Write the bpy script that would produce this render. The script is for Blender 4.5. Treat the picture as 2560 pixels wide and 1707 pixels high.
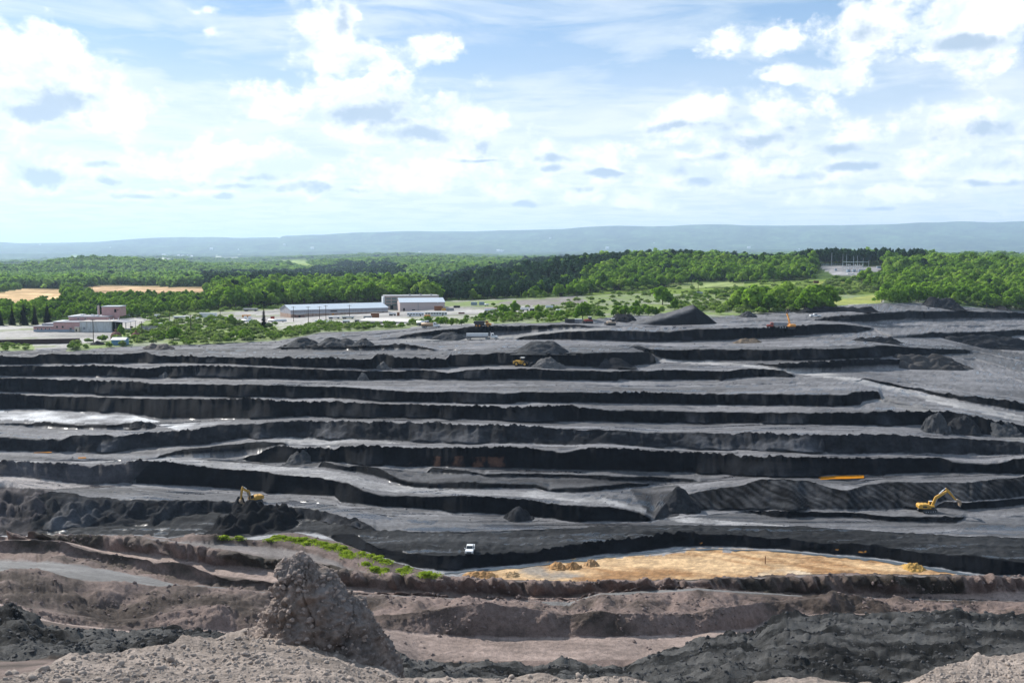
import bpy, math, random
import numpy as np
from mathutils import Vector, Matrix

for _o in list(bpy.data.objects):
    bpy.data.objects.remove(_o)
SC = bpy.context.scene
COL = SC.collection
random.seed(7)
RNG = np.random.default_rng(11)

# ---------------------------------------------------------------- camera
ZC = 80.0
FPX = 2560.0                       # focal length in pixels of the 2560 px wide photograph (36 mm lens)
PITCH = math.atan((853.5 - 637.0) / FPX)
cam = bpy.data.cameras.new('camera')
cam.lens = 36.0
cam.sensor_width = 36.0
cam.clip_start = 0.1
cam.clip_end = 90000.0
camo = bpy.data.objects.new('camera', cam)
COL.objects.link(camo)
camo.location = (0, 0, ZC)
camo.rotation_euler = (math.pi / 2 - PITCH, 0, 0)
SC.camera = camo
SC.render.resolution_x = 1024
SC.render.resolution_y = 682

# ---------------------------------------------------------------- light
SUN_EL = math.radians(36.0)
SUN_AZ = math.radians(-46.0)        # azimuth from +Y, negative = to the left
sun = bpy.data.lights.new('sun', 'SUN')
sun.energy = 5.0
sun.angle = math.radians(0.5)
sun.color = (1.0, 0.95, 0.87)
suno = bpy.data.objects.new('sun', sun)
COL.objects.link(suno)
_sd = Vector((math.sin(SUN_AZ) * math.cos(SUN_EL), math.cos(SUN_AZ) * math.cos(SUN_EL), math.sin(SUN_EL)))
suno.rotation_euler = (-_sd).to_track_quat('-Z', 'Y').to_euler()
suno.location = (-200, 200, 400)

SC.view_settings.view_transform = 'Standard'
SC.view_settings.look = 'None'
SC.view_settings.gamma = 1.0
SC.view_settings.use_curve_mapping = False
SC.view_settings.exposure = 0.52
SC.render.engine = 'CYCLES'
SC.cycles.max_bounces = 6
SC.cycles.diffuse_bounces = 3
SC.cycles.volume_bounces = 1
SC.cycles.volume_step_rate = 1.0
SC.cycles.transparent_max_bounces = 8
try:
    SC.cycles.use_denoising = True
except Exception:
    pass

# ---------------------------------------------------------------- sky
W = bpy.data.worlds.new("World")
SC.world = W
W.use_nodes = True
W.cycles.sampling_method = 'MANUAL'
W.cycles.sample_map_resolution = 256
NT = W.node_tree
NT.nodes.clear()


class NB:
    """tiny node-building helper"""
    def __init__(self, nt):
        self.nt = nt

    def node(self, t, **kw):
        n = self.nt.nodes.new(t)
        for k, v in kw.items():
            setattr(n, k, v)
        return n

    def put(self, sock, v):
        if hasattr(v, 'links') or isinstance(v, bpy.types.NodeSocket):
            self.nt.links.new(v, sock)
        else:
            sock.default_value = v

    def math(self, op, a, b=None, c=None, clamp=False):
        n = self.node('ShaderNodeMath', operation=op, use_clamp=clamp)
        self.put(n.inputs[0], a)
        if b is not None:
            self.put(n.inputs[1], b)
        if c is not None:
            self.put(n.inputs[2], c)
        return n.outputs[0]

    def vec(self, op, a, b=None, c=None):
        n = self.node('ShaderNodeVectorMath', operation=op)
        self.put(n.inputs[0], a)
        if b is not None:
            self.put(n.inputs[1], b)
        if c is not None:
            self.put(n.inputs[2], c)
        return n.outputs['Value'] if op in ('LENGTH', 'DOT_PRODUCT') else n.outputs[0]

    def noise(self, v, scale, detail=4, rough=0.55, dist=0.0):
        n = self.node('ShaderNodeTexNoise')
        if v is not None:
            self.put(n.inputs['Vector'], v)
        n.inputs['Scale'].default_value = scale
        n.inputs['Detail'].default_value = detail
        n.inputs['Roughness'].default_value = rough
        n.inputs['Distortion'].default_value = dist
        return n

    def smooth(self, x, a, b, lo=0.0, hi=1.0):
        n = self.node('ShaderNodeMapRange', interpolation_type='SMOOTHSTEP')
        self.put(n.inputs[0], x)
        n.inputs[1].default_value = a
        n.inputs[2].default_value = b
        n.inputs[3].default_value = lo
        n.inputs[4].default_value = hi
        return n.outputs[0]

    def mixc(self, f, a, b, mode='MIX'):
        n = self.node('ShaderNodeMix', data_type='RGBA', blend_type=mode)
        self.put(n.inputs[0], f)
        self.put(n.inputs[6], a)
        self.put(n.inputs[7], b)
        return n.outputs[2]


def px_dir(u, v):
    """pixel of the photograph -> (azimuth, elevation)"""
    d = ray(u, v)
    return math.atan2(d[0], d[1]), math.atan2(d[2], math.hypot(d[0], d[1]))


def ray(u, v):
    cx = (u - 1280.0) / FPX
    cy = (853.5 - v) / FPX
    s, c = math.sin(PITCH), math.cos(PITCH)
    return (cx, c + cy * s, cy * c - s)


CLOUDS = [  # centre u, v, radius u, v
    (100, 165, 150, 85), (60, 255, 110, 70), (190, 240, 150, 75), (305, 275, 115, 62), (20, 140, 90, 60),
    (830, 60, 80, 75), (898, 128, 150, 52), (730, 130, 60, 40), (1075, 120, 75, 38), (700, 165, 50, 18), (960, 165, 90, 28),
    (925, 245, 210, 70), (720, 258, 120, 55), (1110, 295, 130, 75), (1190, 345, 75, 62), (980, 330, 260, 50), (600, 235, 60, 25),
    (520, 75, 55, 25), (500, 20, 50, 16), (484, 343, 58, 25),
    (130, 385, 95, 38), (300, 405, 210, 50), (50, 440, 120, 42), (660, 395, 190, 55), (820, 430, 240, 52),
    (1080, 440, 260, 55),
    (2232, 60, 170, 68), (2130, 105, 120, 50), (2420, 70, 220, 80), (1960, 110, 150, 42), (1820, 122, 50, 26), (2042, 185, 125, 32),
    (1745, 282, 150, 44), (1930, 285, 125, 58), (1900, 350, 240, 45), (2120, 355, 120, 48), (2510, 300, 180, 72), (2480, 405, 180, 55),
    (1420, 400, 190, 50), (1740, 430, 190, 48), (1990, 440, 130, 32), (2069, 500, 140, 22), (2260, 490, 120, 24), (2505, 495, 100, 24),
    (1579, 506, 120, 22), (1340, 480, 180, 35),
]
SHADES = [
    (125, 268, 78, 40), (90, 285, 80, 25), (920, 288, 150, 26), (985, 255, 75, 42), (1045, 337, 85, 20), (1214, 370, 42, 27), (114, 441, 50, 20),
    (245, 405, 65, 11), (816, 471, 45, 9), (600, 460, 115, 9), (381, 492, 75, 7), (1200, 405, 80, 6), (265, 455, 50, 14), (640, 440, 60, 10),
    (1730, 316, 105, 13), (1838, 290, 40, 27), (1930, 354, 95, 25), (1977, 326, 32, 28), (2096, 370, 80, 16), (2140, 419, 58, 11),
    (1743, 403, 64, 11), (1704, 430, 32, 16), (1753, 454, 54, 11), (1993, 449, 54, 11), (2455, 326, 85, 27), (2504, 403, 85, 16),
    (2493, 449, 85, 8), (1389, 395, 34, 11), (1389, 425, 34, 10), (2178, 87, 60, 22), (2423, 103, 90, 14), (850, 40, 26, 40),
    (1500, 440, 80, 8), (1320, 510, 60, 7), (560, 490, 50, 10), (870, 475, 60, 8), (1450, 475, 40, 8), (2200, 525, 60, 5),
]


SKYT = (0.33, 0.44, 0.56)

CLOUDS = CLOUDS + [(u - 0.15 * ru, v - 0.9 * rv, 1.30 * ru, 1.7 * rv + 5) for (u, v, ru, rv) in SHADES if v > 300]     # bright caps over the flat bases


def K(r, g, b):
    return (r / 0.15, g / 0.15, b / 0.15, 1)


def build_sky():
    B = NB(NT)
    tc = B.node('ShaderNodeTexCoord')
    d = tc.outputs['Generated']
    sep = B.node('ShaderNodeSeparateXYZ')
    B.put(sep.inputs[0], d)
    x, y, z = sep.outputs
    az = B.math('ARCTAN2', x, y)
    el = B.math('ARCSINE', z)
    comb = B.node('ShaderNodeCombineXYZ')
    B.put(comb.inputs[0], az)
    B.put(comb.inputs[1], el)
    p = comb.outputs[0]
    # cauliflower noise: puffs on puffs
    stretch = B.node('ShaderNodeCombineXYZ')
    B.put(stretch.inputs[0], az)
    B.put(stretch.inputs[1], B.math('MULTIPLY', el, 1.35))
    n1 = B.noise(stretch.outputs[0], 13.0, 8, 0.62, 0.2).outputs['Fac']
    n2 = B.noise(stretch.outputs[0], 48.0, 6, 0.62, 0.1).outputs['Fac']
    vo = B.node('ShaderNodeTexVoronoi', feature='SMOOTH_F1')
    B.put(vo.inputs['Vector'], B.vec('MULTIPLY_ADD', B.vec('SUBTRACT', B.noise(stretch.outputs[0], 30.0, 4).outputs['Color'], (0.5, 0.5, 0.5)), (0.02, 0.02, 0.0), stretch.outputs[0]))
    vo.inputs['Scale'].default_value = 34.0
    vo.inputs['Detail'].default_value = 3.0
    vo.inputs['Roughness'].default_value = 0.55
    vo.inputs['Smoothness'].default_value = 0.35
    puff = B.math('SUBTRACT', vo.outputs['Distance'], 0.42)
    nn = B.math('ADD', B.math('MULTIPLY', B.math('SUBTRACT', n1, 0.5), 3.2), B.math('MULTIPLY', puff, 0.75))
    nn = B.math('ADD', nn, B.math('MULTIPLY', B.math('SUBTRACT', n2, 0.5), 0.7))
    warp = B.noise(p, 14.0, 3, 0.5).outputs['Color']
    pw = B.vec('MULTIPLY_ADD', B.vec('SUBTRACT', warp, (0.5, 0.5, 0.5)), (0.06, 0.026, 0.0), p)

    def blobs(lst, coord, soft=False, grow=1.0):
        cur = None
        for (u, v, ru, rv) in lst:
            a, e = px_dir(u, v)
            ra, re = grow * ru / FPX, grow * rv / FPX
            q = B.vec('LENGTH', B.vec('MULTIPLY_ADD', coord, (1 / ra, 1 / re, 0), (-a / ra, -e / re, 0)))
            if soft and max(ru, rv) < 65:
                q = B.math('ADD', q, 0.55)
            cur = q if cur is None else B.math('MINIMUM', cur, q)
        return cur
    D = blobs(CLOUDS, pw, True)
    cum = B.math('POWER', B.smooth(B.math('ADD', D, nn), 1.68, 0.92), 1.15)
    S = blobs(SHADES, pw, False, 1.3)
    sh = B.smooth(B.math('ADD', S, B.math('MULTIPLY', nn, 1.1)), 1.62, 0.50)
    # billow relief: brighter on the sun's side of each puff
    off = B.vec('ADD', stretch.outputs[0], (0.012, -0.020, 0.0))
    n1b = B.noise(off, 13.0, 8, 0.62, 0.2).outputs['Fac']
    rel = B.smooth(B.math('SUBTRACT', n1b, n1), -0.16, 0.13)
    # a generic cloud field everywhere: thin veil overhead, banks towards the horizon
    up = B.math('ADD', B.math('MAXIMUM', z, 0.0), 0.06)
    pl = B.node('ShaderNodeCombineXYZ')
    B.put(pl.inputs[0], B.math('DIVIDE', x, up))
    B.put(pl.inputs[1], B.math('DIVIDE', y, up))
    g1 = B.noise(pl.outputs[0], 0.55, 8, 0.6, 0.3).outputs['Fac']
    veil_n = B.noise(B.vec('MULTIPLY', p, (1.6, 9.0, 1.0)), 3.2, 6, 0.6, 0.6).outputs['Fac']
    veil = B.math('MULTIPLY', B.smooth(veil_n, 0.36, 0.68), 0.85)
    low = B.smooth(el, 0.24, 0.06)
    field = B.math('MULTIPLY', B.smooth(B.math('ADD', g1, B.math('MULTIPLY', low, 0.22)), 0.50, 0.68), 0.9)
    field = B.math('MAXIMUM', field, B.math('MULTIPLY', low, 0.95))
    thin = B.math('MAXIMUM', veil, field)
    # the sky
    sky = B.node('ShaderNodeTexSky', sky_type='NISHITA')
    sky.sun_disc = False
    sky.sun_elevation = SUN_EL
    sky.sun_rotation = SUN_AZ
    sky.altitude = 300
    sky.air_density = 1.0
    sky.dust_density = 0.6
    sky.ozone_density = 2.0
    skc = B.mixc(0.42, B.vec('MULTIPLY', sky.outputs[0], SKYT), K(0.40, 0.60, 0.83))
    white = B.mixc(rel, K(0.70, 0.785, 0.86), K(1.05, 1.05, 1.05))
    thinc = B.mixc(B.smooth(g1, 0.35, 0.65), K(0.62, 0.72, 0.80), K(0.78, 0.83, 0.87))
    g2 = B.noise(pl.outputs[0], 2.1, 7, 0.62, 0.4).outputs['Fac']
    thinc = B.mixc(low, thinc, B.mixc(B.smooth(g2, 0.36, 0.62), K(0.72, 0.785, 0.84), K(0.93, 0.945, 0.955)))
    c = B.mixc(B.math('MULTIPLY', thin, 0.86), skc, thinc)
    c = B.mixc(cum, c, white)
    grey = B.mixc(n1, K(0.29, 0.40, 0.53), K(0.50, 0.61, 0.73))
    c = B.mixc(B.math('MULTIPLY', sh, B.math('MULTIPLY', cum, 0.92)), c, grey)
    bg = B.node('ShaderNodeBackground')
    B.put(bg.inputs[0], c)
    bg.inputs[1].default_value = 0.13
    out = B.node('ShaderNodeOutputWorld')
    NT.links.new(bg.outputs[0], out.inputs[0])


build_sky()


# ---------------------------------------------------------------- numeric helpers
def _hash(ix, iy, iz):
    h = (ix * 374761393 + iy * 668265263 + iz * 2147483647 * 7) & 0xffffffff
    h = ((h ^ (h >> 13)) * 1274126177) & 0xffffffff
    h = (h ^ (h >> 16)) & 0xffff
    return h / 65535.0


def vnoise(x, y, z):
    xi, yi, zi = np.floor(x), np.floor(y), np.floor(z)
    fx, fy, fz = x - xi, y - yi, z - zi
    fx = fx * fx * (3 - 2 * fx)
    fy = fy * fy * (3 - 2 * fy)
    fz = fz * fz * (3 - 2 * fz)
    xi, yi, zi = xi.astype(np.int64), yi.astype(np.int64), zi.astype(np.int64)
    r = 0
    for dx in (0, 1):
        wx = fx if dx else 1 - fx
        for dy in (0, 1):
            wy = fy if dy else 1 - fy
            for dz in (0, 1):
                wz = fz if dz else 1 - fz
                r = r + wx * wy * wz * _hash(xi + dx, yi + dy, zi + dz)
    return r


def fbm(x, y, z, octs=4, gain=0.5):
    x, y, z = np.broadcast_arrays(np.asarray(x, float), np.asarray(y, float), np.asarray(z, float))
    a, s, t = 1.0, 0.0, 0.0
    for i in range(octs):
        s = s + a * (vnoise(x + 17.3 * i, y + 5.1 * i, z + 9.7 * i) - 0.5)
        t += a
        a *= gain
        x, y, z = x * 2.03, y * 2.03, z * 2.03
    return s / t * 3.4


def gauss1(a, sig):
    if sig <= 0:
        return a
    r = int(sig * 3) + 1
    k = np.exp(-0.5 * (np.arange(-r, r + 1) / sig) ** 2)
    k /= k.sum()
    return np.convolve(np.pad(a, r, mode='edge'), k, mode='valid')


def in_poly(u, v, poly):
    inside = np.zeros(np.shape(u), bool)
    n = len(poly)
    for i in range(n):
        x1, y1 = poly[i]
        x2, y2 = poly[(i + 1) % n]
        if y1 == y2:
            continue
        c = ((y1 > v) != (y2 > v)) & (u < (x2 - x1) * (v - y1) / (y2 - y1) + x1)
        inside ^= c
    return inside


def link(o, parent=None):
    COL.objects.link(o)
    if parent is not None:
        o.parent = parent
    return o


def tag(o, label=None, cat=None, group=None, kind=None):
    if label:
        o['label'] = label
    if cat:
        o['category'] = cat
    if group:
        o['group'] = group
    if kind:
        o['kind'] = kind
    return o


def np_mesh(name, V, Q, smooth=True):
    """mesh from numpy verts (n,3) and faces (m,3|4)"""
    me = bpy.data.meshes.new(name)
    V = np.ascontiguousarray(V, np.float32)
    Q = np.ascontiguousarray(Q, np.int32)
    k = Q.shape[1]
    me.vertices.add(len(V))
    me.vertices.foreach_set('co', V.ravel())
    me.loops.add(Q.size)
    me.loops.foreach_set('vertex_index', Q.ravel())
    me.polygons.add(len(Q))
    me.polygons.foreach_set('loop_start', np.arange(0, Q.size, k, dtype=np.int32))
    try:
        me.polygons.foreach_set('loop_total', np.full(len(Q), k, np.int32))
    except Exception:
        pass
    me.polygons.foreach_set('use_smooth', np.full(len(Q), smooth, bool))
    me.update(calc_edges=True)
    me.validate()
    return me

# ---------------------------------------------------------------- terrain lines
# every line is a real contour of the quarry (crest, toe, road edge): (u, v) as surveyed from the photograph,
# turned into world x, y, z by its distance (d), its depth below the eye (h) or the slope of the bank that leads to it
UC = np.arange(-330, 2890, 3.6)
NU = len(UC)
LINES = []      # dict(v, mode, val)


def cv(pts):
    pts = sorted(pts)
    return np.interp(UC, [p[0] for p in pts], [p[1] for p in pts])


def E(vp, dp=None, hp=None):
    LINES.append(dict(v=cv(vp), mode='d' if dp else 'h', val=cv(dp or hp)))


def FL(vp, s):      # free line: reached from the line before with slope s
    LINES.append(dict(v=cv(vp), mode='s', val=cv(s) if isinstance(s, list) else np.full(NU, float(s))))


def FACE(toe, crest, zero, slope, grade=0.0):
    """toe and crest of a bank; outside the crest's u-range the bank has no height and both follow `zero`"""
    a, b = min(p[0] for p in crest), max(p[0] for p in crest)
    if a < 5:
        a = -1e9
    if b > 2540:
        b = 1e9
    t, c = cv(toe), cv(crest)
    z = cv(zero) if zero else t
    w = np.clip(np.minimum(UC - (a - 8), (b + 8) - UC) / 16.0, 0, 1)
    w = w * w * (3 - 2 * w)
    t = t * w + z * (1 - w)
    c = c * w + (z - 0.3) * (1 - w)
    LINES.append(dict(v=t, mode='s', val=np.full(NU, float(grade)), toe=True))
    LINES.append(dict(v=c, mode='s', val=cv(slope) if isinstance(slope, list) else np.full(NU, float(slope)), face=c < t - 1.5))


STRIPS = []     # per line (strip that ends there): (tag, rows override, noise amp, noise wavelength)


def S(tag_, amp=0.1, wl=4.0, rows=None):
    STRIPS.append((tag_, rows, amp, wl))


# ---- the bank the camera stands on
E([(0, 1850)], dp=[(0, 13)]); S('start')
RUBC = [(-330, 1725), (0, 1696), (77, 1677), (172, 1638), (344, 1619), (536, 1596), (650, 1566), (760, 1575), (860, 1610), (960, 1668), (1010, 1692),
        (1100, 1697), (1300, 1694), (1440, 1696), (1560, 1688), (1640, 1712), (2272, 1709), (2349, 1661), (2400, 1652), (2464, 1646), (2560, 1631), (2890, 1600)]
E(RUBC, dp=[(0, 18), (400, 23), (650, 30), (860, 30), (1010, 24), (1440, 22), (2272, 20), (2560, 26)]); S('rub', 0.085, 1.6)
E([(p[0], p[1] + 26) for p in RUBC], dp=[(0, 27), (650, 41), (1010, 36), (1440, 34), (2272, 32), (2560, 38)]); S('hid', 0.2, 3, 5)
E([(-330, 1660), (0, 1655), (88, 1650), (300, 1640), (650, 1650), (972, 1700), (1400, 1735), (1750, 1735), (2300, 1735), (2560, 1720)],
  dp=[(0, 58), (650, 62), (972, 60), (1400, 58), (2560, 60)]); S('hid', 0.2, 3, 5)
E([(-330, 1500), (0, 1512), (60, 1522), (88, 1543), (110, 1572), (300, 1577), (500, 1573), (900, 1600), (972, 1631), (1021, 1642), (1044, 1654), (1136, 1669), (1213, 1654),
   (1289, 1661), (1366, 1677), (1404, 1656), (1500, 1667), (1557, 1669), (1595, 1648), (1634, 1634), (1700, 1618), (1775, 1589), (1830, 1583), (1890, 1579), (1915, 1560), (1935, 1543),
   (1958, 1537), (2100, 1533), (2234, 1535), (2387, 1523), (2448, 1539), (2560, 1536), (2890, 1530)],
  dp=[(-330, 76), (0, 78), (88, 80), (300, 88), (900, 98), (1044, 104), (1400, 104), (1600, 106), (1800, 112), (1950, 122), (2400, 126), (2560, 126)]); S('dark', 0.42, 3.4)
E([(-330, 1506), (0, 1518), (88, 1548), (300, 1581), (900, 1603), (1044, 1655), (1600, 1649), (1775, 1592), (1890, 1584), (1950, 1543), (2234, 1540), (2448, 1543), (2890, 1535)],
  dp=[(0, 84), (300, 91), (900, 100), (1044, 105), (1600, 107), (1800, 114), (1950, 125), (2560, 129)]); S('hid', 0.1, 4, 3)
# ---- haul road below and the ridge beyond it
E([(-330, 1500), (0, 1508), (60, 1518), (96, 1540), (140, 1558), (230, 1565), (344, 1579), (497, 1590), (631, 1585), (800, 1578), (945, 1573), (1060, 1585), (1174, 1592), (1366, 1596), (1557, 1590),
   (1730, 1588), (1775, 1581), (1880, 1570), (1935, 1541), (2234, 1537), (2448, 1540), (2890, 1532)],
  dp=[(0, 92), (230, 102), (344, 105), (631, 110), (945, 112), (1557, 113), (1800, 119), (1950, 130), (2560, 133)]); S('road', 0.07, 3.0)
E([(-330, 1490), (0, 1500), (96, 1525), (172, 1537), (287, 1550), (360, 1546), (421, 1529), (478, 1519), (516, 1514), (650, 1521), (800, 1530), (880, 1532), (945, 1541), (1060, 1525), (1130, 1514), (1213, 1506),
   (1327, 1519), (1404, 1536), (1519, 1530), (1620, 1534), (1730, 1534), (1775, 1522), (1928, 1504), (2043, 1497), (2081, 1480), (2111, 1489), (2134, 1516), (2169, 1499), (2200, 1500), (2226, 1515), (2272, 1507),
   (2387, 1505), (2425, 1519), (2448, 1534), (2483, 1523), (2560, 1523), (2890, 1520)],
  dp=[(0, 95), (230, 105), (421, 110), (631, 114), (945, 114.5), (1213, 114.8), (1557, 115.5), (1800, 122), (1950, 133), (2560, 136)]); S('brown', 0.35, 3.0)
E([(-330, 1496), (0, 1503), (287, 1553), (421, 1532), (650, 1523), (945, 1544), (1213, 1509), (1404, 1539), (1730, 1537), (2081, 1484), (2134, 1520), (2272, 1510), (2448, 1538), (2890, 1523)],
  dp=[(0, 98), (230, 108), (421, 113), (631, 117), (945, 117.5), (1557, 118.5), (1800, 125), (1950, 136), (2560, 139)]); S('hid', 0.1, 3, 3)
E([(-330, 1430), (0, 1428), (31, 1422), (96, 1420), (126, 1428), (191, 1447), (214, 1455), (268, 1451), (325, 1456), (383, 1462), (536, 1466), (650, 1481), (760, 1490), (868, 1489), (945, 1485), (1060, 1492), (1150, 1496), (1210, 1500),
   (1350, 1506), (1423, 1525), (1450, 1500), (1480, 1489), (1511, 1484), (1560, 1490), (1595, 1481), (1660, 1485), (1680, 1488), (1744, 1472), (1813, 1485), (1928, 1489), (2043, 1492), (2119, 1493), (2300, 1498), (2560, 1506), (2890, 1510)],
  dp=[(0, 112), (383, 120), (650, 126), (900, 129), (1174, 130), (1423, 128), (1700, 132), (2043, 140), (2560, 146)]); S('brown', 0.40, 3.5)
E([(-330, 1434), (0, 1431), (191, 1450), (383, 1465), (650, 1483), (868, 1490), (1210, 1502), (1423, 1526), (1480, 1491), (1744, 1475), (2043, 1493), (2890, 1511)],
  dp=[(0, 118), (383, 126), (650, 130), (900, 131), (1174, 132), (1423, 130), (1700, 134), (2043, 141), (2560, 147)]); S('hid', 0.1, 3, 3)
E([(-330, 1400), (0, 1403), (153, 1409), (268, 1424), (383, 1447), (459, 1464), (574, 1478), (650, 1480), (868, 1486), (1060, 1490), (1174, 1498), (1350, 1503), (1423, 1505), (1500, 1483), (1744, 1470), (2043, 1491), (2119, 1491), (2560, 1504), (2890, 1508)],
  dp=[(0, 150), (383, 142), (574, 137), (868, 134), (1174, 134), (1423, 133), (1700, 136), (2043, 142), (2560, 148)]); S('road2', 0.06, 4)
E([(-330, 1384), (0, 1382), (153, 1386), (230, 1409), (325, 1424), (459, 1459), (574, 1473), (650, 1476), (868, 1484), (1060, 1489), (1174, 1497), (2890, 1507)],
  dp=[(0, 157), (230, 152), (459, 143), (574, 139), (868, 135), (1174, 134.5), (1423, 134), (1700, 137), (2043, 143), (2560, 149)]); S('brown', 0.1, 4)
E([(-330, 1352), (0, 1351), (30, 1347), (153, 1351), (214, 1374), (268, 1382), (364, 1397), (383, 1405), (430, 1401), (478, 1413), (536, 1436), (575, 1450), (612, 1447), (681, 1455), (760, 1468), (868, 1478), (1060, 1487), (1174, 1495), (2890, 1506)],
  dp=[(0, 158.5), (230, 154), (459, 144.5), (574, 140.5), (868, 135.5), (1174, 135), (1423, 134.5), (1700, 138), (2043, 143.5), (2560, 149.5)]); S('berm', 0.35, 2.5)
E([(-330, 1354), (0, 1352), (153, 1353), (268, 1384), (383, 1406), (536, 1437), (681, 1456), (868, 1479), (1060, 1487), (1174, 1495), (2890, 1506)],
  dp=[(0, 161), (230, 157), (459, 147), (574, 143), (868, 136.5), (1174, 135.5), (1423, 135), (1700, 138.5), (2043, 144), (2560, 150)]); S('hid', 0.1, 3, 3)
E([(-330, 1350), (0, 1350), (153, 1350), (268, 1378), (383, 1386), (536, 1413), (689, 1428), (830, 1462), (945, 1478), (1060, 1481), (1213, 1489), (1308, 1492), (1404, 1494), (1500, 1482), (1744, 1469), (2043, 1488), (2119, 1484), (2234, 1485), (2425, 1485), (2560, 1478), (2890, 1476)],
  dp=[(0, 164), (268, 160), (383, 154), (536, 149), (689, 145), (945, 138), (1213, 137), (1404, 138), (1700, 140), (2043, 144.5), (2234, 145.5), (2560, 153)]); S('road', 0.06, 3)
BERM = [(-330, 1350), (0, 1346), (38, 1341), (172, 1338), (214, 1335), (268, 1339), (344, 1342), (383, 1349), (440, 1358), (497, 1367), (574, 1378), (670, 1397), (708, 1405), (770, 1410), (830, 1413), (868, 1424), (945, 1436), (995, 1434), (1060, 1441),
        (1155, 1445), (1251, 1451), (1327, 1453), (1442, 1457), (1520, 1454), (1595, 1453), (1730, 1453), (1775, 1447), (1794, 1443), (1890, 1445), (2043, 1441), (2073, 1436), (2110, 1439), (2196, 1441), (2387, 1441), (2463, 1439), (2560, 1445), (2890, 1450)]
E(BERM, dp=[(0, 165.5), (268, 161.5), (383, 155.5), (536, 150.5), (689, 146.3), (945, 139.4), (1213, 138.4), (1404, 139.4), (1700, 141.3), (2043, 146), (2234, 147), (2560, 154.3)]); S('berm', 0.38, 2.4)
E([(p[0], p[1] + 2) for p in BERM], dp=[(0, 169), (268, 165), (383, 159), (536, 154), (689, 150), (945, 143), (1213, 142), (1404, 143), (1700, 145), (2043, 150), (2234, 151), (2560, 158)]); S('hid', 0.1, 3, 3)
E([(-330, 1349), (0, 1345), (344, 1341), (421, 1351), (536, 1361), (650, 1367), (765, 1382), (842, 1405), (868, 1423), (945, 1435), (1060, 1440), (1251, 1450), (1442, 1456), (1730, 1452), (1890, 1444), (2073, 1436), (2387, 1440), (2890, 1449)],
  dp=[(0, 171), (383, 162), (536, 161), (650, 161), (765, 156), (842, 152), (945, 146), (1213, 145), (1404, 146), (1700, 148), (2043, 153), (2234, 154), (2560, 161)]); S('flatgrey', 0.06, 3)
E([(-330, 1348), (0, 1344), (344, 1340), (421, 1347), (459, 1342), (497, 1336), (536, 1337), (593, 1346), (650, 1351), (708, 1355), (765, 1369), (830, 1382), (868, 1397), (945, 1426), (1002, 1434), (1060, 1439.5), (1251, 1449.5), (1442, 1455), (1730, 1451), (1890, 1443), (2073, 1435), (2387, 1439), (2890, 1448)],
  dp=[(0, 172), (383, 163.5), (536, 162.5), (650, 162.5), (765, 157.5), (842, 154), (945, 148), (1213, 146), (1404, 147), (1700, 149), (2043, 154), (2234, 155), (2560, 162)]); S('brown', 0.30, 2.5)
E([(-330, 1348), (0, 1344), (344, 1340), (421, 1348), (497, 1338), (593, 1348), (708, 1357), (830, 1384), (945, 1427), (1060, 1439.3), (1251, 1449.3), (1442, 1454.8), (1730, 1450.8), (1890, 1442.8), (2073, 1434.8), (2387, 1438.8), (2890, 1447.8)],
  dp=[(0, 175), (383, 167), (650, 166), (765, 161), (842, 158), (945, 151), (1213, 148), (1404, 149), (1700, 151), (2043, 156), (2234, 157), (2560, 164)]); S('hid', 0.1, 3, 3)
E([(-330, 1346), (0, 1342), (344, 1338.5), (421, 1346), (497, 1335.5), (593, 1345.5), (640, 1350), (666, 1349), (690, 1338), (708, 1332), (746, 1332), (804, 1347), (830, 1351), (868, 1363), (907, 1378), (983, 1405), (1021, 1416), (1060, 1427), (1094, 1436), (1140, 1443), (1251, 1449), (1442, 1454.5), (1730, 1450.5),
   (1890, 1442.5), (2073, 1434.5), (2387, 1438.5), (2890, 1447)],
  dp=[(0, 178), (383, 170), (600, 172), (746, 172), (842, 167), (983, 158), (1094, 153), (1213, 150), (1404, 151), (1700, 153), (2043, 158), (2234, 159), (2560, 166)]); S('green', 0.25, 3)
_g = LINES[-1]
LINES.append(dict(v=_g['v'] + 2.5, mode='d', val=_g['val'] + 12)); S('hid', 0.1, 3, 4)
LINES.append(dict(v=_g['v'] - 0.2, mode='h', val=cv([(0, 80), (600, 80), (760, 78), (1000, 77), (2890, 77)]))); S('hidcoal', 0.2, 4, 10)
NBANK = len(LINES) - 1
# ---- the pit: clay pond, its dark wall and the pit floor
FACE([(-330, 1343), (0, 1339), (344, 1337), (421, 1344), (497, 1334), (593, 1344), (690, 1335), (746, 1330), (830, 1349), (907, 1376), (983, 1403), (1021, 1414), (1060, 1423), (1094, 1426), (1213, 1420), (1289, 1414), (1366, 1405), (1519, 1386), (1660, 1374), (1698, 1368), (1775, 1367), (1966, 1374), (2081, 1386),
      (2196, 1395), (2310, 1414), (2425, 1432), (2502, 1440), (2560, 1444), (2890, 1446)],
     [(830, 1336), (887, 1336), (945, 1370), (1002, 1380), (1060, 1386), (1098, 1391), (1213, 1386), (1327, 1381), (1404, 1369), (1480, 1358), (1595, 1347), (1660, 1338), (1710, 1335), (1813, 1338), (1928, 1344), (2043, 1355), (2196, 1365), (2310, 1382), (2425, 1390), (2560, 1405), (2890, 1425)],
     [(-330, 1343), (0, 1339), (344, 1337), (421, 1344), (497, 1334), (593, 1344), (690, 1335), (746, 1330), (800, 1336), (830, 1345)], 1.0)
S('clay', 0.05, 3); S('face', 0.7, 2.6)
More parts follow.
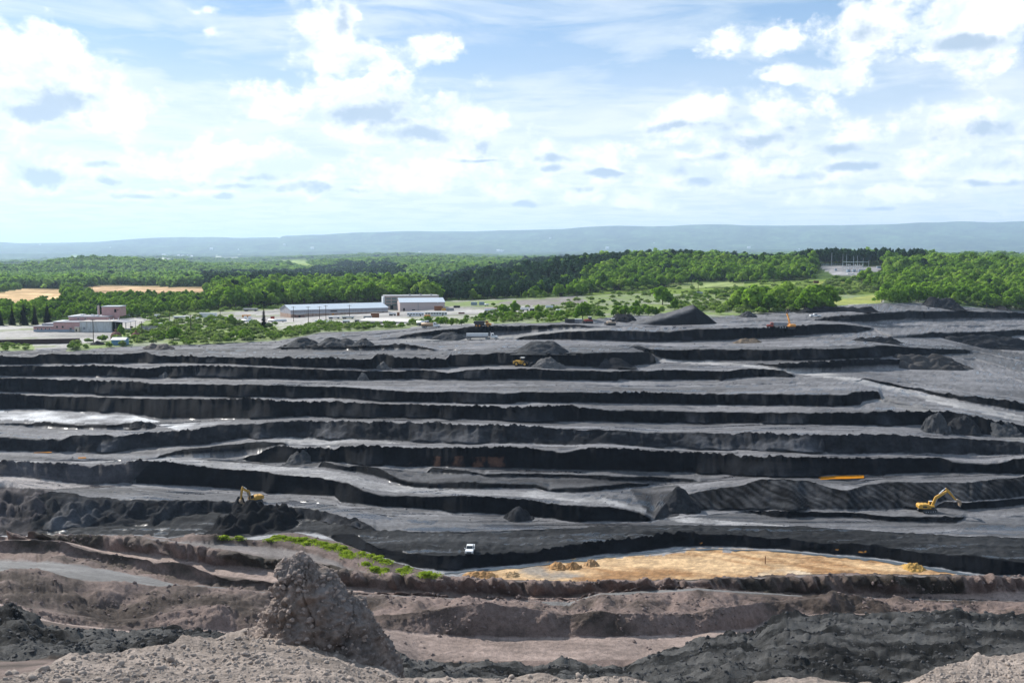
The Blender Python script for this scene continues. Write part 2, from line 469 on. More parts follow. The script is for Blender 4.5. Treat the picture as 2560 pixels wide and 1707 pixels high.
FACE([(-330, 1338), (0, 1336), (46, 1332), (77, 1328), (115, 1325), (191, 1313), (383, 1313), (440, 1290), (574, 1279), (708, 1286), (842, 1309), (945, 1328)],
     [(0, 1205), (31, 1202), (60, 1215), (88, 1226), (165, 1232), (230, 1242), (306, 1250), (364, 1249), (497, 1250), (605, 1253), (658, 1261), (765, 1271), (842, 1286), (895, 1300), (935, 1318)],
     [(945, 1326), (1100, 1330), (1300, 1325), (1600, 1312), (2000, 1315), (2400, 1340), (2560, 1345), (2890, 1350)], [(0, 0.32), (120, 0.34), (300, 0.40), (480, 0.6), (650, 0.9), (900, 0.8)])
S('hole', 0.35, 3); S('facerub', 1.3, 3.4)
FACE([(1863, 1277), (1943, 1296), (2119, 1294), (2234, 1305), (2387, 1309), (2415, 1296)], [(1863, 1275), (1905, 1276), (1943, 1279), (2000, 1279), (2119, 1280), (2234, 1291), (2387, 1294), (2410, 1291)],
     [(-330, 1195), (0, 1196), (110, 1206), (219, 1220), (318, 1222), (366, 1226), (548, 1232), (731, 1250), (837, 1262), (851, 1270), (983, 1290), (1136, 1300), (1251, 1304), (1442, 1308), (1538, 1308), (1634, 1306), (1660, 1296), (1737, 1290), (1850, 1279), (2430, 1292), (2560, 1290), (2890, 1290)], 1.3)
S('flatwet', 0.10, 5); S('face', 0.3, 2.4)
FACE([(2330, 1268), (2425, 1276), (2560, 1264), (2890, 1258)], [(2340, 1264), (2360, 1254), (2425, 1255), (2560, 1244), (2890, 1236)],
     [(-330, 1193), (0, 1193), (110, 1204), (219, 1215), (318, 1215), (366, 1218), (548, 1228), (731, 1245), (837, 1252), (851, 1263), (983, 1275), (1136, 1290), (1251, 1296), (1442, 1306.5), (1538, 1306.5), (1634, 1304), (1660, 1291), (1737, 1282), (1863, 1274.5), (1943, 1277), (2119, 1278), (2234, 1276), (2310, 1270)], 1.3)
S('flat', 0.08, 3); S('face', 0.3, 2.4)
FACE([(0, 1189), (110, 1200), (219, 1209), (318, 1207), (366, 1209), (548, 1220), (731, 1237), (837, 1242), (851, 1257), (983, 1266), (1093, 1273), (1136, 1281), (1251, 1286), (1327, 1292), (1442, 1305), (1538, 1305), (1634, 1302), (1660, 1286), (1737, 1275), (1863, 1273), (1943, 1276), (2119, 1277), (2234, 1274), (2330, 1262), (2360, 1253), (2425, 1254), (2560, 1243), (2890, 1235)],
     [(0, 1154), (110, 1160), (219, 1169), (293, 1165), (318, 1157), (351, 1154), (402, 1157), (475, 1165), (658, 1180), (731, 1190), (800, 1196), (866, 1206), (910, 1228), (946, 1238), (1019, 1240), (1166, 1240), (1289, 1249), (1404, 1263), (1534, 1269), (1595, 1281), (1634, 1299), (1660, 1262), (1694, 1242), (1775, 1222), (1850, 1213),
      (1905, 1197), (1966, 1197), (2023, 1201), (2062, 1214), (2100, 1224), (2119, 1226), (2169, 1212), (2215, 1205), (2349, 1204), (2425, 1206), (2483, 1197), (2560, 1191), (2890, 1180)],
     None, [(0, 0.8), (280, 1.0), (330, 1.6), (1640, 1.6), (1660, 0.5), (2890, 0.5)])
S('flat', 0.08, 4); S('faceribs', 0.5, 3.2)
FACE([(800, 1171), (873, 1178), (946, 1196), (1005, 1213), (1034, 1220), (1129, 1224), (1239, 1222), (1341, 1222), (1370, 1228), (1422, 1232), (1495, 1228), (1623, 1215)],
     [(800, 1154), (873, 1167), (910, 1165), (946, 1171), (983, 1191), (1019, 1206), (1093, 1210), (1184, 1206), (1257, 1211), (1341, 1213), (1370, 1224), (1422, 1222), (1495, 1217), (1568, 1209), (1623, 1209)],
     [(-330, 1151), (0, 1151), (395, 1151), (700, 1166), (790, 1168), (1640, 1212), (1770, 1206), (1905, 1194), (2062, 1208), (2119, 1212), (2200, 1199), (2560, 1187), (2890, 1178)], 0.9)
S('flat', 0.07, 4); S('face', 0.35, 2.2)
FACE([(1074, 1182), (1191, 1187), (1228, 1193), (1473, 1196), (1604, 1206), (1735, 1206)],
     [(1074, 1171), (1085, 1169), (1147, 1176), (1191, 1181), (1212, 1186), (1228, 1185), (1340, 1184), (1473, 1187), (1560, 1192), (1660, 1193), (1735, 1199)],
     [(-330, 1150), (0, 1150), (395, 1149.5), (603, 1151), (700, 1164), (800, 1153), (946, 1170), (1050, 1180), (1750, 1203), (1905, 1193), (1966, 1193.5), (2119, 1200), (2215, 1195), (2349, 1190), (2560, 1186), (2890, 1177)], 0.9)
S('rubble', 0.2, 3); S('face', 0.5, 2.0)
FACE([(603, 1149), (660, 1158), (731, 1156), (800, 1152), (837, 1156), (910, 1164), (1093, 1167), (1275, 1173), (1458, 1176), (1660, 1180), (1851, 1188), (1966, 1191), (2157, 1188), (2349, 1182), (2387, 1182), (2560, 1184), (2890, 1175)],
     [(603, 1147), (650, 1135), (695, 1118), (720, 1119), (746, 1125), (786, 1120), (800, 1120), (837, 1129), (848, 1118), (900, 1117), (1019, 1120), (1130, 1121), (1312, 1120), (1385, 1132), (1403, 1136), (1476, 1121), (1568, 1123), (1660, 1131), (1851, 1144), (2043, 1146), (2157, 1150), (2195, 1146), (2349, 1145), (2387, 1158), (2464, 1161),
      (2502, 1160), (2532, 1150), (2560, 1149), (2890, 1145)],
     [(-330, 1149), (0, 1149), (395, 1148.5), (600, 1149.5)], [(0, 1.2), (650, 0.9), (760, 1.5), (2890, 1.6)])
S('flatwet', 0.08, 4); S('face', 0.5, 3.2)
FACE([(395, 1145), (548, 1143), (658, 1131), (720, 1113)], [(395, 1140), (439, 1129), (548, 1114), (658, 1105), (715, 1108)],
     [(-330, 1148), (0, 1148), (380, 1147), (731, 1112), (800, 1114), (860, 1114), (1130, 1114), (1300, 1116), (1500, 1117), (1660, 1126), (1890, 1133), (2157, 1142), (2387, 1143), (2560, 1143), (2890, 1140)], 0.9)
S('flat', 0.07, 4); S('face', 0.4, 2.6)
FACE([(0, 1127), (157, 1129), (219, 1133), (293, 1129), (402, 1118), (512, 1112), (603, 1096), (731, 1096), (860, 1098), (983, 1103), (1166, 1109), (1422, 1112), (1531, 1112), (1660, 1119), (1890, 1125), (2004, 1129), (2138, 1138), (2157, 1135), (2272, 1135), (2560, 1137), (2890, 1136)],
     [(0, 1092), (55, 1097), (154, 1102), (176, 1092), (219, 1090), (293, 1092), (366, 1085), (457, 1078), (548, 1064), (603, 1059), (731, 1056), (860, 1054), (946, 1059), (1111, 1059), (1166, 1064), (1275, 1066), (1385, 1074), (1495, 1075), (1604, 1080), (1660, 1081), (1851, 1087), (2043, 1091), (2100, 1088), (2234, 1088), (2291, 1093),
      (2425, 1098), (2560, 1106), (2890, 1112)],
     None, [(0, 1.5), (330, 1.2), (620, 1.3), (860, 1.1), (950, 0.75), (1700, 0.75), (1850, 1.3), (2890, 1.4)])
S('flat', 0.08, 4); S('facerub', 0.75, 3.0)
FACE([(0, 1061), (110, 1070), (256, 1074), (366, 1074), (380, 1070)], [(0, 1059), (110, 1059), (293, 1064), (340, 1055), (375, 1064)],
     [(395, 1066), (548, 1057), (731, 1050), (860, 1049), (1019, 1052), (1166, 1057), (1385, 1064), (1660, 1070), (2043, 1074), (2234, 1076), (2400, 1091), (2560, 1098), (2890, 1105)], 0.7)
S('flat', 0.07, 4); S('face', 0.3, 2.4)
FACE([(0, 1026), (91, 1023), (219, 1030), (329, 1034), (402, 1048), (548, 1049), (658, 1047), (731, 1043), (860, 1043), (1019, 1045), (1166, 1049), (1348, 1054), (1660, 1058), (1928, 1059), (2196, 1064), (2310, 1062), (2406, 1083), (2464, 1087), (2560, 1089), (2890, 1095)],
     [(0, 986), (55, 988), (219, 992), (329, 995), (548, 999), (640, 1000), (731, 1005), (860, 1007), (983, 1010), (1129, 1016), (1275, 1021), (1422, 1018), (1531, 1026), (1660, 1028), (1851, 1031), (2119, 1033), (2349, 1031), (2387, 1032), (2464, 1049), (2560, 1066), (2890, 1080)],
     None, [(0, 1.2), (250, 0.8), (600, 0.7), (720, 1.6), (2290, 1.6), (2360, 0.75), (2890, 0.7)])
S('flatwet', 0.07, 4); S('face', 0.5, 3.4)
FACE([(0, 981), (219, 986), (366, 990), (622, 994), (860, 997), (983, 1005), (1166, 1008), (1284, 1011), (1294, 1007), (1458, 1008), (1660, 1011), (1890, 1014), (2081, 1017), (2150, 1013), (2157, 1005), (2203, 996)],
     [(0, 945), (73, 945), (121, 950), (293, 954), (366, 959), (548, 962), (860, 967), (939, 973), (1019, 980), (1166, 981), (1257, 984), (1286, 984), (1312, 980), (1531, 984), (1660, 986), (1775, 985), (1966, 986), (2119, 989), (2134, 982), (2196, 981), (2203, 994)],
     [(2220, 1003), (2310, 1022), (2400, 1028), (2464, 1040), (2560, 1055), (2890, 1070)], 1.6)
S('flat', 0.06, 4); S('face', 0.5, 3.4)
FACE([(2154, 948), (2177, 955), (2272, 974), (2425, 1008), (2502, 1022), (2560, 1029), (2890, 1055)], [(2154, 945), (2234, 959), (2349, 982), (2464, 997), (2560, 1008), (2890, 1030)],
     [(-330, 943), (0, 943), (219, 948), (293, 951), (860, 958), (1300, 962), (1660, 965), (1890, 960), (2050, 955), (2150, 952)], 0.9)
S('flat', 0.06, 4); S('face', 0.5, 2.6)
FACE([(0, 941), (219, 942), (420, 946), (530, 944), (658, 948), (800, 952), (910, 950), (1093, 949), (1348, 950), (1542, 954), (1550, 950), (1660, 951), (1805, 951), (1821, 947), (1890, 943), (1989, 943)],
     [(0, 915), (110, 915), (256, 917), (366, 922), (402, 918), (512, 915), (622, 917), (860, 926), (910, 928), (1056, 926), (1118, 931), (1166, 925), (1275, 922), (1385, 924), (1513, 928), (1542, 928), (1660, 925), (1813, 930), (1850, 924), (1909, 922), (1958, 927), (1986, 941)],
     [(2005, 940), (2150, 941), (2349, 970), (2560, 995), (2890, 1015)], 1.6)
S('flat', 0.06, 4); S('face', 0.5, 3.4)
FACE([(1890, 913), (1966, 928), (2043, 930), (2157, 926), (2272, 918), (2349, 918), (2418, 921)], [(1890, 910), (1947, 911), (2043, 905), (2196, 899), (2349, 899), (2387, 903), (2418, 918)],
     [(-330, 914), (0, 914), (238, 911), (366, 915), (402, 913), (512, 911), (622, 916), (800, 925), (928, 924.5), (1100, 923), (1202, 918), (1300, 914), (1500, 920), (1660, 917), (1850, 914), (2440, 921), (2560, 955), (2890, 980)], 1.5)
S('flat', 0.06, 4); S('face', 0.5, 3.4)
FACE([(0, 913), (238, 909), (395, 908), (512, 908), (658, 915), (860, 922), (928, 923), (1093, 921), (1202, 916), (1275, 911), (1340, 914), (1407, 920), (1561, 917), (1623, 913), (1640, 911)],
     [(0, 890), (73, 895), (102, 886), (219, 885), (300, 888), (366, 881), (388, 889), (512, 892), (700, 896), (800, 898), (928, 900), (939, 887), (965, 885), (990, 895), (1114, 899), (1125, 888), (1220, 886), (1239, 883), (1422, 883), (1623, 881), (1637, 891), (1640, 905)],
     [(1655, 907), (1698, 906), (1850, 907), (1890, 908), (2043, 903), (2157, 898), (2196, 897), (2349, 894), (2435, 898), (2560, 935), (2890, 960)], 1.5)
S('flat', 0.06, 4); S('face', 0.5, 3.4)
FACE([(1573, 866), (1600, 875), (1631, 888), (1665, 900), (1698, 903), (1851, 901), (1978, 902), (2043, 900), (2157, 897), (2272, 890), (2425, 884)],
     [(1573, 864), (1590, 863), (1631, 873), (1680, 876), (1775, 876), (1974, 876), (1980, 874), (2043, 872), (2138, 870), (2215, 863), (2310, 871), (2425, 876)],
     [(-330, 888), (0, 886), (219, 882), (366, 879), (512, 886), (860, 890), (930, 884), (965, 883), (1114, 890), (1239, 881), (1422, 880), (1560, 874), (2445, 880), (2560, 905), (2890, 930)], 1.5)
S('flatrub', 0.12, 3); S('face', 0.5, 3.4)
FACE([(677, 873), (823, 875), (951, 875), (1042, 876), (1093, 877)], [(677, 870), (731, 865), (860, 864), (969, 862), (1017, 859), (1042, 864), (1079, 871), (1093, 875)],
     [(-330, 886), (0, 882), (219, 878), (400, 874), (660, 870), (1110, 876), (1300, 869), (1560, 864), (1600, 862), (1700, 868), (1974, 868), (2043, 866), (2200, 861), (2433, 866), (2560, 885), (2890, 905)], 0.9)
S('flatrub', 0.15, 3); S('face', 0.4, 3.0)
FACE([(1288, 849), (1383, 849), (1493, 852), (1639, 854), (1712, 854), (1822, 853), (1862, 848), (1998, 841), (2066, 836), (2134, 833), (2185, 823), (2195, 830), (2229, 844), (2338, 844), (2440, 846), (2508, 848), (2542, 839), (2560, 839), (2890, 850)],
     [(1291, 846), (1321, 840), (1383, 833), (1493, 826), (1602, 829), (1672, 832), (1691, 826), (1748, 823), (1822, 823), (1862, 822), (1923, 821), (1998, 817), (2066, 811), (2100, 810), (2151, 815), (2185, 822), (2195, 829), (2229, 842), (2287, 839), (2338, 835), (2440, 832), (2542, 825), (2560, 825), (2890, 832)],
     [(-330, 884), (0, 880), (400, 871), (500, 867), (680, 861), (860, 859), (1017, 854), (1280, 849)], 1.5)
S('flat', 0.06, 4); S('face', 0.5, 3.4)
FACE([(998, 846), (1028, 847), (1079, 845), (1188, 843), (1273, 836), (1346, 829), (1419, 822), (1493, 818)], [(998, 843), (1042, 831), (1115, 823), (1207, 817), (1335, 814), (1437, 812), (1493, 816)],
     [(-330, 882), (0, 878.5), (500, 864), (680, 857), (900, 852), (985, 846), (1510, 818), (1700, 816), (1850, 814), (1998, 811), (2060, 807), (2100, 808), (2200, 816), (2560, 816), (2890, 822)], 1.5)
S('flat', 0.06, 4); S('face', 0.5, 3.4)
FACE([(2032, 801), (2100, 805), (2168, 809), (2236, 802), (2338, 800), (2440, 798), (2560, 797), (2890, 800)], [(2032, 798), (2100, 791), (2202, 785), (2270, 781), (2440, 778), (2542, 783), (2560, 785), (2890, 788)],
     [(-330, 881), (0, 877), (500, 861), (700, 852), (900, 840), (998, 828), (1042, 825), (1207, 814), (1437, 809), (1560, 805), (1700, 805), (1860, 804), (1998, 802), (2020, 801)], 1.5)
S('flat', 0.06, 4); S('face', 0.5, 3.4)
FL([(-330, 880), (0, 876), (165, 875), (278, 865), (402, 862), (548, 858), (695, 849), (750, 843), (805, 832), (900, 829), (1006, 823), (1053, 818), (1200, 811), (1262, 810), (1383, 806), (1437, 802), (1511, 793), (1602, 789), (1803, 792), (1858, 785), (1991, 778), (2100, 765), (2202, 759), (2321, 758), (2423, 768), (2542, 777), (2890, 784)], 0.03)
S('flat', 0.15, 6)
NPIT = len(LINES) - 1
# ---- plateau, woods and hills
E([(-330, 812), (0, 810), (150, 806), (330, 795), (420, 785), (560, 775), (700, 769), (900, 757), (1120, 752), (1200, 750), (1400, 742), (1600, 734), (1750, 735), (1900, 738), (2000, 744), (2100, 738), (2202, 735), (2321, 733), (2423, 738), (2560, 742), (2890, 745)],
  hp=[(0, 43.2), (700, 43), (1000, 40.8), (1200, 38.8), (1500, 37.2), (2000, 36.5), (2560, 36.5)]); S('plat', 0.10, 8)
E([(-330, 735), (0, 735), (300, 732), (500, 730), (700, 729), (900, 728), (1000, 728), (1050, 733), (1100, 738), (1200, 733), (1300, 727), (1500, 714), (1750, 710), (2000, 698), (2100, 690), (2250, 690), (2560, 700), (2890, 702)],
  dp=[(-330, 1220), (700, 1220), (900, 1220), (1000, 1180), (1050, 1110), (1100, 1080), (1300, 1130), (1600, 1170), (2000, 1180), (2560, 1180)]); S('wood', 1.2, 40)
E([(-330, 702), (0, 700), (300, 699), (700, 698), (900, 699), (1000, 705), (1050, 722), (1100, 727), (1150, 716), (1250, 702), (1400, 674), (1500, 661), (1600, 656), (1700, 655), (1800, 661), (1900, 670), (2000, 662), (2060, 655), (2200, 654), (2350, 661), (2560, 666), (2890, 670)],
  dp=[(-330, 2500), (850, 2500), (1000, 1900), (1050, 1220), (1150, 1260), (1400, 1480), (1700, 1560), (2560, 1560)]); S('wood', 5, 220)
_g = LINES[-1]
LINES.append(dict(v=_g['v'] - cv([(900, 3), (1100, -5), (2890, -5)]), mode='d', val=_g['val'] + cv([(900, 250), (1100, 320), (2890, 320)]))); S('wood', 2.0, 60, 10)
E([(-330, 676), (0, 672), (100, 668), (160, 662), (270, 657), (370, 661), (450, 668), (600, 670), (700, 662), (800, 657), (900, 654), (1000, 652), (1200, 650), (1400, 655), (1700, 650), (2560, 652)], dp=[(0, 3500), (450, 3600), (650, 5200), (1000, 5400), (2560, 5000)]); S('wood', 12, 500)
_g = LINES[-1]
LINES.append(dict(v=_g['v'] + 2.5, mode='d', val=_g['val'] + 500)); S('wood', 3, 90, 8)
E([(-330, 655), (0, 652), (270, 648), (430, 648), (560, 650), (700, 646), (900, 643), (1300, 642), (1700, 641), (2200, 640), (2560, 640), (2890, 640)], dp=[(0, 12500)]); S('wood', 40, 1500)
_g = LINES[-1]
LINES.append(dict(v=_g['v'] + 1.0, mode='d', val=_g['val'] + 900)); S('far', 3, 90, 6)
E([(-330, 637), (0, 636), (300, 636), (700, 630), (1300, 625), (1700, 622), (2560, 618), (2890, 618)], dp=[(0, 20000)]); S('far', 45, 1800)
E([(-330, 610), (0, 607), (150, 606), (300, 602), (450, 596), (560, 594), (640, 593), (692, 592), (698, 595), (706, 589), (760, 588), (900, 583), (1000, 581), (1088, 580), (1250, 575), (1400, 572), (1524, 568), (1650, 565), (1784, 562), (1950, 563), (2100, 562), (2200, 560), (2285, 557), (2400, 556), (2480, 557), (2560, 553), (2890, 556)],
  dp=[(0, 27000)]); S('far', 70, 3000)
_g = LINES[-1]
LINES.append(dict(v=_g['v'] + 6, mode='d', val=_g['val'] + 2500)); S('far', 10, 900, 5)
LINES.append(dict(v=np.full(NU, 640.5), mode='d', val=np.full(NU, 60000.0))); S('far', 0, 900, 5)

# ---------------------------------------------------------------- solve the lines
SP, CP = math.sin(PITCH), math.cos(PITCH)


def slope_of(v):
    cy = (853.5 - v) / FPX
    return (cy * CP - SP) / (CP + cy * SP)        # dz/dy along the pixel row


def xs_of(u, v):
    cy = (853.5 - v) / FPX
    return (u - 1280.0) / FPX / (CP + cy * SP)    # dx/dy


def jit(k, wl, amp):
    return fbm(UC / wl, np.full(NU, k * 7.7), np.full(NU, 3.3), 4, 0.6) * amp


pv = None
for k, L in enumerate(LINES):
    v = L['v'].astype(float)
    d_hidden = STRIPS[k][0].startswith('hid')
    if L.get('face') is not None:
        v = v + np.where(L['face'], jit(k, 10.0, 1.0) + jit(k + 30, 25.0, 1.3) + jit(k + 50, 70.0, 2.4), 0)
    elif STRIPS[k][0] in ('berm', 'brown'):
        v = v + jit(k, 12.0, 1.8)
    elif STRIPS[k][0] in ('rub', 'dark'):
        v = v + jit(k, 40.0, 4.0)
    elif L.get('toe'):
        v = v + jit(k, 40.0, 1.8)
    if pv is not None and not d_hidden and not (STRIPS[k][0] in ('far', 'wood') and STRIPS[k][1]):
        v = np.minimum(v, pv - 0.15)
    m = slope_of(v)
    if L['mode'] == 'd':
        y = gauss1(L['val'], 8)
        z = ZC + m * y
    elif L['mode'] == 'h':
        h = gauss1(L['val'], 8)
        z = ZC - h
        y = -h / m
    else:
        s = L['val']
        y = (ZC - z0 + s * y0) / (s - m)
        z = ZC + m * y
        z = gauss1(z, 9)
        y = (z - ZC) / m
    if pv is not None:
        y = np.maximum(y, y0 + 0.03)
        z = ZC + m * y
    L.update(v=v, y=y, z=z, x=xs_of(UC, v) * y)
    y0, z0 = y, z
    pv = v if not d_hidden else np.minimum(pv, v)
for _u in (0, 500, 1000, 1400, 1800, 2300):
    _i = int(np.argmin(abs(UC - _u)))
    print('LINE z', _u, [round(float(ZC - LINES[k]['z'][_i]), 1) for k in range(NBANK, NPIT + 2)])

# ---------------------------------------------------------------- rows between the lines
ROWP, ROWT = [], []     # positions (NU,3) per row; (strip index, t)
for k in range(len(LINES)):
    P1 = np.stack([LINES[k]['x'], LINES[k]['y'], LINES[k]['z']], 1)
    if k == 0:
        ROWP.append(P1)
        ROWT.append((0, 1.0))
        P0 = P1
        continue
    dv = np.abs(LINES[k - 1]['v'] - LINES[k]['v'])
    n = STRIPS[k][1] or int(np.clip(np.percentile(dv, 85) / 2.8, 2, 64))
    for j in range(1, n + 1):
        t = j / n
        if STRIPS[k][0] in ('plat', 'wood', 'far', 'dark', 'rub', 'clay', 'hole', 'flatwet') and not STRIPS[k][1]:
            # even spacing on the screen: interpolate 1/y
            ya, yb = P0[:, 1], P1[:, 1]
            yy = 1.0 / ((1 - t) / ya + t / yb)
            t2 = ((yy - ya) / np.maximum(yb - ya, 1e-6))[:, None]
        else:
            t2 = t
        ROWP.append(P0 * (1 - t2) + P1 * t2)
        ROWT.append((k, t))
    P0 = P1

ROWP = np.stack(ROWP)                    # (R, NU, 3)
ROWK = np.array([r[0] for r in ROWT])
ROWT = np.array([r[1] for r in ROWT])
NR = len(ROWK)
print('rows', NR, 'verts', NR * NU)

# ---------------------------------------------------------------- relief
_dx, _dy, _dz = ROWP[..., 0], ROWP[..., 1], ROWP[..., 2] - ZC
PU0 = 1280 + FPX * _dx / (_dy * CP - _dz * SP)


def lumps(x, p, seed):
    """a row of dumped heaps along x: 0 between heaps, about 1 on their tops"""
    i0 = np.floor(x / p).astype(np.int64)
    r = np.zeros_like(x)
    for di in (-1, 0, 1):
        i = i0 + di
        s_ = np.full_like(i, seed)
        c = (i + 0.5 + 0.5 * (_hash(i, s_, s_) - 0.5)) * p
        hw = p * (0.42 + 0.35 * _hash(i, s_ + 1, s_))
        h = 0.55 + 0.75 * _hash(i, s_ + 2, s_)
        r = np.maximum(r, h * (1 - np.abs((x - c) / hw) ** 1.35))
    return r


for k in range(len(LINES)):
    rr = np.where(ROWK == k)[0]
    if not len(rr) or k == 0:
        continue
    tg, _, amp, wl = STRIPS[k]
    P = ROWP[rr]
    t = ROWT[rr][:, None]
    thick = np.linalg.norm(np.stack([LINES[k][c] - LINES[k - 1][c] for c in 'xyz'], 1), axis=1)[None, :]
    a = np.minimum(amp, 0.30 * thick)
    x, y, z = P[..., 0], P[..., 1], P[..., 2]
    if tg in ('face', 'facerub', 'faceribs'):
        n = fbm(x / wl, y / wl, z / wl, 4, 0.55)
        gul = np.abs(fbm(x / (wl * 1.3), z * 0.08 + k, y * 0.05, 3, 0.6)) * 2 - 0.5
        env = 0.35 + 0.65 * np.sin(np.pi * np.clip(t, 0, 1))
        big = fbm(x / 26, y / 26, np.full_like(x, k * 3.1), 3, 0.5)
        P[..., 1] += (n * 1.0 + gul * 0.25) * a * 1.0 * env + big * 1.6 * np.clip((thick - 2) / 4, 0, 1) * env
        P[..., 2] += n * a * (0.6 if tg == 'face' else 1.0) * env
        if tg == 'faceribs':
            w = np.clip((PU0[rr] - 1640) / 60, 0, 1) * np.sin(np.pi * np.clip(t, 0, 1)) ** 0.5
            ph = (x * 0.9 + y * 0.62) * 2 * np.pi / 3.4 + 2.0 * fbm(x / 9, y / 9, z / 9, 2)
            P[..., 2] += w * (0.95 * np.abs(np.sin(ph / 2)) * (0.6 + 0.6 * fbm(x / 6, y / 6, z / 6 + 3, 3)) + 0.9 * fbm(x / 14, y / 9, z / 9 + 7, 4)) * np.clip(thick / 6, 0, 1)
        fan = np.clip(1.5 * fbm(x / 13, x * 0, np.full_like(x, k * 2.3), 3, 0.5) - 0.25, 0, 1) * np.clip((thick - 2) / 3, 0, 1)
        P[..., 1] -= fan * (1 - t) ** 1.3 * 3.6
        P[..., 2] += fan * np.sin(np.pi * t) * 0.5
        rim = np.clip((t - 0.80) / 0.2, 0, 1) * np.clip((thick - 2.0) / 2.0, 0, 1)
        ru = np.clip(0.45 + 1.3 * fbm(x / 45, x * 0, np.full_like(x, k * 1.7), 3), 0.0, 1.3)
        P[..., 2] += rim * ru * (0.58 * lumps(x + 1.6 * fbm(x / 7, x * 0, x * 0 + k, 2), 3.3, k) + 0.40 * lumps(x, 1.2, k + 60) - 0.15)
        if tg == 'facerub':
            P[..., 2] += (np.abs(fbm(x / 5, y / 5, z / 5 + 9, 3)) * 2.2 - 0.6) * a * np.sin(np.pi * t)
    elif tg in ('berm', 'brown', 'dark', 'rub', 'green', 'hole'):
        n = fbm(x / wl, y / wl, z / wl, 5, 0.6)
        b = np.abs(fbm(x / (wl * 1.2) + 40, y / (wl * 1.2), z / wl, 3, 0.5)) * 2.4 - 0.7
        env = np.ones_like(t) if tg in ('dark', 'rub', 'hole') else (0.25 + 0.75 * np.sin(np.pi * np.clip(t, 0.0, 1)))
        P[..., 2] += (n * 0.55 + b * 0.75) * a * env
        if tg in ('dark', 'rub'):
            P[..., 2] += fbm(x / (wl * 0.22), y / (wl * 0.22), z * 2, 4, 0.65) * a * 0.30
        if tg in ('dark', 'rub'):
            P[..., 2] += (np.abs(fbm(x / (wl * 0.5), y / (wl * 0.5), z * 0.7 + 5, 3, 0.5)) * 2.2 - 0.5) * a * 0.5
        if tg in ('berm', 'brown', 'green'):
            P[..., 1] += b * a * 0.5 * env
            rg = fbm(x / 0.8, y / 0.8, z / 0.8, 4, 0.75)
            gl = np.abs(fbm((x + 0.4 * y) / 1.9, z * 0.12, y * 0.08 + k, 3, 0.6)) - 0.25
            P[..., 2] += (rg * 0.20 - np.clip(0.12 - np.abs(gl), 0, 1) * 1.2) * env * np.clip(thick / 2, 0, 1)
        if tg == 'berm':
            xx = x + 0.6 * y + 1.8 * fbm(x / 5, y / 5, z / 5 + k, 3)
            L = (0.6 * lumps(xx, 2.3, k) + 0.55 * lumps(xx + 9, 4.3, k + 3)) * np.clip(0.75 + 1.0 * fbm(x / 16, x * 0, x * 0 + k, 2), 0.1, 1.5)
            e2 = np.sin(np.pi * np.clip(t * 0.86 + 0.03, 0, 1)) * np.clip(thick / 1.2, 0, 1)
            L = L + np.clip((PU0[rr] - 780) / 250, 0, 1) * 0.9 * (lumps(x + 0.9 * y + 0.8 * fbm(x / 7, y / 7, x * 0, 2), 2.7, k + 7) - 0.35)
            P[..., 2] += (L - 0.45) * 1.25 * e2
            P[..., 1] -= (L - 0.45) * 1.7 * e2
            P[..., 2] += fbm(x / 0.7, y / 0.7, z / 0.7, 3, 0.7) * 0.16 * e2
        if tg == 'brown':
            L = lumps(x - 0.3 * y, 4.6, k)
            e2 = np.sin(np.pi * np.clip(t * 0.9 + 0.02, 0, 1)) * np.clip(thick / 4, 0, 1)
            P[..., 2] += (L - 0.45) * 0.7 * e2
    else:
        n = fbm(x / wl, y / wl, np.full_like(x, k), 4, 0.55)
        P[..., 2] += n * a
        if k > NBANK and STRIPS[k - 1][0].startswith('face'):
            # the rim of little heaps along the crest runs out onto the bench
            tp = np.linalg.norm(np.stack([LINES[k - 1][c] - LINES[k - 2][c] for c in 'xyz'], 1), axis=1)[None, :]
            rim = np.clip(1 - (y - LINES[k - 1]['y'][None, :]) / 2.6, 0, 1) * np.clip((tp - 2.0) / 2.0, 0, 1)
            ru = np.clip(0.45 + 1.3 * fbm(x / 45, x * 0, np.full_like(x, (k - 1) * 1.7), 3), 0.0, 1.3)
            P[..., 2] += rim * ru * (0.58 * lumps(x + 1.6 * fbm(x / 7, x * 0, x * 0 + k - 1, 2), 3.3, k - 1) + 0.40 * lumps(x, 1.2, k + 59) - 0.15)
    ROWP[rr] = P

# pixel position of every terrain point (for looking places up and for laying out the land cover)
DX, DY, DZ = ROWP[..., 0], ROWP[..., 1], ROWP[..., 2] - ZC
DEP = DY * CP - DZ * SP
PU = 1280 + FPX * DX / DEP
PV = 853.5 - FPX * (DY * SP + DZ * CP) / DEP


def gp(u, v):
    """first ground point met when looking towards (u, v)"""
    fi = np.clip((u - UC[0]) / (UC[1] - UC[0]), 0, NU - 1.001)
    i = int(fi)
    w = fi - i
    col = PV[:, i] * (1 - w) + PV[:, i + 1] * w
    below = np.where(col <= v)[0]
    below = below[below > 0]
    r = int(below[0]) if len(below) else NR - 1
    a, b = col[r - 1], col[r]
    t = 0.0 if abs(a - b) < 1e-6 else min(max((a - v) / (a - b), 0), 1)
    p = (ROWP[r - 1, i] * (1 - w) + ROWP[r - 1, i + 1] * w) * (1 - t) + (ROWP[r, i] * (1 - w) + ROWP[r, i + 1] * w) * t
    return Vector(p)


def mpp(p):
    """metres per photograph pixel at a world point"""
    return (p[1] * CP - (p[2] - ZC) * SP) / FPX


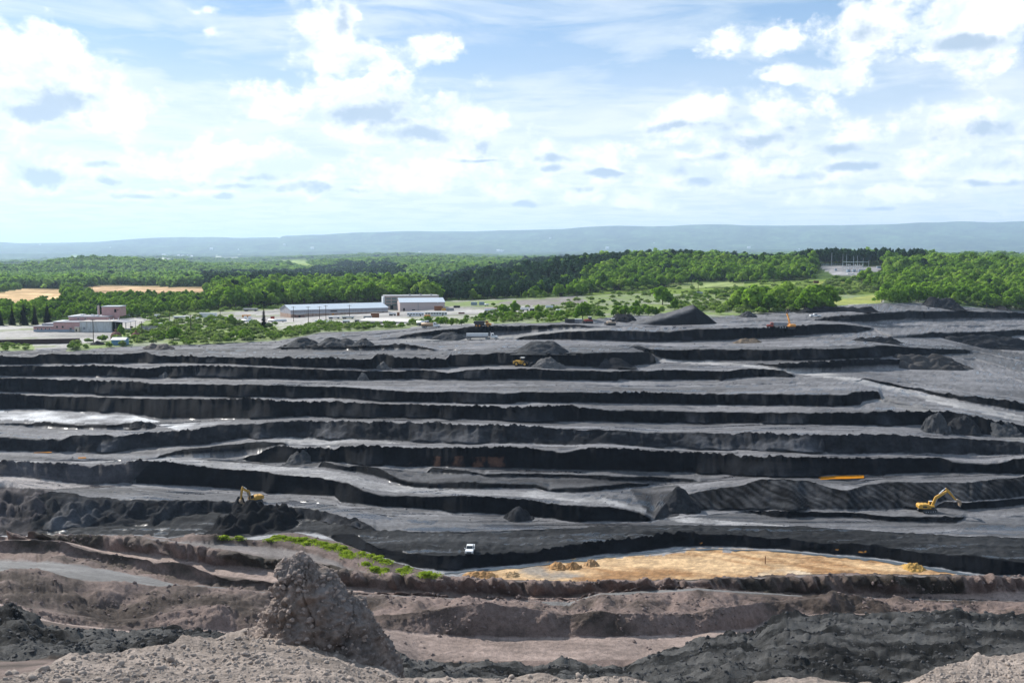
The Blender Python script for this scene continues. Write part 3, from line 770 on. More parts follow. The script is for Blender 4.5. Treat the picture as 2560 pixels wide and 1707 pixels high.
# ---------------------------------------------------------------- land cover (albedo) per terrain point
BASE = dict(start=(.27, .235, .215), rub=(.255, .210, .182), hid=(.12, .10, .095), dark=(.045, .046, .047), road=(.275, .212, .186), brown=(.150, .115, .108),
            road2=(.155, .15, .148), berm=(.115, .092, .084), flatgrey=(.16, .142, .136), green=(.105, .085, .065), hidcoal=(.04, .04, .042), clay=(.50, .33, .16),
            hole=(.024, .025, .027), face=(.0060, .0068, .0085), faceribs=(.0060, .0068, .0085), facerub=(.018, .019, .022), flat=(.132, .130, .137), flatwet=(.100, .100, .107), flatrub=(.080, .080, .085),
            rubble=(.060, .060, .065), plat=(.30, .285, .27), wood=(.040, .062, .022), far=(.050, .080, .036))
COLR = np.zeros((NR, NU, 3))
WET = np.zeros((NR, NU))
for k in range(len(LINES)):
    rr = np.where(ROWK == k)[0]
    if not len(rr):
        continue
    tg = STRIPS[k][0]
    c = np.array(BASE[tg])
    P = ROWP[rr]
    x, y, z = P[..., 0], P[..., 1], P[..., 2]
    col = np.broadcast_to(c, P.shape).copy()
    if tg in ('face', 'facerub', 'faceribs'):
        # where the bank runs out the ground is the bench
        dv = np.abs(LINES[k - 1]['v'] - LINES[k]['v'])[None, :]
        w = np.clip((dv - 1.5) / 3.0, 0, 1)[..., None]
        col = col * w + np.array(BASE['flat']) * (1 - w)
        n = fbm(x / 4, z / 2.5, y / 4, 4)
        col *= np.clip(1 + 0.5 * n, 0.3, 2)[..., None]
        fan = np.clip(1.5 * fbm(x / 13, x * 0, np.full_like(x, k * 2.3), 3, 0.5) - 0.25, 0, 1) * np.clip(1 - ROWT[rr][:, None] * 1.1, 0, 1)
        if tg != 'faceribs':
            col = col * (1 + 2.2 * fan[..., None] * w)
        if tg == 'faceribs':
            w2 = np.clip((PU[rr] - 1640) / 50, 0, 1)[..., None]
            rib = (0.7 * np.sin((x * 0.9 + y * 0.62) * 2 * np.pi / 2.6 + 3.0 * fbm(x / 9, y / 9, z / 9, 3)) + 1.0 * fbm(x / 5, y / 5, z / 5, 4))[..., None]  # light and shaded sides of the ribs put into the colour, plus mottling
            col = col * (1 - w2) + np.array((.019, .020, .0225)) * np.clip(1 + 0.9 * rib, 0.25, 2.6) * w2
    elif tg in ('flat', 'flatwet', 'flatrub', 'rubble', 'hole'):
        n1 = fbm(x / 40, y / 6, np.full_like(x, 1.0 * k), 5, 0.6)
        n2 = fbm(x / 14, y / 1.8, np.full_like(x, 2.0 * k), 4, 0.6)
        col *= np.clip(1 + 0.50 * n1 + 0.22 * n2, 0.25, 2)[..., None]
        tk = np.abs(fbm(x / 45 + 0.02 * y, y / 3.2, np.full_like(x, 11.0 + k), 3, 0.55))
        tk2 = np.abs(fbm(x / 30 - 0.03 * y, y / 2.0, np.full_like(x, 31.0 + k), 3, 0.55))
        col *= (1 - 0.26 * np.exp(-(tk / 0.07) ** 2) - 0.16 * np.exp(-(tk2 / 0.06) ** 2) + 0.10 * np.exp(-((tk - 0.2) / 0.06) ** 2))[..., None]
        wet = fbm(x / 22, y / 2.0, np.full_like(x, 5.0 + k), 4, 0.6)
        thr = 0.42 if tg != 'flatwet' else 0.22
        WET[rr] = np.clip((wet - thr) * 6, 0, 1)
    elif tg in ('brown', 'berm', 'green', 'hid'):
        n1 = fbm(x / 9, y / 9, z / 5, 5, 0.6)
        w = np.clip(0.5 + 1.5 * n1, 0, 1)[..., None]
        dk = np.array((.058, .044, .037)) if tg != 'berm' else np.array((.048, .040, .033))
        lt = np.array((.180, .132, .116))
        col = dk * (1 - w) + lt * w
        if tg == 'green':
            col *= 0.75
    elif tg in ('road', 'road2', 'flatgrey'):
        n1 = fbm(x / 8, y / 1.6, np.full_like(x, 3.0), 5, 0.6)
        n2 = fbm(x / 3, y / 2, np.full_like(x, 8.0), 4, 0.6)
        col *= (1 + 0.30 * n1 + 0.22 * n2)[..., None]
    elif tg in ('dark',):
        n1 = fbm(x / 7, y / 7, z / 4, 5, 0.65)
        w = np.clip(0.42 + 1.6 * n1, 0, 1)[..., None]
        col = np.array((.013, .0135, .014)) * (1 - w) + np.array((.064, .063, .062)) * w
        lf = np.clip((300 - PU[rr]) / 400, 0, 1)[..., None]
        col = col * (1 - 0.15 * lf)
    elif tg in ('rub', 'start'):
        n1 = fbm(x / 1.5, y / 1.5, z / 1.5, 5, 0.65)
        col *= np.clip(1 + 0.55 * n1, 0.3, 1.8)[..., None]
    elif tg == 'clay':
        n1 = fbm(x / 5 + 0.3 * y, y / 4.5, np.full_like(x, 1.0), 6, 0.65)
        n2 = fbm(x / 25, y / 12, np.full_like(x, 7.0), 4)
        w = np.clip(0.5 + 0.9 * n1 + 0.6 * n2, 0, 1)[..., None]
        n3 = fbm(x / 1.6 - 0.4 * y, y / 1.8, np.full_like(x, 5.0), 4, 0.65)
        col = (np.array((.26, .140, .060)) * (1 - w) + np.array((.50, .340, .190)) * w) * (1 + 0.28 * n3)[..., None]
        tk = np.abs(fbm(x / 16, y / 2.2, np.full_like(x, 3.0), 3))
        col *= (1 - 0.18 * np.exp(-(tk / 0.06) ** 2))[..., None]
    elif tg == 'plat':
        n1 = fbm(x / 30, y / 25, np.full_like(x, 1.0), 5, 0.6)
        n2 = fbm(x / 60, y / 20, np.full_like(x, 4.0), 5, 0.65)
        col *= (1 + 0.45 * n1)[..., None]
        w = np.clip((n2 - 0.18) * 5, 0, 1)[..., None] * 0.75
        col = col * (1 - w) + np.array((.14, .17, .06)) * w
    elif tg in ('wood', 'far'):
        n1 = fbm(x / 120, y / 160, np.full_like(x, 1.0), 5, 0.6)
        col *= (1 + 0.8 * n1)[..., None]
        if tg == 'far':
            n2 = fbm(x / 700, y / 1500, np.full_like(x, 4.0), 5, 0.6)
            w = np.clip((n2 - 0.30) * 9, 0, 1)[..., None] * np.clip((9000 - y) / 2500, 0, 1)[..., None]
            col = col * (1 - w) + np.array((.17, .20, .09)) * w
            n3 = fbm(x / 400, y / 900, np.full_like(x, 9.0), 4, 0.6)
            col *= (1 + 0.5 * n3)[..., None]
    COLR[rr] = col

rowtag = np.array([STRIPS[k][0] for k in ROWK])
_pit = (np.arange(NR) > np.where(ROWK == NBANK)[0].max())[:, None]


_N1 = fbm(DX / 12, DY / 12, DX * 0 + 2, 3)
_N2 = fbm(DX / 9, DY / 9, DX * 0 + 6, 3)


def paint(poly, rgb, feather_noise=0.0, amount=1.0, only=None, scale=10.0, rag=0.0):
    m = in_poly(PU + rag * _N1, PV + rag * 0.35 * _N2, poly)
    if only is not None:
        m &= np.isin(rowtag, only)[:, None]
    if not m.any():
        return
    n = fbm(DX[m] / scale, DY[m] / scale, np.zeros(m.sum()), 4)
    w = np.clip(amount + feather_noise * n, 0, 1)[:, None]
    COLR[m] = COLR[m] * (1 - w) + np.array(rgb) * (1 + 0.25 * n[:, None]) * w


PITTAGS = ['flat', 'flatwet', 'flatrub', 'rubble', 'hole', 'face', 'facerub', 'faceribs', 'clay']
# brown-grey spoil at the pit's left end
paint([(-400, 1150), (60, 1168), (160, 1195), (300, 1215), (140, 1222), (90, 1240), (110, 1270), (60, 1300), (110, 1338), (-400, 1345)], (.050, .043, .046), 0.6, 0.85, PITTAGS, 5, 16)
paint([(-400, 1150), (380, 1150), (330, 1205), (200, 1212), (60, 1190), (-400, 1185)], (.050, .047, .052), 0.6, 0.6, PITTAGS)
paint([(-400, 1185), (0, 1187), (110, 1198), (230, 1215), (140, 1222), (-400, 1200)], (.22, .20, .195), 0.3, 0.9, PITTAGS)
# mud and ochre sediment round the pond
CLAY = [(1140, 1446), (1174, 1428), (1243, 1422), (1366, 1408), (1480, 1398), (1595, 1389), (1672, 1378), (1775, 1375), (1928, 1379), (2043, 1386), (2157, 1397), (2253, 1412), (2368, 1426), (2410, 1438), (2420, 1470), (1080, 1470)]
_m = np.isin(rowtag, ['clay'])[:, None] & ~in_poly(PU + 14 * fbm(DX / 5, DY / 5, DX * 0, 3), PV + 6 * fbm(DX / 4, DY / 4, DX * 0 + 9, 3), CLAY)
COLR[_m] = np.array((.24, .24, .25)) * (1 + 0.3 * fbm(DX[_m] / 6, DY[_m] / 3, DX[_m] * 0, 4)[:, None])
paint([(1290, 1440), (1300, 1418), (1400, 1412), (1470, 1420), (1460, 1440), (1380, 1450)], (.20, .17, .14), 1.2, 0.35, ['clay'], 5)
paint([(1870, 1462), (1900, 1430), (1960, 1418), (2030, 1432), (2050, 1462)], (.42, .33, .23), 0.8, 0.4, ['clay'], 4)
for poly in ([(2036, 1367), (2050, 1367), (2048, 1370)], [(2140, 1376), (2166, 1379), (2164, 1383), (2146, 1380)], [(2082, 1372), (2096, 1373), (2094, 1375)], [(1742, 1354), (1752, 1354), (1752, 1357), (1743, 1357)]):
    paint(poly, (.58, .26, .035), 1.2, 0.6, ['face', 'clay'], 0.8, 2)
# light dusty haul roads through the pit
for poly, c, a in [
    ([(0, 1150), (230, 1158), (400, 1143), (560, 1120), (660, 1105), (740, 1092), (860, 1080), (1000, 1108), (860, 1108), (720, 1116), (600, 1132), (480, 1148), (640, 1160), (840, 1178), (980, 1212), (1150, 1226), (1360, 1228), (1500, 1240), (1640, 1282), (1800, 1300), (2250, 1335), (2400, 1340),
      (1700, 1305), (1540, 1262), (1300, 1240), (1050, 1234), (920, 1222), (850, 1202), (640, 1178), (420, 1156), (330, 1152), (0, 1158)], (.25, .245, .248), 0.88),
    ([(1640, 905), (1690, 907), (1850, 915), (1990, 935), (2080, 945), (2170, 965), (2270, 985), (2330, 1005), (2560, 1055), (2560, 1040), (2340, 990), (2200, 955), (2090, 935), (1950, 920), (1760, 900), (1660, 896)], (.27, .262, .26), 0.85),
    ([(1000, 848), (1200, 842), (1290, 838), (1420, 822), (1500, 818), (1540, 822), (1420, 832), (1300, 846), (1150, 852), (1000, 856)], (.20, .195, .19), 0.8),
    ([(2090, 975), (2200, 1005), (2560, 1110), (2560, 1085), (2330, 1020), (2230, 995)], (.13, .125, .12), 0.5),
]:
    paint(poly, c, 0.3, a, ['flat', 'flatwet', 'flatrub', 'rubble'], 6)
for poly in ([(880, 1108), (950, 1106), (960, 1112), (890, 1114)],
             [(90, 1060), (330, 1066), (380, 1070), (330, 1076), (120, 1070)], [(240, 1178), (560, 1180), (860, 1215), (1250, 1240), (1400, 1252), (1400, 1262), (1000, 1226), (700, 1200), (240, 1196)], [(716, 1292), (830, 1298), (820, 1312), (720, 1312)], [(118, 1324), (168, 1322), (168, 1328), (140, 1339), (116, 1336)], [(386, 1330), (428, 1318), (428, 1328), (410, 1340), (384, 1342)],
             [(620, 1240), (760, 1250), (980, 1290), (1100, 1300), (1080, 1312), (800, 1278)]):
    m_ = in_poly(PU, PV, poly) & np.isin(rowtag, ['flat', 'flatwet', 'flatrub', 'hole', 'rubble'])[:, None]
    n_ = fbm(DX[m_] / 14, DY[m_] / 1.6, DX[m_] * 0 + 2, 5, 0.6)
    WET[m_] = np.maximum(WET[m_], np.clip(0.45 + 2.2 * n_, 0, 1))
# sky reflection of the flooded left benches painted into the mud colour, dark coal on the flank left of the cone
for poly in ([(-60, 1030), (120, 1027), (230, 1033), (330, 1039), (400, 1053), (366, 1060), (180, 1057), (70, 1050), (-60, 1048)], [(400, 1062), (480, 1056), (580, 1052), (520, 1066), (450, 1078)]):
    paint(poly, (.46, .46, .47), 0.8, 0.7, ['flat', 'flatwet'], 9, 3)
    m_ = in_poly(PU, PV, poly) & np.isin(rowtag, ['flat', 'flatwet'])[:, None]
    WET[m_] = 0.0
paint([(1570, 1222), (1690, 1212), (1700, 1288), (1640, 1300)], (.030, .030, .033), 0.4, 0.9, ['flat', 'face', 'faceribs', 'rubble'], 6, 4)
# rust seep on the tall wall
paint([(1010, 1160), (1085, 1140), (1260, 1142), (1262, 1168), (1080, 1166)], (.060, .030, .020), 1.6, 0.25, ['face'], 2.0)
# plateau: grass, scrub and meadow
GRASS = [
    [(-330, 850), (80, 856), (90, 876), (-330, 884)],
    [(165, 880), (170, 862), (280, 850), (330, 820), (370, 800), (420, 788), (560, 795), (600, 808), (690, 812), (700, 835), (700, 852), (548, 860), (402, 864), (278, 868)],
    [(690, 852), (700, 828), (780, 806), (860, 812), (1000, 812), (1060, 802), (1180, 797), (1250, 786), (1370, 776), (1450, 762), (1511, 795), (1383, 807), (1262, 809), (1200, 807), (1060, 812), (1010, 821), (805, 831), (750, 842)],
    [(1330, 764), (1420, 752), (1480, 730), (1640, 722), (1720, 710), (1850, 708), (2000, 700), (2120, 696), (2212, 732), (2203, 758), (2100, 764), (1990, 778), (1858, 785), (1800, 792), (1602, 789), (1511, 793), (1450, 800), (1380, 785)],
    [(1040, 760), (1140, 752), (1200, 752), (1400, 740), (1400, 752), (1300, 762), (1180, 770)],
    [(330, 800), (420, 783), (560, 772), (700, 766), (700, 772), (560, 779), (420, 792)],
]
RIGHTWOOD = [(2210, 758), (2214, 700), (2560, 695), (2900, 695), (2900, 790), (2560, 780), (2423, 768), (2321, 757)]
paint(RIGHTWOOD, (.060, .095, .030), 0.5, 0.9, ['plat'], 10)
for g in GRASS:
    paint(g, (.135, .185, .045), 0.5, 0.85, ['plat', 'wood', 'flat'], 15)
paint([(1236, 757), (1300, 750), (1400, 744), (1456, 746), (1470, 756), (1400, 762), (1300, 763)], (.17, .15, .14), 0.4, 0.9, ['plat', 'wood'], 12)
paint([(2080, 752), (2150, 742), (2203, 734), (2203, 757), (2083, 763)], (.24, .26, .055), 0.3, 0.95, ['plat', 'wood'], 12)
FIELDS = [
    ([(-330, 740), (0, 733), (18, 728), (54, 723), (153, 725), (150, 750), (48, 760), (0, 752), (-330, 760)], (.47, .33, .19)),
    ([(205, 717), (250, 715), (318, 714), (417, 718), (512, 720), (506, 733), (357, 734), (268, 738), (240, 732)], (.45, .31, .19)),
    ([(684, 661), (706, 648), (750, 646), (775, 661), (790, 677), (760, 678), (713, 667)], (.26, .33, .10)),
    ([(-330, 662), (0, 662), (98, 664), (143, 667), (131, 674), (-330, 676)], (.25, .30, .13)),
    ([(539, 640), (548, 646), (560, 658), (574, 656), (589, 652), (613, 643), (595, 641), (574, 643)], (.42, .44, .36)),
    ([(405, 642), (412, 652), (428, 662), (436, 661), (420, 648), (414, 641)], (.5, .5, .48)),
    ([(380, 652), (405, 650), (412, 657), (390, 660)], (.26, .33, .13)),
    ([(797, 693), (820, 690), (910, 693), (905, 697), (800, 698)], (.38, .30, .18)),
    ([(178, 645), (235, 643), (232, 649), (180, 650)], (.32, .40, .18)),
    ([(1085, 652), (1125, 648), (1125, 653), (1090, 656)], (.38, .38, .20)),
    ([(2046, 666), (2086, 663), (2199, 667), (2207, 671), (2192, 679), (2134, 690), (2083, 688)], (.235, .23, .235)),
    ([(905, 668), (940, 664), (985, 664), (975, 669), (920, 672)], (.27, .33, .12)),
    ([(1160, 654), (1215, 650), (1270, 651), (1250, 656), (1170, 658)], (.33, .33, .17)),
    ([(600, 668), (640, 663), (668, 664), (650, 671)], (.26, .33, .12)),
    ([(2042, 704), (2110, 701), (2114, 709), (2045, 713)], (.24, .27, .08)),
    ([(1640, 712), (1760, 706), (1860, 707), (1860, 716), (1700, 722)], (.2, .24, .10)),
]
for poly, c in FIELDS:
    paint(poly, c, 0.15, 1.0, ['wood', 'far', 'plat'], 30)

# ---------------------------------------------------------------- ground materials
def ground_mat(name, s1, s2, bump, dist, var=0.5, far=False, streak=0.0):
    m = bpy.data.materials.new(name)
    m.use_nodes = True
    nt = m.node_tree
    nt.nodes.clear()
    B = NB(nt)
    at = B.node('ShaderNodeAttribute', attribute_name='Col')
    wt = B.node('ShaderNodeAttribute', attribute_name='wet')
    pos = B.node('ShaderNodeNewGeometry').outputs['Position']
    n1 = B.noise(pos, s1, 6, 0.65).outputs['Fac']
    n2 = B.noise(pos, s2, 5, 0.65).outputs['Fac']
    f = B.math('ADD', B.math('MULTIPLY', B.smooth(n1, 0.28, 0.72), var), B.math('MULTIPLY', B.smooth(n2, 0.28, 0.72), var))
    f = B.math('ADD', f, 1.0 - var)
    if streak:
        sn = B.noise(B.vec('MULTIPLY', pos, (0.10, 1.1, 0.3)), 1.0, 6, 0.7, 0.6).outputs['Fac']
        f = B.math('MULTIPLY', f, B.math('ADD', 1.0 - streak, B.math('MULTIPLY', B.smooth(sn, 0.33, 0.67), 2 * streak)))
    cm = B.vec('SCALE', at.outputs['Color'], None)
    nt.links.new(f, cm.node.inputs['Scale'])
    bs = B.node('ShaderNodeBsdfPrincipled')
    wet = wt.outputs['Fac']
    dark = B.mixc(wet, cm, B.vec('MULTIPLY', cm, (0.45, 0.45, 0.47)))
    B.put(bs.inputs['Base Color'], dark)
    rg = B.math('SUBTRACT', 0.88, B.math('MULTIPLY', wet, 0.62))
    B.put(bs.inputs['Roughness'], rg)
    lum = B.node('ShaderNodeRGBToBW')
    B.put(lum.inputs[0], at.outputs['Color'])
    B.put(bs.inputs['Specular IOR Level'], 0.0 if far else B.math('MAXIMUM', B.smooth(lum.outputs[0], 0.012, 0.07, 0.03, 0.22), B.math('MULTIPLY', wet, 0.5)))
    if bump:
        bp = B.node('ShaderNodeBump')
        bp.inputs['Distance'].default_value = dist
        B.put(bp.inputs['Strength'], B.math('SUBTRACT', bump, B.math('MULTIPLY', wet, bump * 0.9)))
        B.put(bp.inputs['Height'], B.math('ADD', n1, B.math('MULTIPLY', n2, 0.5)))
        nt.links.new(bp.outputs[0], bs.inputs['Normal'])
    o = B.node('ShaderNodeOutputMaterial')
    nt.links.new(bs.outputs[0], o.inputs[0])
    return m


def terrain_object(name, r0, r1, mat, kind='structure'):
    n = r1 - r0 + 1
    V = ROWP[r0:r1 + 1].reshape(-1, 3)
    i = np.arange((n - 1))[:, None] * NU + np.arange(NU - 1)[None, :]
    Q = np.stack([i, i + 1, i + NU + 1, i + NU], -1).reshape(-1, 4)
    me = np_mesh(name, V, Q)
    ca = me.color_attributes.new('Col', 'FLOAT_COLOR', 'POINT')
    c4 = np.ones((n * NU, 4), np.float32)
    c4[:, :3] = np.clip(COLR[r0:r1 + 1], 0, 1).reshape(-1, 3)
    ca.data.foreach_set('color', c4.ravel())
    wa = me.attributes.new('wet', 'FLOAT', 'POINT')
    wa.data.foreach_set('value', WET[r0:r1 + 1].astype(np.float32).ravel())
    me.materials.append(mat)
    o = bpy.data.objects.new(name, me)
    o['kind'] = kind
    return link(o)


_r = lambda k: int(np.where(ROWK == k)[0].max())
M_BANK = ground_mat('spoil_ground', 1.6, 9.0, 1.0, 0.25)
M_PIT = ground_mat('coal_ground', 0.9, 5.0, 0.8, 0.22, streak=0.16)
M_PLAT = ground_mat('gravel_ground', 0.25, 1.6, 0.6, 0.3)
M_HILL = ground_mat('wooded_ground', 0.012, 0.06, 0.0, 1.0, 0.7, far=True)
terrain_object('spoil_bank_ground', 0, _r(NBANK - 1), M_BANK)
terrain_object('quarry_ground', _r(NBANK - 1), _r(NPIT), M_PIT)
terrain_object('plateau_ground', _r(NPIT), _r(NPIT + 1), M_PLAT)
terrain_object('hills', _r(NPIT + 1), NR - 1, M_HILL)

# ---------------------------------------------------------------- plants
def leaf_mat(name, cols, transl=0.5):
    m = bpy.data.materials.new(name)
    m.use_nodes = True
    nt = m.node_tree
    nt.nodes.clear()
    B = NB(nt)
    oi = B.node('ShaderNodeObjectInfo')
    pos = B.node('ShaderNodeTexCoord').outputs['Object']
    cr = B.node('ShaderNodeValToRGB')
    cr.color_ramp.elements.remove(cr.color_ramp.elements[1])
    for i, c in enumerate(cols):
        e = cr.color_ramp.elements[0] if i == 0 else cr.color_ramp.elements.new(i / (len(cols) - 1))
        e.position = i / (len(cols) - 1)
        e.color = (*c, 1)
    n = B.noise(pos, 7.0, 3, 0.6).outputs['Fac']
    B.put(cr.inputs[0], B.math('ADD', B.math('MULTIPLY', oi.outputs['Random'], 0.75), B.math('MULTIPLY', B.math('SUBTRACT', n, 0.35), 0.8), clamp=True))
    d = B.node('ShaderNodeBsdfDiffuse')
    t = B.node('ShaderNodeBsdfTranslucent')
    B.put(d.inputs[0], cr.outputs[0])
    B.put(t.inputs[0], B.vec('MULTIPLY', cr.outputs[0], (1.25, 1.35, 0.7)))
    mx = B.node('ShaderNodeMixShader')
    mx.inputs[0].default_value = transl
    nt.links.new(d.outputs[0], mx.inputs[1])
    nt.links.new(t.outputs[0], mx.inputs[2])
    o = B.node('ShaderNodeOutputMaterial')
    nt.links.new(mx.outputs[0], o.inputs[0])
    return m


LEAF = leaf_mat('broad_leaf', [(.065, .135, .026), (.125, .225, .034), (.180, .290, .048), (.225, .300, .085)])
LEAFV = leaf_mat('hazed_valley_leaf', [(.090, .170, .060), (.140, .245, .075), (.190, .300, .090), (.230, .310, .130)])  # lighter, bluer leaf for distant trees: air haze put into the colour
LEAFB = leaf_mat('scrub_leaf', [(.085, .150, .032), (.140, .225, .045), (.200, .245, .130), (.185, .285, .045)])
LEAFY = leaf_mat('young_leaf', [(.17, .25, .03), (.24, .31, .045), (.30, .34, .08)], 0.45)
LEAFC = leaf_mat('needle', [(.020, .048, .026), (.028, .060, .030), (.040, .075, .036)], 0.2)


def plain(name, rgb, rough=0.7, spec=0.3, metal=0.0, var=0.18, scale=1.2, dirt=None):
    m = bpy.data.materials.new(name)
    m.use_nodes = True
    nt = m.node_tree
    nt.nodes.clear()
    B = NB(nt)
    pos = B.node('ShaderNodeTexCoord').outputs['Object']
    n = B.noise(pos, scale, 5, 0.65).outputs['Fac']
    c = B.vec('SCALE', (*rgb,), None)
    nt.links.new(B.math('ADD', 1.0 - var, B.math('MULTIPLY', n, 2 * var)), c.node.inputs['Scale'])
    if dirt:
        st = B.noise(B.vec('MULTIPLY', pos, (3.0, 3.0, 0.5)), scale, 5, 0.7).outputs['Fac']
        c = B.mixc(B.math('MULTIPLY', B.smooth(st, 0.45, 0.68), dirt[1]), c, (*dirt[0], 1))
    bs = B.node('ShaderNodeBsdfPrincipled')
    B.put(bs.inputs['Base Color'], c)
    B.put(bs.inputs['Roughness'], B.math('ADD', rough - 0.1, B.math('MULTIPLY', n, 0.2)))
    bs.inputs['Metallic'].default_value = metal
    bs.inputs['Specular IOR Level'].default_value = spec
    o = B.node('ShaderNodeOutputMaterial')
    nt.links.new(bs.outputs[0], o.inputs[0])
    return m


BARK = plain('bark', (.10, .08, .06), 0.9, 0.1)


def tube_np(pts, rads, n=6):
    V, F = [], []
    for i, (p, r) in enumerate(zip(pts, rads)):
        for j in range(n):
            a = 2 * math.pi * j / n
            V.append((p[0] + r * math.cos(a), p[1] + r * math.sin(a), p[2]))
    for i in range(len(pts) - 1):
        for j in range(n):
            a, b = i * n + j, i * n + (j + 1) % n
            F.append((a, b, b + n, a + n))
    return V, F


def crown(rng, lobes, nq, size, flat=0.0):
    """leaf clumps spread through a set of ellipsoid lobes; returns verts, quads, normals"""
    w = np.array([l[3] * l[4] for l in lobes])
    idx = rng.choice(len(lobes), nq, p=w / w.sum())
    L = np.array(lobes)[idx]
    d = rng.normal(size=(nq, 3))
    d /= np.linalg.norm(d, axis=1)[:, None]
    low = d[:, 2] < -0.35
    d[low, 2] *= -0.5
    d /= np.linalg.norm(d, axis=1)[:, None]
    rad = 0.72 + 0.33 * rng.random(nq)
    c = L[:, :3] + d * rad[:, None] * np.stack([L[:, 3], L[:, 3], L[:, 4]], 1)
    nrm = d + rng.normal(size=(nq, 3)) * 0.55
    nrm[:, 2] += flat
    nrm /= np.linalg.norm(nrm, axis=1)[:, None]
    a = np.cross(nrm, rng.normal(size=(nq, 3)))
    a /= np.linalg.norm(a, axis=1)[:, None]
    b = np.cross(nrm, a)
    s = size * (0.65 + 0.7 * rng.random(nq))[:, None]
    jit_ = lambda: 0.75 + 0.5 * rng.random(nq)[:, None]
    V = np.stack([c - a * s * jit_() - b * s * 0.8, c + a * s - b * s * jit_() * 0.7, c + a * s * jit_() + b * s * 0.8, c - a * s * 0.9 + b * s * jit_()], 1)
    cen = np.array([0, 0, 0.55])
    outw = c - cen
    outw /= np.linalg.norm(outw, axis=1)[:, None]
    vn = outw * 0.5 + d * 0.35 + nrm * 0.4
    vn /= np.linalg.norm(vn, axis=1)[:, None]
    return V.reshape(-1, 3), np.arange(nq * 4).reshape(-1, 4), np.repeat(vn, 4, axis=0)


def leafy_mesh(name, V, Q, N, leafm, trunk=None):
    nV = len(V)
    Vs, Qs, Ns = V, Q, N
    if trunk is not None:
        tv, tf = np.array(trunk[0]), np.array(trunk[1])
        tn = tv * np.array([1, 1, 0]) + 1e-4
        tn = tn / np.linalg.norm(tn, axis=1)[:, None]
        Vs = np.concatenate([V, tv])
        Qs = np.concatenate([Q, tf + nV])
        Ns = np.concatenate([N, tn])
    me = np_mesh(name, Vs, Qs, True)
    me.materials.append(leafm)
    if trunk is not None:
        me.materials.append(BARK)
        mi = np.zeros(len(Qs), np.int32)
        mi[len(Q):] = 1
        me.polygons.foreach_set('material_index', mi)
    if len(me.vertices) == len(Ns):
        me.normals_split_custom_set_from_vertices(Ns.astype(np.float32))
    return me


def broad_lobes(rng, wide=1.0):
    lb = [(0, 0, 0.50, 0.26 * wide, 0.40)]
    for i in range(7):
        a = i * 2.4 + rng.random() * 0.8
        r = (0.14 + 0.12 * rng.random()) * wide
        z = 0.20 + 0.58 * rng.random()
        q = 0.12 + 0.07 * rng.random()
        lb.append((r * math.cos(a), r * math.sin(a), z, q * wide, q * 1.05))
    lb.append((0.04, 0.02, 0.85, 0.13 * wide, 0.13))
    return lb


def broad_tree(seed, nq, size, wide=1.0, leafm=None, trunk=True):
    rng = np.random.default_rng(seed)
    V, Q, N = crown(rng, broad_lobes(rng, wide), nq, size)
    tr = None
    if trunk:
        tv, tf = tube_np([(0, 0, -0.04), (0.005, 0, 0.2), (0.01, 0.01, 0.42), (0, 0.01, 0.7)], [0.028, 0.02, 0.015, 0.006])
        for i in range(3):
            a = i * 2.1 + seed
            v2, f2 = tube_np([(0.005, 0, 0.3), (0.1 * math.cos(a), 0.1 * math.sin(a), 0.5), (0.2 * math.cos(a), 0.2 * math.sin(a), 0.62)], [0.012, 0.009, 0.004], 5)
            k = len(tv)
            tv = tv + v2
            tf = tf + [tuple(q + k for q in f) for f in f2]
        tr = (tv, tf)
    return leafy_mesh('broad_tree_mesh', V, Q, N, leafm or LEAF, tr)


def conifer_tree(seed, nl, per, wide=0.2, trunk=True, bare=0.06):
    rng = np.random.default_rng(seed)
    V, N = [], []
    for i in range(nl):
        t = i / (nl - 1)
        z = bare + (1 - bare) * t
        R = wide * (1 - t) ** 0.85 * (0.8 + 0.35 * rng.random()) + 0.01
        m = max(4, int(per * (1 - 0.6 * t)))
        for j in range(m):
            a = 2 * math.pi * (j + rng.random()) / m
            r1 = R * (0.75 + 0.45 * rng.random())
            ca, sa = math.cos(a), math.sin(a)
            w = 0.5 * R * (0.6 + 0.5 * rng.random()) + 0.012
            z1 = z - 0.35 * r1
            V += [(0.15 * R * ca, 0.15 * R * sa, z + 0.02), (r1 * 0.6 * ca - w * sa, r1 * 0.6 * sa + w * ca, (z + z1) / 2), (r1 * ca, r1 * sa, z1), (r1 * 0.6 * ca + w * sa, r1 * 0.6 * sa - w * ca, (z + z1) / 2)]
            N += [(ca * 0.75, sa * 0.75, 0.65)] * 4
    V = np.array(V)
    N = np.array(N)
    tr = tube_np([(0, 0, -0.03), (0, 0, 0.5), (0, 0, 0.97)], [0.022, 0.014, 0.003]) if trunk else None
    return leafy_mesh('conifer_mesh', V, np.arange(len(V)).reshape(-1, 4), N, LEAFC, tr)


def bush_mesh(seed, nq, size, leafm):
    rng = np.random.default_rng(seed)
    lb = [(0, 0, 0.40, 0.40, 0.42)]
    for i in range(5):
        a = i * 1.3 + rng.random()
        lb.append((0.34 * math.cos(a), 0.34 * math.sin(a), 0.25 + 0.3 * rng.random(), 0.24, 0.27))
    V, Q, N = crown(rng, lb, nq, size)
    V[:, 2] = np.maximum(V[:, 2], -0.02)
    return leafy_mesh('bush_mesh', V, Q, N, leafm)


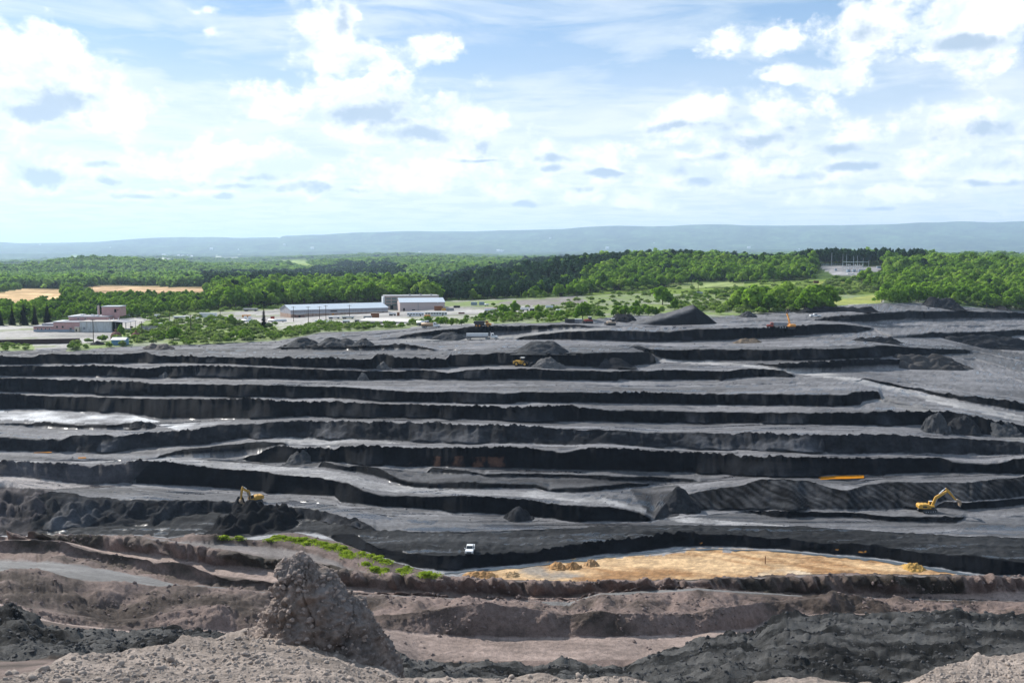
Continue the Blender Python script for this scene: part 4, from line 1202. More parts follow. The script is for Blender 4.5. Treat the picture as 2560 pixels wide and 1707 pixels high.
BROAD = [broad_tree(s, 420, 0.052, w) for s, w in ((1, 1.0), (2, 1.2), (3, 0.9), (4, 1.35))]
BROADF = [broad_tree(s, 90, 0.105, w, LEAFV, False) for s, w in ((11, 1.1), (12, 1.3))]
CONIF = [conifer_tree(s, 22, 13, w) for s, w in ((5, 0.20), (6, 0.24))]
PINE = [broad_tree(s, 260, 0.05, 0.75, LEAFC) for s in (21, 22)]
PINEF = [broad_tree(s, 70, 0.10, 0.8, LEAFC, False) for s in (23,)]
BUSH = [bush_mesh(s, 220, 0.085, LEAFB) for s in (31, 32, 33)]
YOUNG = [bush_mesh(s, 90, 0.14, LEAFY) for s in (41, 42)]

PLANTS = []      # kind, x, y, z, height, width factor


def put(kind, p, h, w=1.0):
    PLANTS.append((kind, p[0], p[1], p[2], h, w))


def put_px(kind, u, v, hpx, w=1.0):
    p = gp(u, v)
    put(kind, p, hpx * mpp(p), w)


HAND = []


def hand(kind, u, v, hpx, w=1.0):
    p = gp(u, v)
    HAND.append((kind, p, hpx * mpp(p), w, u))


# named trees of the plateau
for x, yb, yt in ((0, 740, 620), (85, 737, 605), (165, 737, 600), (240, 735, 605), (325, 722, 595)):
    hand('spruce', x * .36565, 540 + yb * .36565 + 3, (yb - yt) * .36565 + 3)
for x, yb, yt in ((475, 668, 608), (540, 665, 586), (622, 655, 578), (688, 650, 580)):
    hand('spruce', x * .36565, 540 + yb * .36565 + 4, (yb - yt) * .36565 + 6)
hand('spruce', 660, 823, 56)
for x, yb, yt in ((960, 655, 575), (1100, 655, 568), (1335, 655, 553), (865, 660, 580)):
    hand('broad', x * .36565, 540 + yb * .36565, (yb - yt) * .36565, 0.8)
for u, v, h, w in ((434, 850, 40, 1.1), (580, 820, 40, 1.2), (610, 849, 33, 1.1), (303, 845, 40, 0.8), (1456, 798, 52, 1.15), (1288, 785, 40, 1.0), (1260, 788, 32, 1.0), (1345, 788, 32, 0.85), (1657, 762, 55, 1.25),
                   (1686, 776, 36, 0.9), (1500, 794, 22, 1.2), (1421, 768, 14, 1.1), (420, 822, 24, 1.1), (360, 800, 22, 1.0), (790, 742, 28, 1.0), (1590, 779, 34, 0.9)):
    hand('broad', u, v, h, w)
for i in range(26):      # grove on the right of the pit edge
    u = 1838 + 9.4 * i + RNG.uniform(-4, 4)
    hand('broad', u, 778 - (i % 3) * 7 + RNG.uniform(-3, 3) - max(0, 6 - i) * 0.5, RNG.uniform(52, 72) if i > 3 else RNG.uniform(38, 50), 1.1)
for i in range(13):
    hand('broad', 2206 + 11 * i + RNG.uniform(-3, 3), 756 - (i % 2) * 7, RNG.uniform(36, 52), 1.1)
for i in range(14):
    hand('broad', 1532 + 9 * i + RNG.uniform(-4, 4), 789 - (i % 2) * 5, RNG.uniform(20, 34), 1.1)
for i in range(10):
    hand('broad', 1056 + 12 * i + RNG.uniform(-3, 3), 813 - (i % 2) * 3, RNG.uniform(15, 24), 1.2)
for i in range(20):
    hand('broad', 1190 + 12.5 * i + RNG.uniform(-4, 4), 802 - (i % 3) * 4 - max(0, i - 10) * 0.6, RNG.uniform(12, 24), 1.25)


def scatter_poly(kind, poly, n, h0, h1, w=1.0, avoid=()):
    us, vs = [p[0] for p in poly], [p[1] for p in poly]
    k = 0
    for _ in range(n * 12):
        u, v = RNG.uniform(min(us), max(us)), RNG.uniform(min(vs), max(vs))
        if u < -60 or u > 2620:
            continue
        if in_poly(np.array([u]), np.array([v]), poly)[0] and not any(in_poly(np.array([u]), np.array([v]), q)[0] for q in avoid):
            put(kind, gp(u, v), RNG.uniform(h0, h1) ** 1.0, w * RNG.uniform(0.9, 1.3))
            k += 1
            if k >= n:
                return


scatter_poly('bush', [(1835, 786), (1850, 768), (2080, 764), (2090, 772), (1990, 779), (1860, 788)], 60, 2.0, 5.0, 1.2)
scatter_poly('bush', [(2200, 758), (2205, 748), (2340, 748), (2345, 760)], 35, 2.0, 4.5, 1.2)
SUBST = [(2030, 655), (2215, 655), (2215, 700), (2140, 700), (2120, 712), (2070, 712), (2040, 700)]
SHEDS = [(420, 800), (700, 800), (700, 770), (420, 785)]
scatter_poly('bush', GRASS[1], 240, 1.6, 4.2, 1.0)
scatter_poly('bush', [(385, 850), (400, 812), (560, 800), (690, 818), (690, 850), (540, 858)], 150, 2.0, 5.0)
scatter_poly('bush', GRASS[2], 200, 1.4, 3.4, 1.0)
scatter_poly('bush', [(690, 851), (700, 832), (800, 808), (1000, 813), (1050, 812), (1010, 820), (805, 831), (750, 842)], 150, 1.6, 3.6, 1.0)
scatter_poly('bush', [(1420, 752), (1480, 733), (1640, 722), (1720, 712), (1850, 710), (1860, 780), (1640, 785), (1511, 790), (1450, 775)], 150, 1.5, 5.0, 1.1)
scatter_poly('bush', [(1690, 775), (1700, 735), (1850, 720), (1850, 782), (1800, 790)], 110, 2.0, 5.5, 1.15)
scatter_poly('bush', [(1990, 775), (2080, 735), (2080, 706), (1900, 706), (1850, 725), (1850, 783)], 100, 2.0, 6.0, 1.15)
scatter_poly('bush', [(2040, 748), (2210, 730), (2210, 700), (2130, 690), (2060, 700)], 110, 2.0, 6.5, 1.15)
scatter_poly('bush', [(1380, 786), (1410, 760), (1520, 772), (1510, 793), (1450, 799)], 50, 1.5, 4.0, 1.1)
scatter_poly('bush', [(1220, 788), (1230, 765), (1330, 770), (1400, 765), (1400, 790), (1300, 800)], 45, 1.5, 3.5, 1.1)
scatter_poly('bush', GRASS[5], 60, 1.5, 3.5, 1.1)
scatter_poly('bush', [(0, 878), (0, 858), (80, 860), (85, 875)], 28, 1.0, 2.2)
scatter_poly('bush', [(1350, 748), (1500, 733), (1640, 725), (1640, 716), (1500, 722), (1300, 742)], 60, 2.5, 6.0, 1.1)
scatter_poly('bush', [(2340, 760), (2480, 770), (2540, 776), (2560, 770), (2500, 762), (2400, 750)], 60, 1.5, 5.0, 1.1)
scatter_poly('bush', [(350, 782), (560, 772), (720, 768), (720, 774), (560, 780), (350, 795)], 70, 1.8, 4.5, 1.1)

for _ in range(4000):
    u_, v_ = RNG.uniform(2210, 2650), RNG.uniform(696, 780)
    if not in_poly(np.array([u_]), np.array([v_]), RIGHTWOOD)[0]:
        continue
    q_ = gp(u_, v_)
    if RNG.random() < 0.10:
        put('broad', q_, RNG.uniform(8, 14), RNG.uniform(1.0, 1.25))

# woods
CONZ = [[(1040, 752), (1100, 705), (1208, 685), (1400, 640), (1600, 622), (1560, 668), (1470, 695), (1430, 735), (1250, 752)],
        [(735, 712), (740, 688), (850, 668), (930, 662), (1015, 680), (1015, 712)], [(495, 728), (500, 690), (750, 690), (870, 690), (870, 716), (700, 722)]]
CLEAR = [f[0] for f in FIELDS[:-2]] + [GRASS[3], SUBST, [(2036, 712), (2120, 706), (2120, 690), (2030, 690)], [(0, 775), (160, 765), (160, 740), (0, 740)], [(200, 748), (360, 748), (510, 742), (510, 720), (200, 720)],
         [(-330, 800), (-330, 730), (0, 730), (0, 770)]]
_w = np.where(rowtag == 'wood')[0]
_w = _w[_w > 0]
for r0_, r1_ in [(_w.min() - 1, _w.max())]:
    P = ROWP[r0_:r1_ + 1]
    e1 = P[1:, :-1] - P[:-1, :-1]
    e2 = P[:-1, 1:] - P[:-1, :-1]
    area = np.abs(e1[..., 0] * e2[..., 1] - e1[..., 1] * e2[..., 0])
    d = P[:-1, :-1, 1]
    dens = np.select([d < 1750, d < 3000, d < 5000, d < 9000], [1 / 62., 1 / 125., 1 / 330., 1 / 950.], 1 / 1900.)
    uu, vv = PU[r0_:r1_, :-1], PV[r0_:r1_, :-1]
    ok = (uu > -90) & (uu < 2650)
    for c in CLEAR:
        ok &= ~in_poly(uu, vv, c)
    # nothing that the near hill hides completely
    lam = area * dens * ok
    cnt = RNG.poisson(lam)
    ri, ci = np.nonzero(cnt)
    for i, j in zip(ri, ci):
        for _ in range(min(cnt[i, j], 4)):
            a, b = RNG.random(2)
            p = P[i, j] + e1[i, j] * a + e2[i, j] * b
            dd = p[1]
            con = any(in_poly(uu[i, j:j + 1], vv[i, j:j + 1], c)[0] for c in CONZ)
            if 1560 < uu[i, j] < 2320 and dd > 1520 and dd < 2100:
                con = RNG.random() < 0.7
            elif con:
                con = RNG.random() < 0.93
            else:
                con = RNG.random() < 0.05
            f = 1.0 if dd < 1700 else (1.15 if dd < 3000 else (1.6 if dd < 5000 else (2.3 if dd < 9000 else 3.0)))
            h = (RNG.uniform(7, 17) if not con else RNG.uniform(11, 17)) * (1 + 0.3 * (RNG.random() < 0.08))
            if uu[i, j] < 540 and vv[i, j] > 722:
                h *= 0.55
            if dd < 1240 and uu[i, j] > 1080:
                h *= RNG.uniform(0.5, 0.9)
            put('pine' if con else 'broad', p, h * (1.0 if dd < 3000 else 1.25), f * 1.1)
for i in range(120):      # tall pines behind the substation
    p = gp(RNG.uniform(1985, 2310), RNG.uniform(656, 662))
    put('pine', p, RNG.uniform(17, 24), 0.8)

# ---- the largest 300 of each kind are objects of their own, the rest one mass per kind
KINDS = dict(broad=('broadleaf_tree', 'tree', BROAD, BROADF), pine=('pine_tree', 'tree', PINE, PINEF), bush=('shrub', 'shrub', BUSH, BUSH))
LIMITS = dict(broad=215, pine=120, bush=290)


WOODBINS = [(70, 'behind the left end of the spruce row'), (140, 'behind the spruce row, below the brown field'), (215, 'just left of the pink factory tower'), (285, 'right behind the pink factory tower'),
            (370, 'in the valley wood behind the small white campers'), (450, 'in the valley wood behind the round nosed box truck'), (540, 'in the valley wood behind the ribbed storage trailer'), (640, 'in the valley wood behind the dark white roofed trailer'),
            (730, 'in the valley wood behind the lone spruce'), (850, 'in the wood behind the left half of the long shed'), (965, 'in the wood behind the right half of the long shed'), (1120, 'in the wood behind the industrial hall'),
            (1300, 'at the shaded foot of the wooded hill'), (1450, 'on the wooded hill above the gravel patch'), (1600, 'on the wooded hill above the meadow'), (1750, 'on the wooded hill above the wedge shaped coal heap'),
            (1900, 'on the wooded hill above the grove'), (2050, 'on the hill just left of the substation'), (2210, 'round the foot of the substation'), (2330, 'in the right wood above the bright grass patch'), (2450, 'in the right wood above the dark spoil heap')]


def plant_label(kind, u, v):
    if kind == 'bush':
        if u < 700:
            return 'low leafy shrub in the thicket left of the storage yard', 'shrubs of the left thicket'
        if u < 1250:
            return 'low leafy shrub in the hedge between storage yard and coal pit', 'shrubs of the yard hedge'
        if u < 1860:
            return 'grey green shrub dotted over the meadow behind the big coal heap', 'shrubs of the meadow'
        return 'pale scrub bush on the rough grass below the substation', 'scrub below the substation'
    if kind == 'pine':
        if u > 1560:
            return 'tall dark pine standing in the row on the hill top', 'pines on the hill top'
        return 'dark conifer on the shaded left flank of the wooded hill', 'conifers of the shaded slope'
    for lim, txt in WOODBINS:
        if u < lim:
            return 'broad leafy tree ' + txt, 'leafy trees ' + txt
    return 'bright green leafy tree at the right photo edge', 'leafy trees at the right photo edge'


def project(p):
    dy, dz = p[1], p[2] - ZC
    dep = dy * CP - dz * SP
    return 1280 + FPX * p[0] / dep, 853.5 - FPX * (dy * SP + dz * CP) / dep


def add_plant(name, me, p, h, w, rz):
    o = bpy.data.objects.new(name, me)
    o.location = p
    o.scale = (h * w, h * w, h)
    o.rotation_euler = (0, 0, rz)
    return link(o)


def gn_scatter(name, me_src, rows, label):
    n = len(rows)
    pts = bpy.data.meshes.new(name)
    pts.vertices.add(n)
    co = np.array([r[1:4] for r in rows], np.float32)
    pts.vertices.foreach_set('co', co.ravel())
    a = pts.attributes.new('turn', 'FLOAT_VECTOR', 'POINT')
    rot = np.zeros((n, 3), np.float32)
    rot[:, 2] = RNG.uniform(0, 6.28, n)
    a.data.foreach_set('vector', rot.ravel())
    a = pts.attributes.new('size', 'FLOAT_VECTOR', 'POINT')
    h = np.array([r[4] for r in rows], np.float32)
    w = np.array([r[5] for r in rows], np.float32)
    a.data.foreach_set('vector', np.stack([h * w, h * w, h], 1).astype(np.float32).ravel())
    o = link(bpy.data.objects.new(name, pts))
    src_mesh = me_src
    ng = bpy.data.node_groups.new(name + '_nodes', 'GeometryNodeTree')
    ng.interface.new_socket('Geometry', in_out='INPUT', socket_type='NodeSocketGeometry')
    ng.interface.new_socket('Geometry', in_out='OUTPUT', socket_type='NodeSocketGeometry')
    gi, go = ng.nodes.new('NodeGroupInput'), ng.nodes.new('NodeGroupOutput')
    ip = ng.nodes.new('GeometryNodeInstanceOnPoints')
    ob = ng.nodes.new('GeometryNodeObjectInfo')
    ob.inputs['Object'].default_value = src_mesh
    ob.inputs['As Instance'].default_value = True
    ob.transform_space = 'ORIGINAL'
    at1 = ng.nodes.new('GeometryNodeInputNamedAttribute')
    at1.data_type = 'FLOAT_VECTOR'
    at1.inputs[0].default_value = 'turn'
    at2 = ng.nodes.new('GeometryNodeInputNamedAttribute')
    at2.data_type = 'FLOAT_VECTOR'
    at2.inputs[0].default_value = 'size'
    ng.links.new(gi.outputs[0], ip.inputs['Points'])
    ng.links.new(ob.outputs['Geometry'], ip.inputs['Instance'])
    ng.links.new(at1.outputs[0], ip.inputs['Rotation'])
    ng.links.new(at2.outputs[0], ip.inputs['Scale'])
    ng.links.new(ip.outputs[0], go.inputs[0])
    md = o.modifiers.new('scatter', 'NODES')
    md.node_group = ng
    tag(o, label, None, None, 'stuff')
    return o


for kind, (nm, cat, near, far) in KINDS.items():
    L = [p for p in PLANTS if p[0] == kind]
    L.sort(key=lambda p: -p[4] / p[2] if True else 0)
    vis = [p for p in L if 0 < project(p[1:4])[0] < 2560]
    big = vis[:LIMITS[kind]]
    ids = set(map(id, big))
    rest = [p for p in L if id(p) not in ids]
    print(kind, len(big), len(rest))
    first = {}
    for i, p in enumerate(big):
        me = near[i % len(near)]
        o = add_plant(nm, me, p[1:4], p[4], p[5], RNG.uniform(0, 6.28))
        u, v = project(p[1:4])
        lb, gr = plant_label(kind, u, v)
        tag(o, lb, cat, gr)
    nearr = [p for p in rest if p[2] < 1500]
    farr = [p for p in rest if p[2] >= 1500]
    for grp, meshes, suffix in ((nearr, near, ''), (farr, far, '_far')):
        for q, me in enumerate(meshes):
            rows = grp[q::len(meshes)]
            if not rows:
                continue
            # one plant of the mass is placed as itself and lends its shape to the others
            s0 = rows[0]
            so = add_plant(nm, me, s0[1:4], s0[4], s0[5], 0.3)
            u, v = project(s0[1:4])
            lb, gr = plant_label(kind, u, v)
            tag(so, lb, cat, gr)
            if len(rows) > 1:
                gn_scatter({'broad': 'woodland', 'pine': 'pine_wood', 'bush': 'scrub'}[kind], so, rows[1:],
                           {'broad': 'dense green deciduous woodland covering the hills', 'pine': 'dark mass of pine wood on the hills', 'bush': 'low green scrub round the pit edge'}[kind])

# hand placed trees: trunk and crown are parts
HROW = dict(spruce=0, broad=0)
for kind, p, h, w, u in HAND:
    root = bpy.data.objects.new('spruce_tree' if kind == 'spruce' else 'broadleaf_tree', None)
    link(root)
    root.location = p if kind == 'spruce' else p - Vector((0, 0, 0.14 * h))
    HROW[kind] += 1
    i = HROW[kind]
    if kind == 'spruce':
        me = CONIF[i % 2]
    else:
        me = BROAD[i % 4]
    key = me.name + '_parts'
    if key not in bpy.data.meshes:
        import bmesh
        for part, mi in ((key, 0), (me.name + '_trunk', 1)):
            bm = bmesh.new()
            bm.from_mesh(me)
            bmesh.ops.delete(bm, geom=[f for f in bm.faces if f.material_index != mi], context='FACES')
            m2 = bpy.data.meshes.new(part)
            bm.to_mesh(m2)
            bm.free()
            m2.materials.append(me.materials[mi])
            for pl in m2.polygons:
                pl.material_index = 0
    cro = link(bpy.data.objects.new('crown', bpy.data.meshes[key]), root)
    tru = link(bpy.data.objects.new('trunk', bpy.data.meshes[me.name + '_trunk']), root)
    rz = RNG.uniform(0, 6.28)
    for o in (cro, tru):
        o.scale = (h * w, h * w, h)
        o.rotation_euler = (0, 0, rz)
    if kind == 'spruce':
        if u > 600:
            tag(root, 'lone dark spruce rising from the thicket beside the pipe yard', 'tree')
        elif i <= 5:
            tag(root, ['dark spruce cut by the left photo edge', 'second dark spruce of the row left of the pink factory', 'middle spruce of the row left of the pink factory',
                       'fourth dark spruce of the row left of the pink factory', 'spruce of the row standing closest to the pink factory'][i - 1], 'tree', 'row of spruces left of the pink factory')
        else:
            tag(root, ['small spruce above the low roof left of the factory chimney', 'slim spruce right behind the factory chimney', 'wide spruce behind the left side of the pink tower',
                       'spruce tip showing behind the right side of the pink tower'][i - 6], 'tree', 'spruces behind the pink factory')
    elif 1838 <= u - 0 <= 2090 and h > 6:
        tag(root, 'big leafy tree in the dark grove at the right pit edge', 'tree', 'trees of the grove at the pit edge')
    elif u > 2195:
        tag(root, 'leafy tree in the clump beside the bright grass patch', 'tree', 'trees beside the bright grass')
    elif 1515 <= u <= 1660 and kind == 'broad' and p[1] < 700:
        tag(root, 'round bushy tree in the row behind the wedge shaped coal heap', 'tree', 'tree row behind the coal heap')
    elif 1050 <= u < 1185:
        tag(root, 'bushy little tree in the hedge behind the tanker trucks', 'tree', 'hedge trees behind the tanker trucks')
    elif 1185 <= u < 1440:
        tag(root, 'bushy tree in the hedge right of the haul truck', 'tree', 'hedge trees right of the haul truck')
    elif u < 700:
        tag(root, 'free standing leafy tree in the overgrown yard on the left', 'tree', 'trees of the left yard')
    else:
        tag(root, 'large free standing leafy tree at the meadow edge', 'tree', 'large trees at the meadow edge')

# ---------------------------------------------------------------- mesh builder for made things
class MB:
    def __init__(self):
        self.v, self.f = [], []

    def add(self, V, F):
        k = len(self.v)
        self.v += [tuple(p) for p in V]
        self.f += [tuple(i + k for i in f) for f in F]
        return self

    def box(self, x0, x1, y0, y1, z0, z1, rz=0.0, taper=0.0, c=None):
        V = []
        for z, t in ((z0, 0), (z1, taper)):
            for x, y in ((x0 + t, y0 + t), (x1 - t, y0 + t), (x1 - t, y1 - t), (x0 + t, y1 - t)):
                V.append((x, y, z))
        if rz:
            cx, cy = c or ((x0 + x1) / 2, (y0 + y1) / 2)
            ca, sa = math.cos(rz), math.sin(rz)
            V = [(cx + (x - cx) * ca - (y - cy) * sa, cy + (x - cx) * sa + (y - cy) * ca, z) for x, y, z in V]
        return self.add(V, [(3, 2, 1, 0), (4, 5, 6, 7), (0, 1, 5, 4), (1, 2, 6, 5), (2, 3, 7, 6), (3, 0, 4, 7)])

    def prism(self, poly, y0, y1):
        """polygon in x-z pushed along y (anticlockwise seen from -y)"""
        n = len(poly)
        V = [(x, y0, z) for x, z in poly] + [(x, y1, z) for x, z in poly]
        F = [tuple(range(n)), tuple(range(2 * n - 1, n - 1, -1))] + [(i, i + n, (i + 1) % n + n, (i + 1) % n) for i in range(n)]
        return self.add(V, F)

    def prismx(self, poly, x0, x1):
        """polygon in y-z pushed along x"""
        n = len(poly)
        V = [(x0, y, z) for y, z in poly] + [(x1, y, z) for y, z in poly]
        F = [tuple(range(n - 1, -1, -1)), tuple(range(n, 2 * n))] + [(i, (i + 1) % n, (i + 1) % n + n, i + n) for i in range(n)]
        return self.add(V, F)

    def bar(self, p0, p1, r, n=8, r1=None):
        p0, p1 = Vector(p0), Vector(p1)
        d = (p1 - p0).normalized()
        a = d.orthogonal().normalized()
        b = d.cross(a)
        r1 = r if r1 is None else r1
        V = []
        for p, q in ((p0, r), (p1, r1)):
            for i in range(n):
                t = 2 * math.pi * (i + 0.5) / n
                V.append(p + (a * math.cos(t) + b * math.sin(t)) * q)
        F = [(i, (i + 1) % n, (i + 1) % n + n, i + n) for i in range(n)] + [tuple(range(n - 1, -1, -1)), tuple(range(n, 2 * n))]
        return self.add(V, F)

    def beam(self, pts, hs, y0, y1):
        """box-section arm along (x, z) points with given depths"""
        up, dn = [], []
        for i, (x, z) in enumerate(pts):
            a = pts[max(i - 1, 0)]
            b = pts[min(i + 1, len(pts) - 1)]
            dx, dz = b[0] - a[0], b[1] - a[1]
            L = math.hypot(dx, dz)
            nx, nz = -dz / L, dx / L
            up.append((x + nx * hs[i] / 2, z + nz * hs[i] / 2))
            dn.append((x - nx * hs[i] / 2, z - nz * hs[i] / 2))
        for i in range(len(pts) - 1):
            self.prism([dn[i], dn[i + 1], up[i + 1], up[i]], y0, y1)
        return self

    def obj(self, name, mat, parent=None, smooth=False, bevel=0.0):
        me = bpy.data.meshes.new(name)
        me.from_pydata(self.v, [], self.f)
        me.materials.append(mat)
        if smooth:
            me.polygons.foreach_set('use_smooth', [True] * len(me.polygons))
        o = bpy.data.objects.new(name, me)
        link(o, parent)
        if bevel:
            md = o.modifiers.new('bevel', 'BEVEL')
            md.width = bevel
            md.segments = 2
            md.limit_method = 'ANGLE'
        return o


def thing(name, label, cat, p, rz=0.0, group=None):
    o = bpy.data.objects.new(name, None)
    o.location = p
    o.rotation_euler = (0, 0, rz)
    o.empty_display_size = 0.5
    link(o)
    return tag(o, label, cat, group)


YEL = plain('yellow_paint', (.54, .30, .045), 0.45, 0.4, 0, 0.15, 0.8, ((.10, .07, .04), 0.45))
ORG = plain('orange_paint', (.60, .26, .05), 0.5, 0.4, 0, 0.15, 0.8, ((.12, .08, .05), 0.4))
RED = plain('red_paint', (.30, .06, .04), 0.45, 0.4, 0, 0.15, 0.8)
WHT = plain('white_paint', (.72, .73, .74), 0.45, 0.4, 0, 0.08, 0.6, ((.34, .30, .26), 0.3))
SILV = plain('bare_aluminium', (.55, .57, .60), 0.42, 0.5, 0.35, 0.1, 0.7, ((.30, .28, .26), 0.35))
GREY = plain('grey_steel', (.24, .25, .27), 0.6, 0.3, 0.0, 0.2, 0.7, ((.12, .08, .05), 0.4))
DKST = plain('dark_steel', (.035, .036, .04), 0.6, 0.3, 0.0, 0.3, 1.0)
TYRE = plain('tyre_rubber', (.018, .018, .019), 0.8, 0.2)
GLASS = plain('dark_glass', (.025, .035, .045), 0.08, 0.6, 0, 0.1)
CHROME = plain('chrome_rod', (.75, .77, .80), 0.2, 0.5, 0.9, 0.05)
RUST = plain('rusty_iron', (.19, .085, .045), 0.85, 0.2, 0, 0.4, 1.0)
WOODM = plain('weathered_wood', (.075, .055, .045), 0.9, 0.1, 0, 0.3)
BLUE = plain('blue_paint', (.10, .22, .36), 0.6, 0.3, 0, 0.2, 0.6, ((.22, .26, .30), 0.4))
PINK = plain('faded_pink_render', (.47, .285, .275), 0.9, 0.1, 0, 0.22, 0.35, ((.36, .25, .23), 0.5))
PALEB = plain('pale_blue_band', (.27, .33, .40), 0.85, 0.1, 0, 0.25, 0.5)
WCLAD = plain('stained_white_cladding', (.50, .52, .52), 0.7, 0.2, 0, 0.15, 0.4, ((.26, .25, .22), 0.6))
ROOFG = plain('grey_felt_roof', (.27, .27, .30), 0.85, 0.15, 0, 0.3, 0.25, ((.45, .43, .42), 0.5))
ROOFL = plain('pale_gravel_roof', (.46, .42, .39), 0.85, 0.15, 0, 0.2, 0.25)
ROOFM = plain('bright_metal_roof', (.50, .545, .59), 0.38, 0.5, 0.15, 0.08, 0.3)
CLADG = plain('grey_metal_cladding', (.34, .34, .37), 0.6, 0.3, 0, 0.2, 0.4, ((.20, .15, .13), 0.5))
CLADR = plain('rust_streaked_cladding', (.42, .31, .25), 0.75, 0.2, 0, 0.2, 0.5, ((.19, .085, .055), 0.8))
HALLW = plain('beige_hall_wall', (.47, .39, .375), 0.8, 0.2, 0, 0.08, 0.2)
CONC = plain('pale_concrete', (.52, .49, .46), 0.85, 0.2, 0, 0.15, 0.15)
DKWALL = plain('dark_brown_wall', (.060, .042, .040), 0.9, 0.1, 0, 0.4, 0.3)
BRICK = plain('old_brick', (.20, .105, .085), 0.95, 0.1, 0, 0.5, 1.0, ((.09, .06, .05), 0.6))
DKOPEN = plain('dark_opening', (.02, .02, .022), 0.9, 0.1)
GALV = plain('galvanised_steel', (.50, .54, .58), 0.5, 0.4, 0.2, 0.1)
PORC = plain('white_porcelain', (.75, .77, .78), 0.3, 0.5)


# ---------------------------------------------------------------- machines
def wheel(parent, x, y, r, w, rim=SILV, n=18):
    o = MB().bar((x, y - w / 2, r), (x, y + w / 2, r), r, n).obj('wheel', TYRE, parent, False, 0.0)
    s = 1 if y > 0 else -1
    MB().bar((x, y + s * (w / 2 - 0.05), r), (x, y + s * (w / 2 + 0.02), r), r * 0.55, 12).obj('rim', rim, o)
    return o


def stadium(x0, x1, z0, z1, n=6):
    r = (z1 - z0) / 2
    zc = (z0 + z1) / 2
    pts = []
    for i in range(n + 1):
        a = -math.pi / 2 + math.pi * i / n
        pts.append((x1 - r + r * math.cos(a), zc + r * math.sin(a)))
    for i in range(n + 1):
        a = math.pi / 2 + math.pi * i / n
        pts.append((x0 + r + r * math.cos(a), zc + r * math.sin(a)))
    return pts


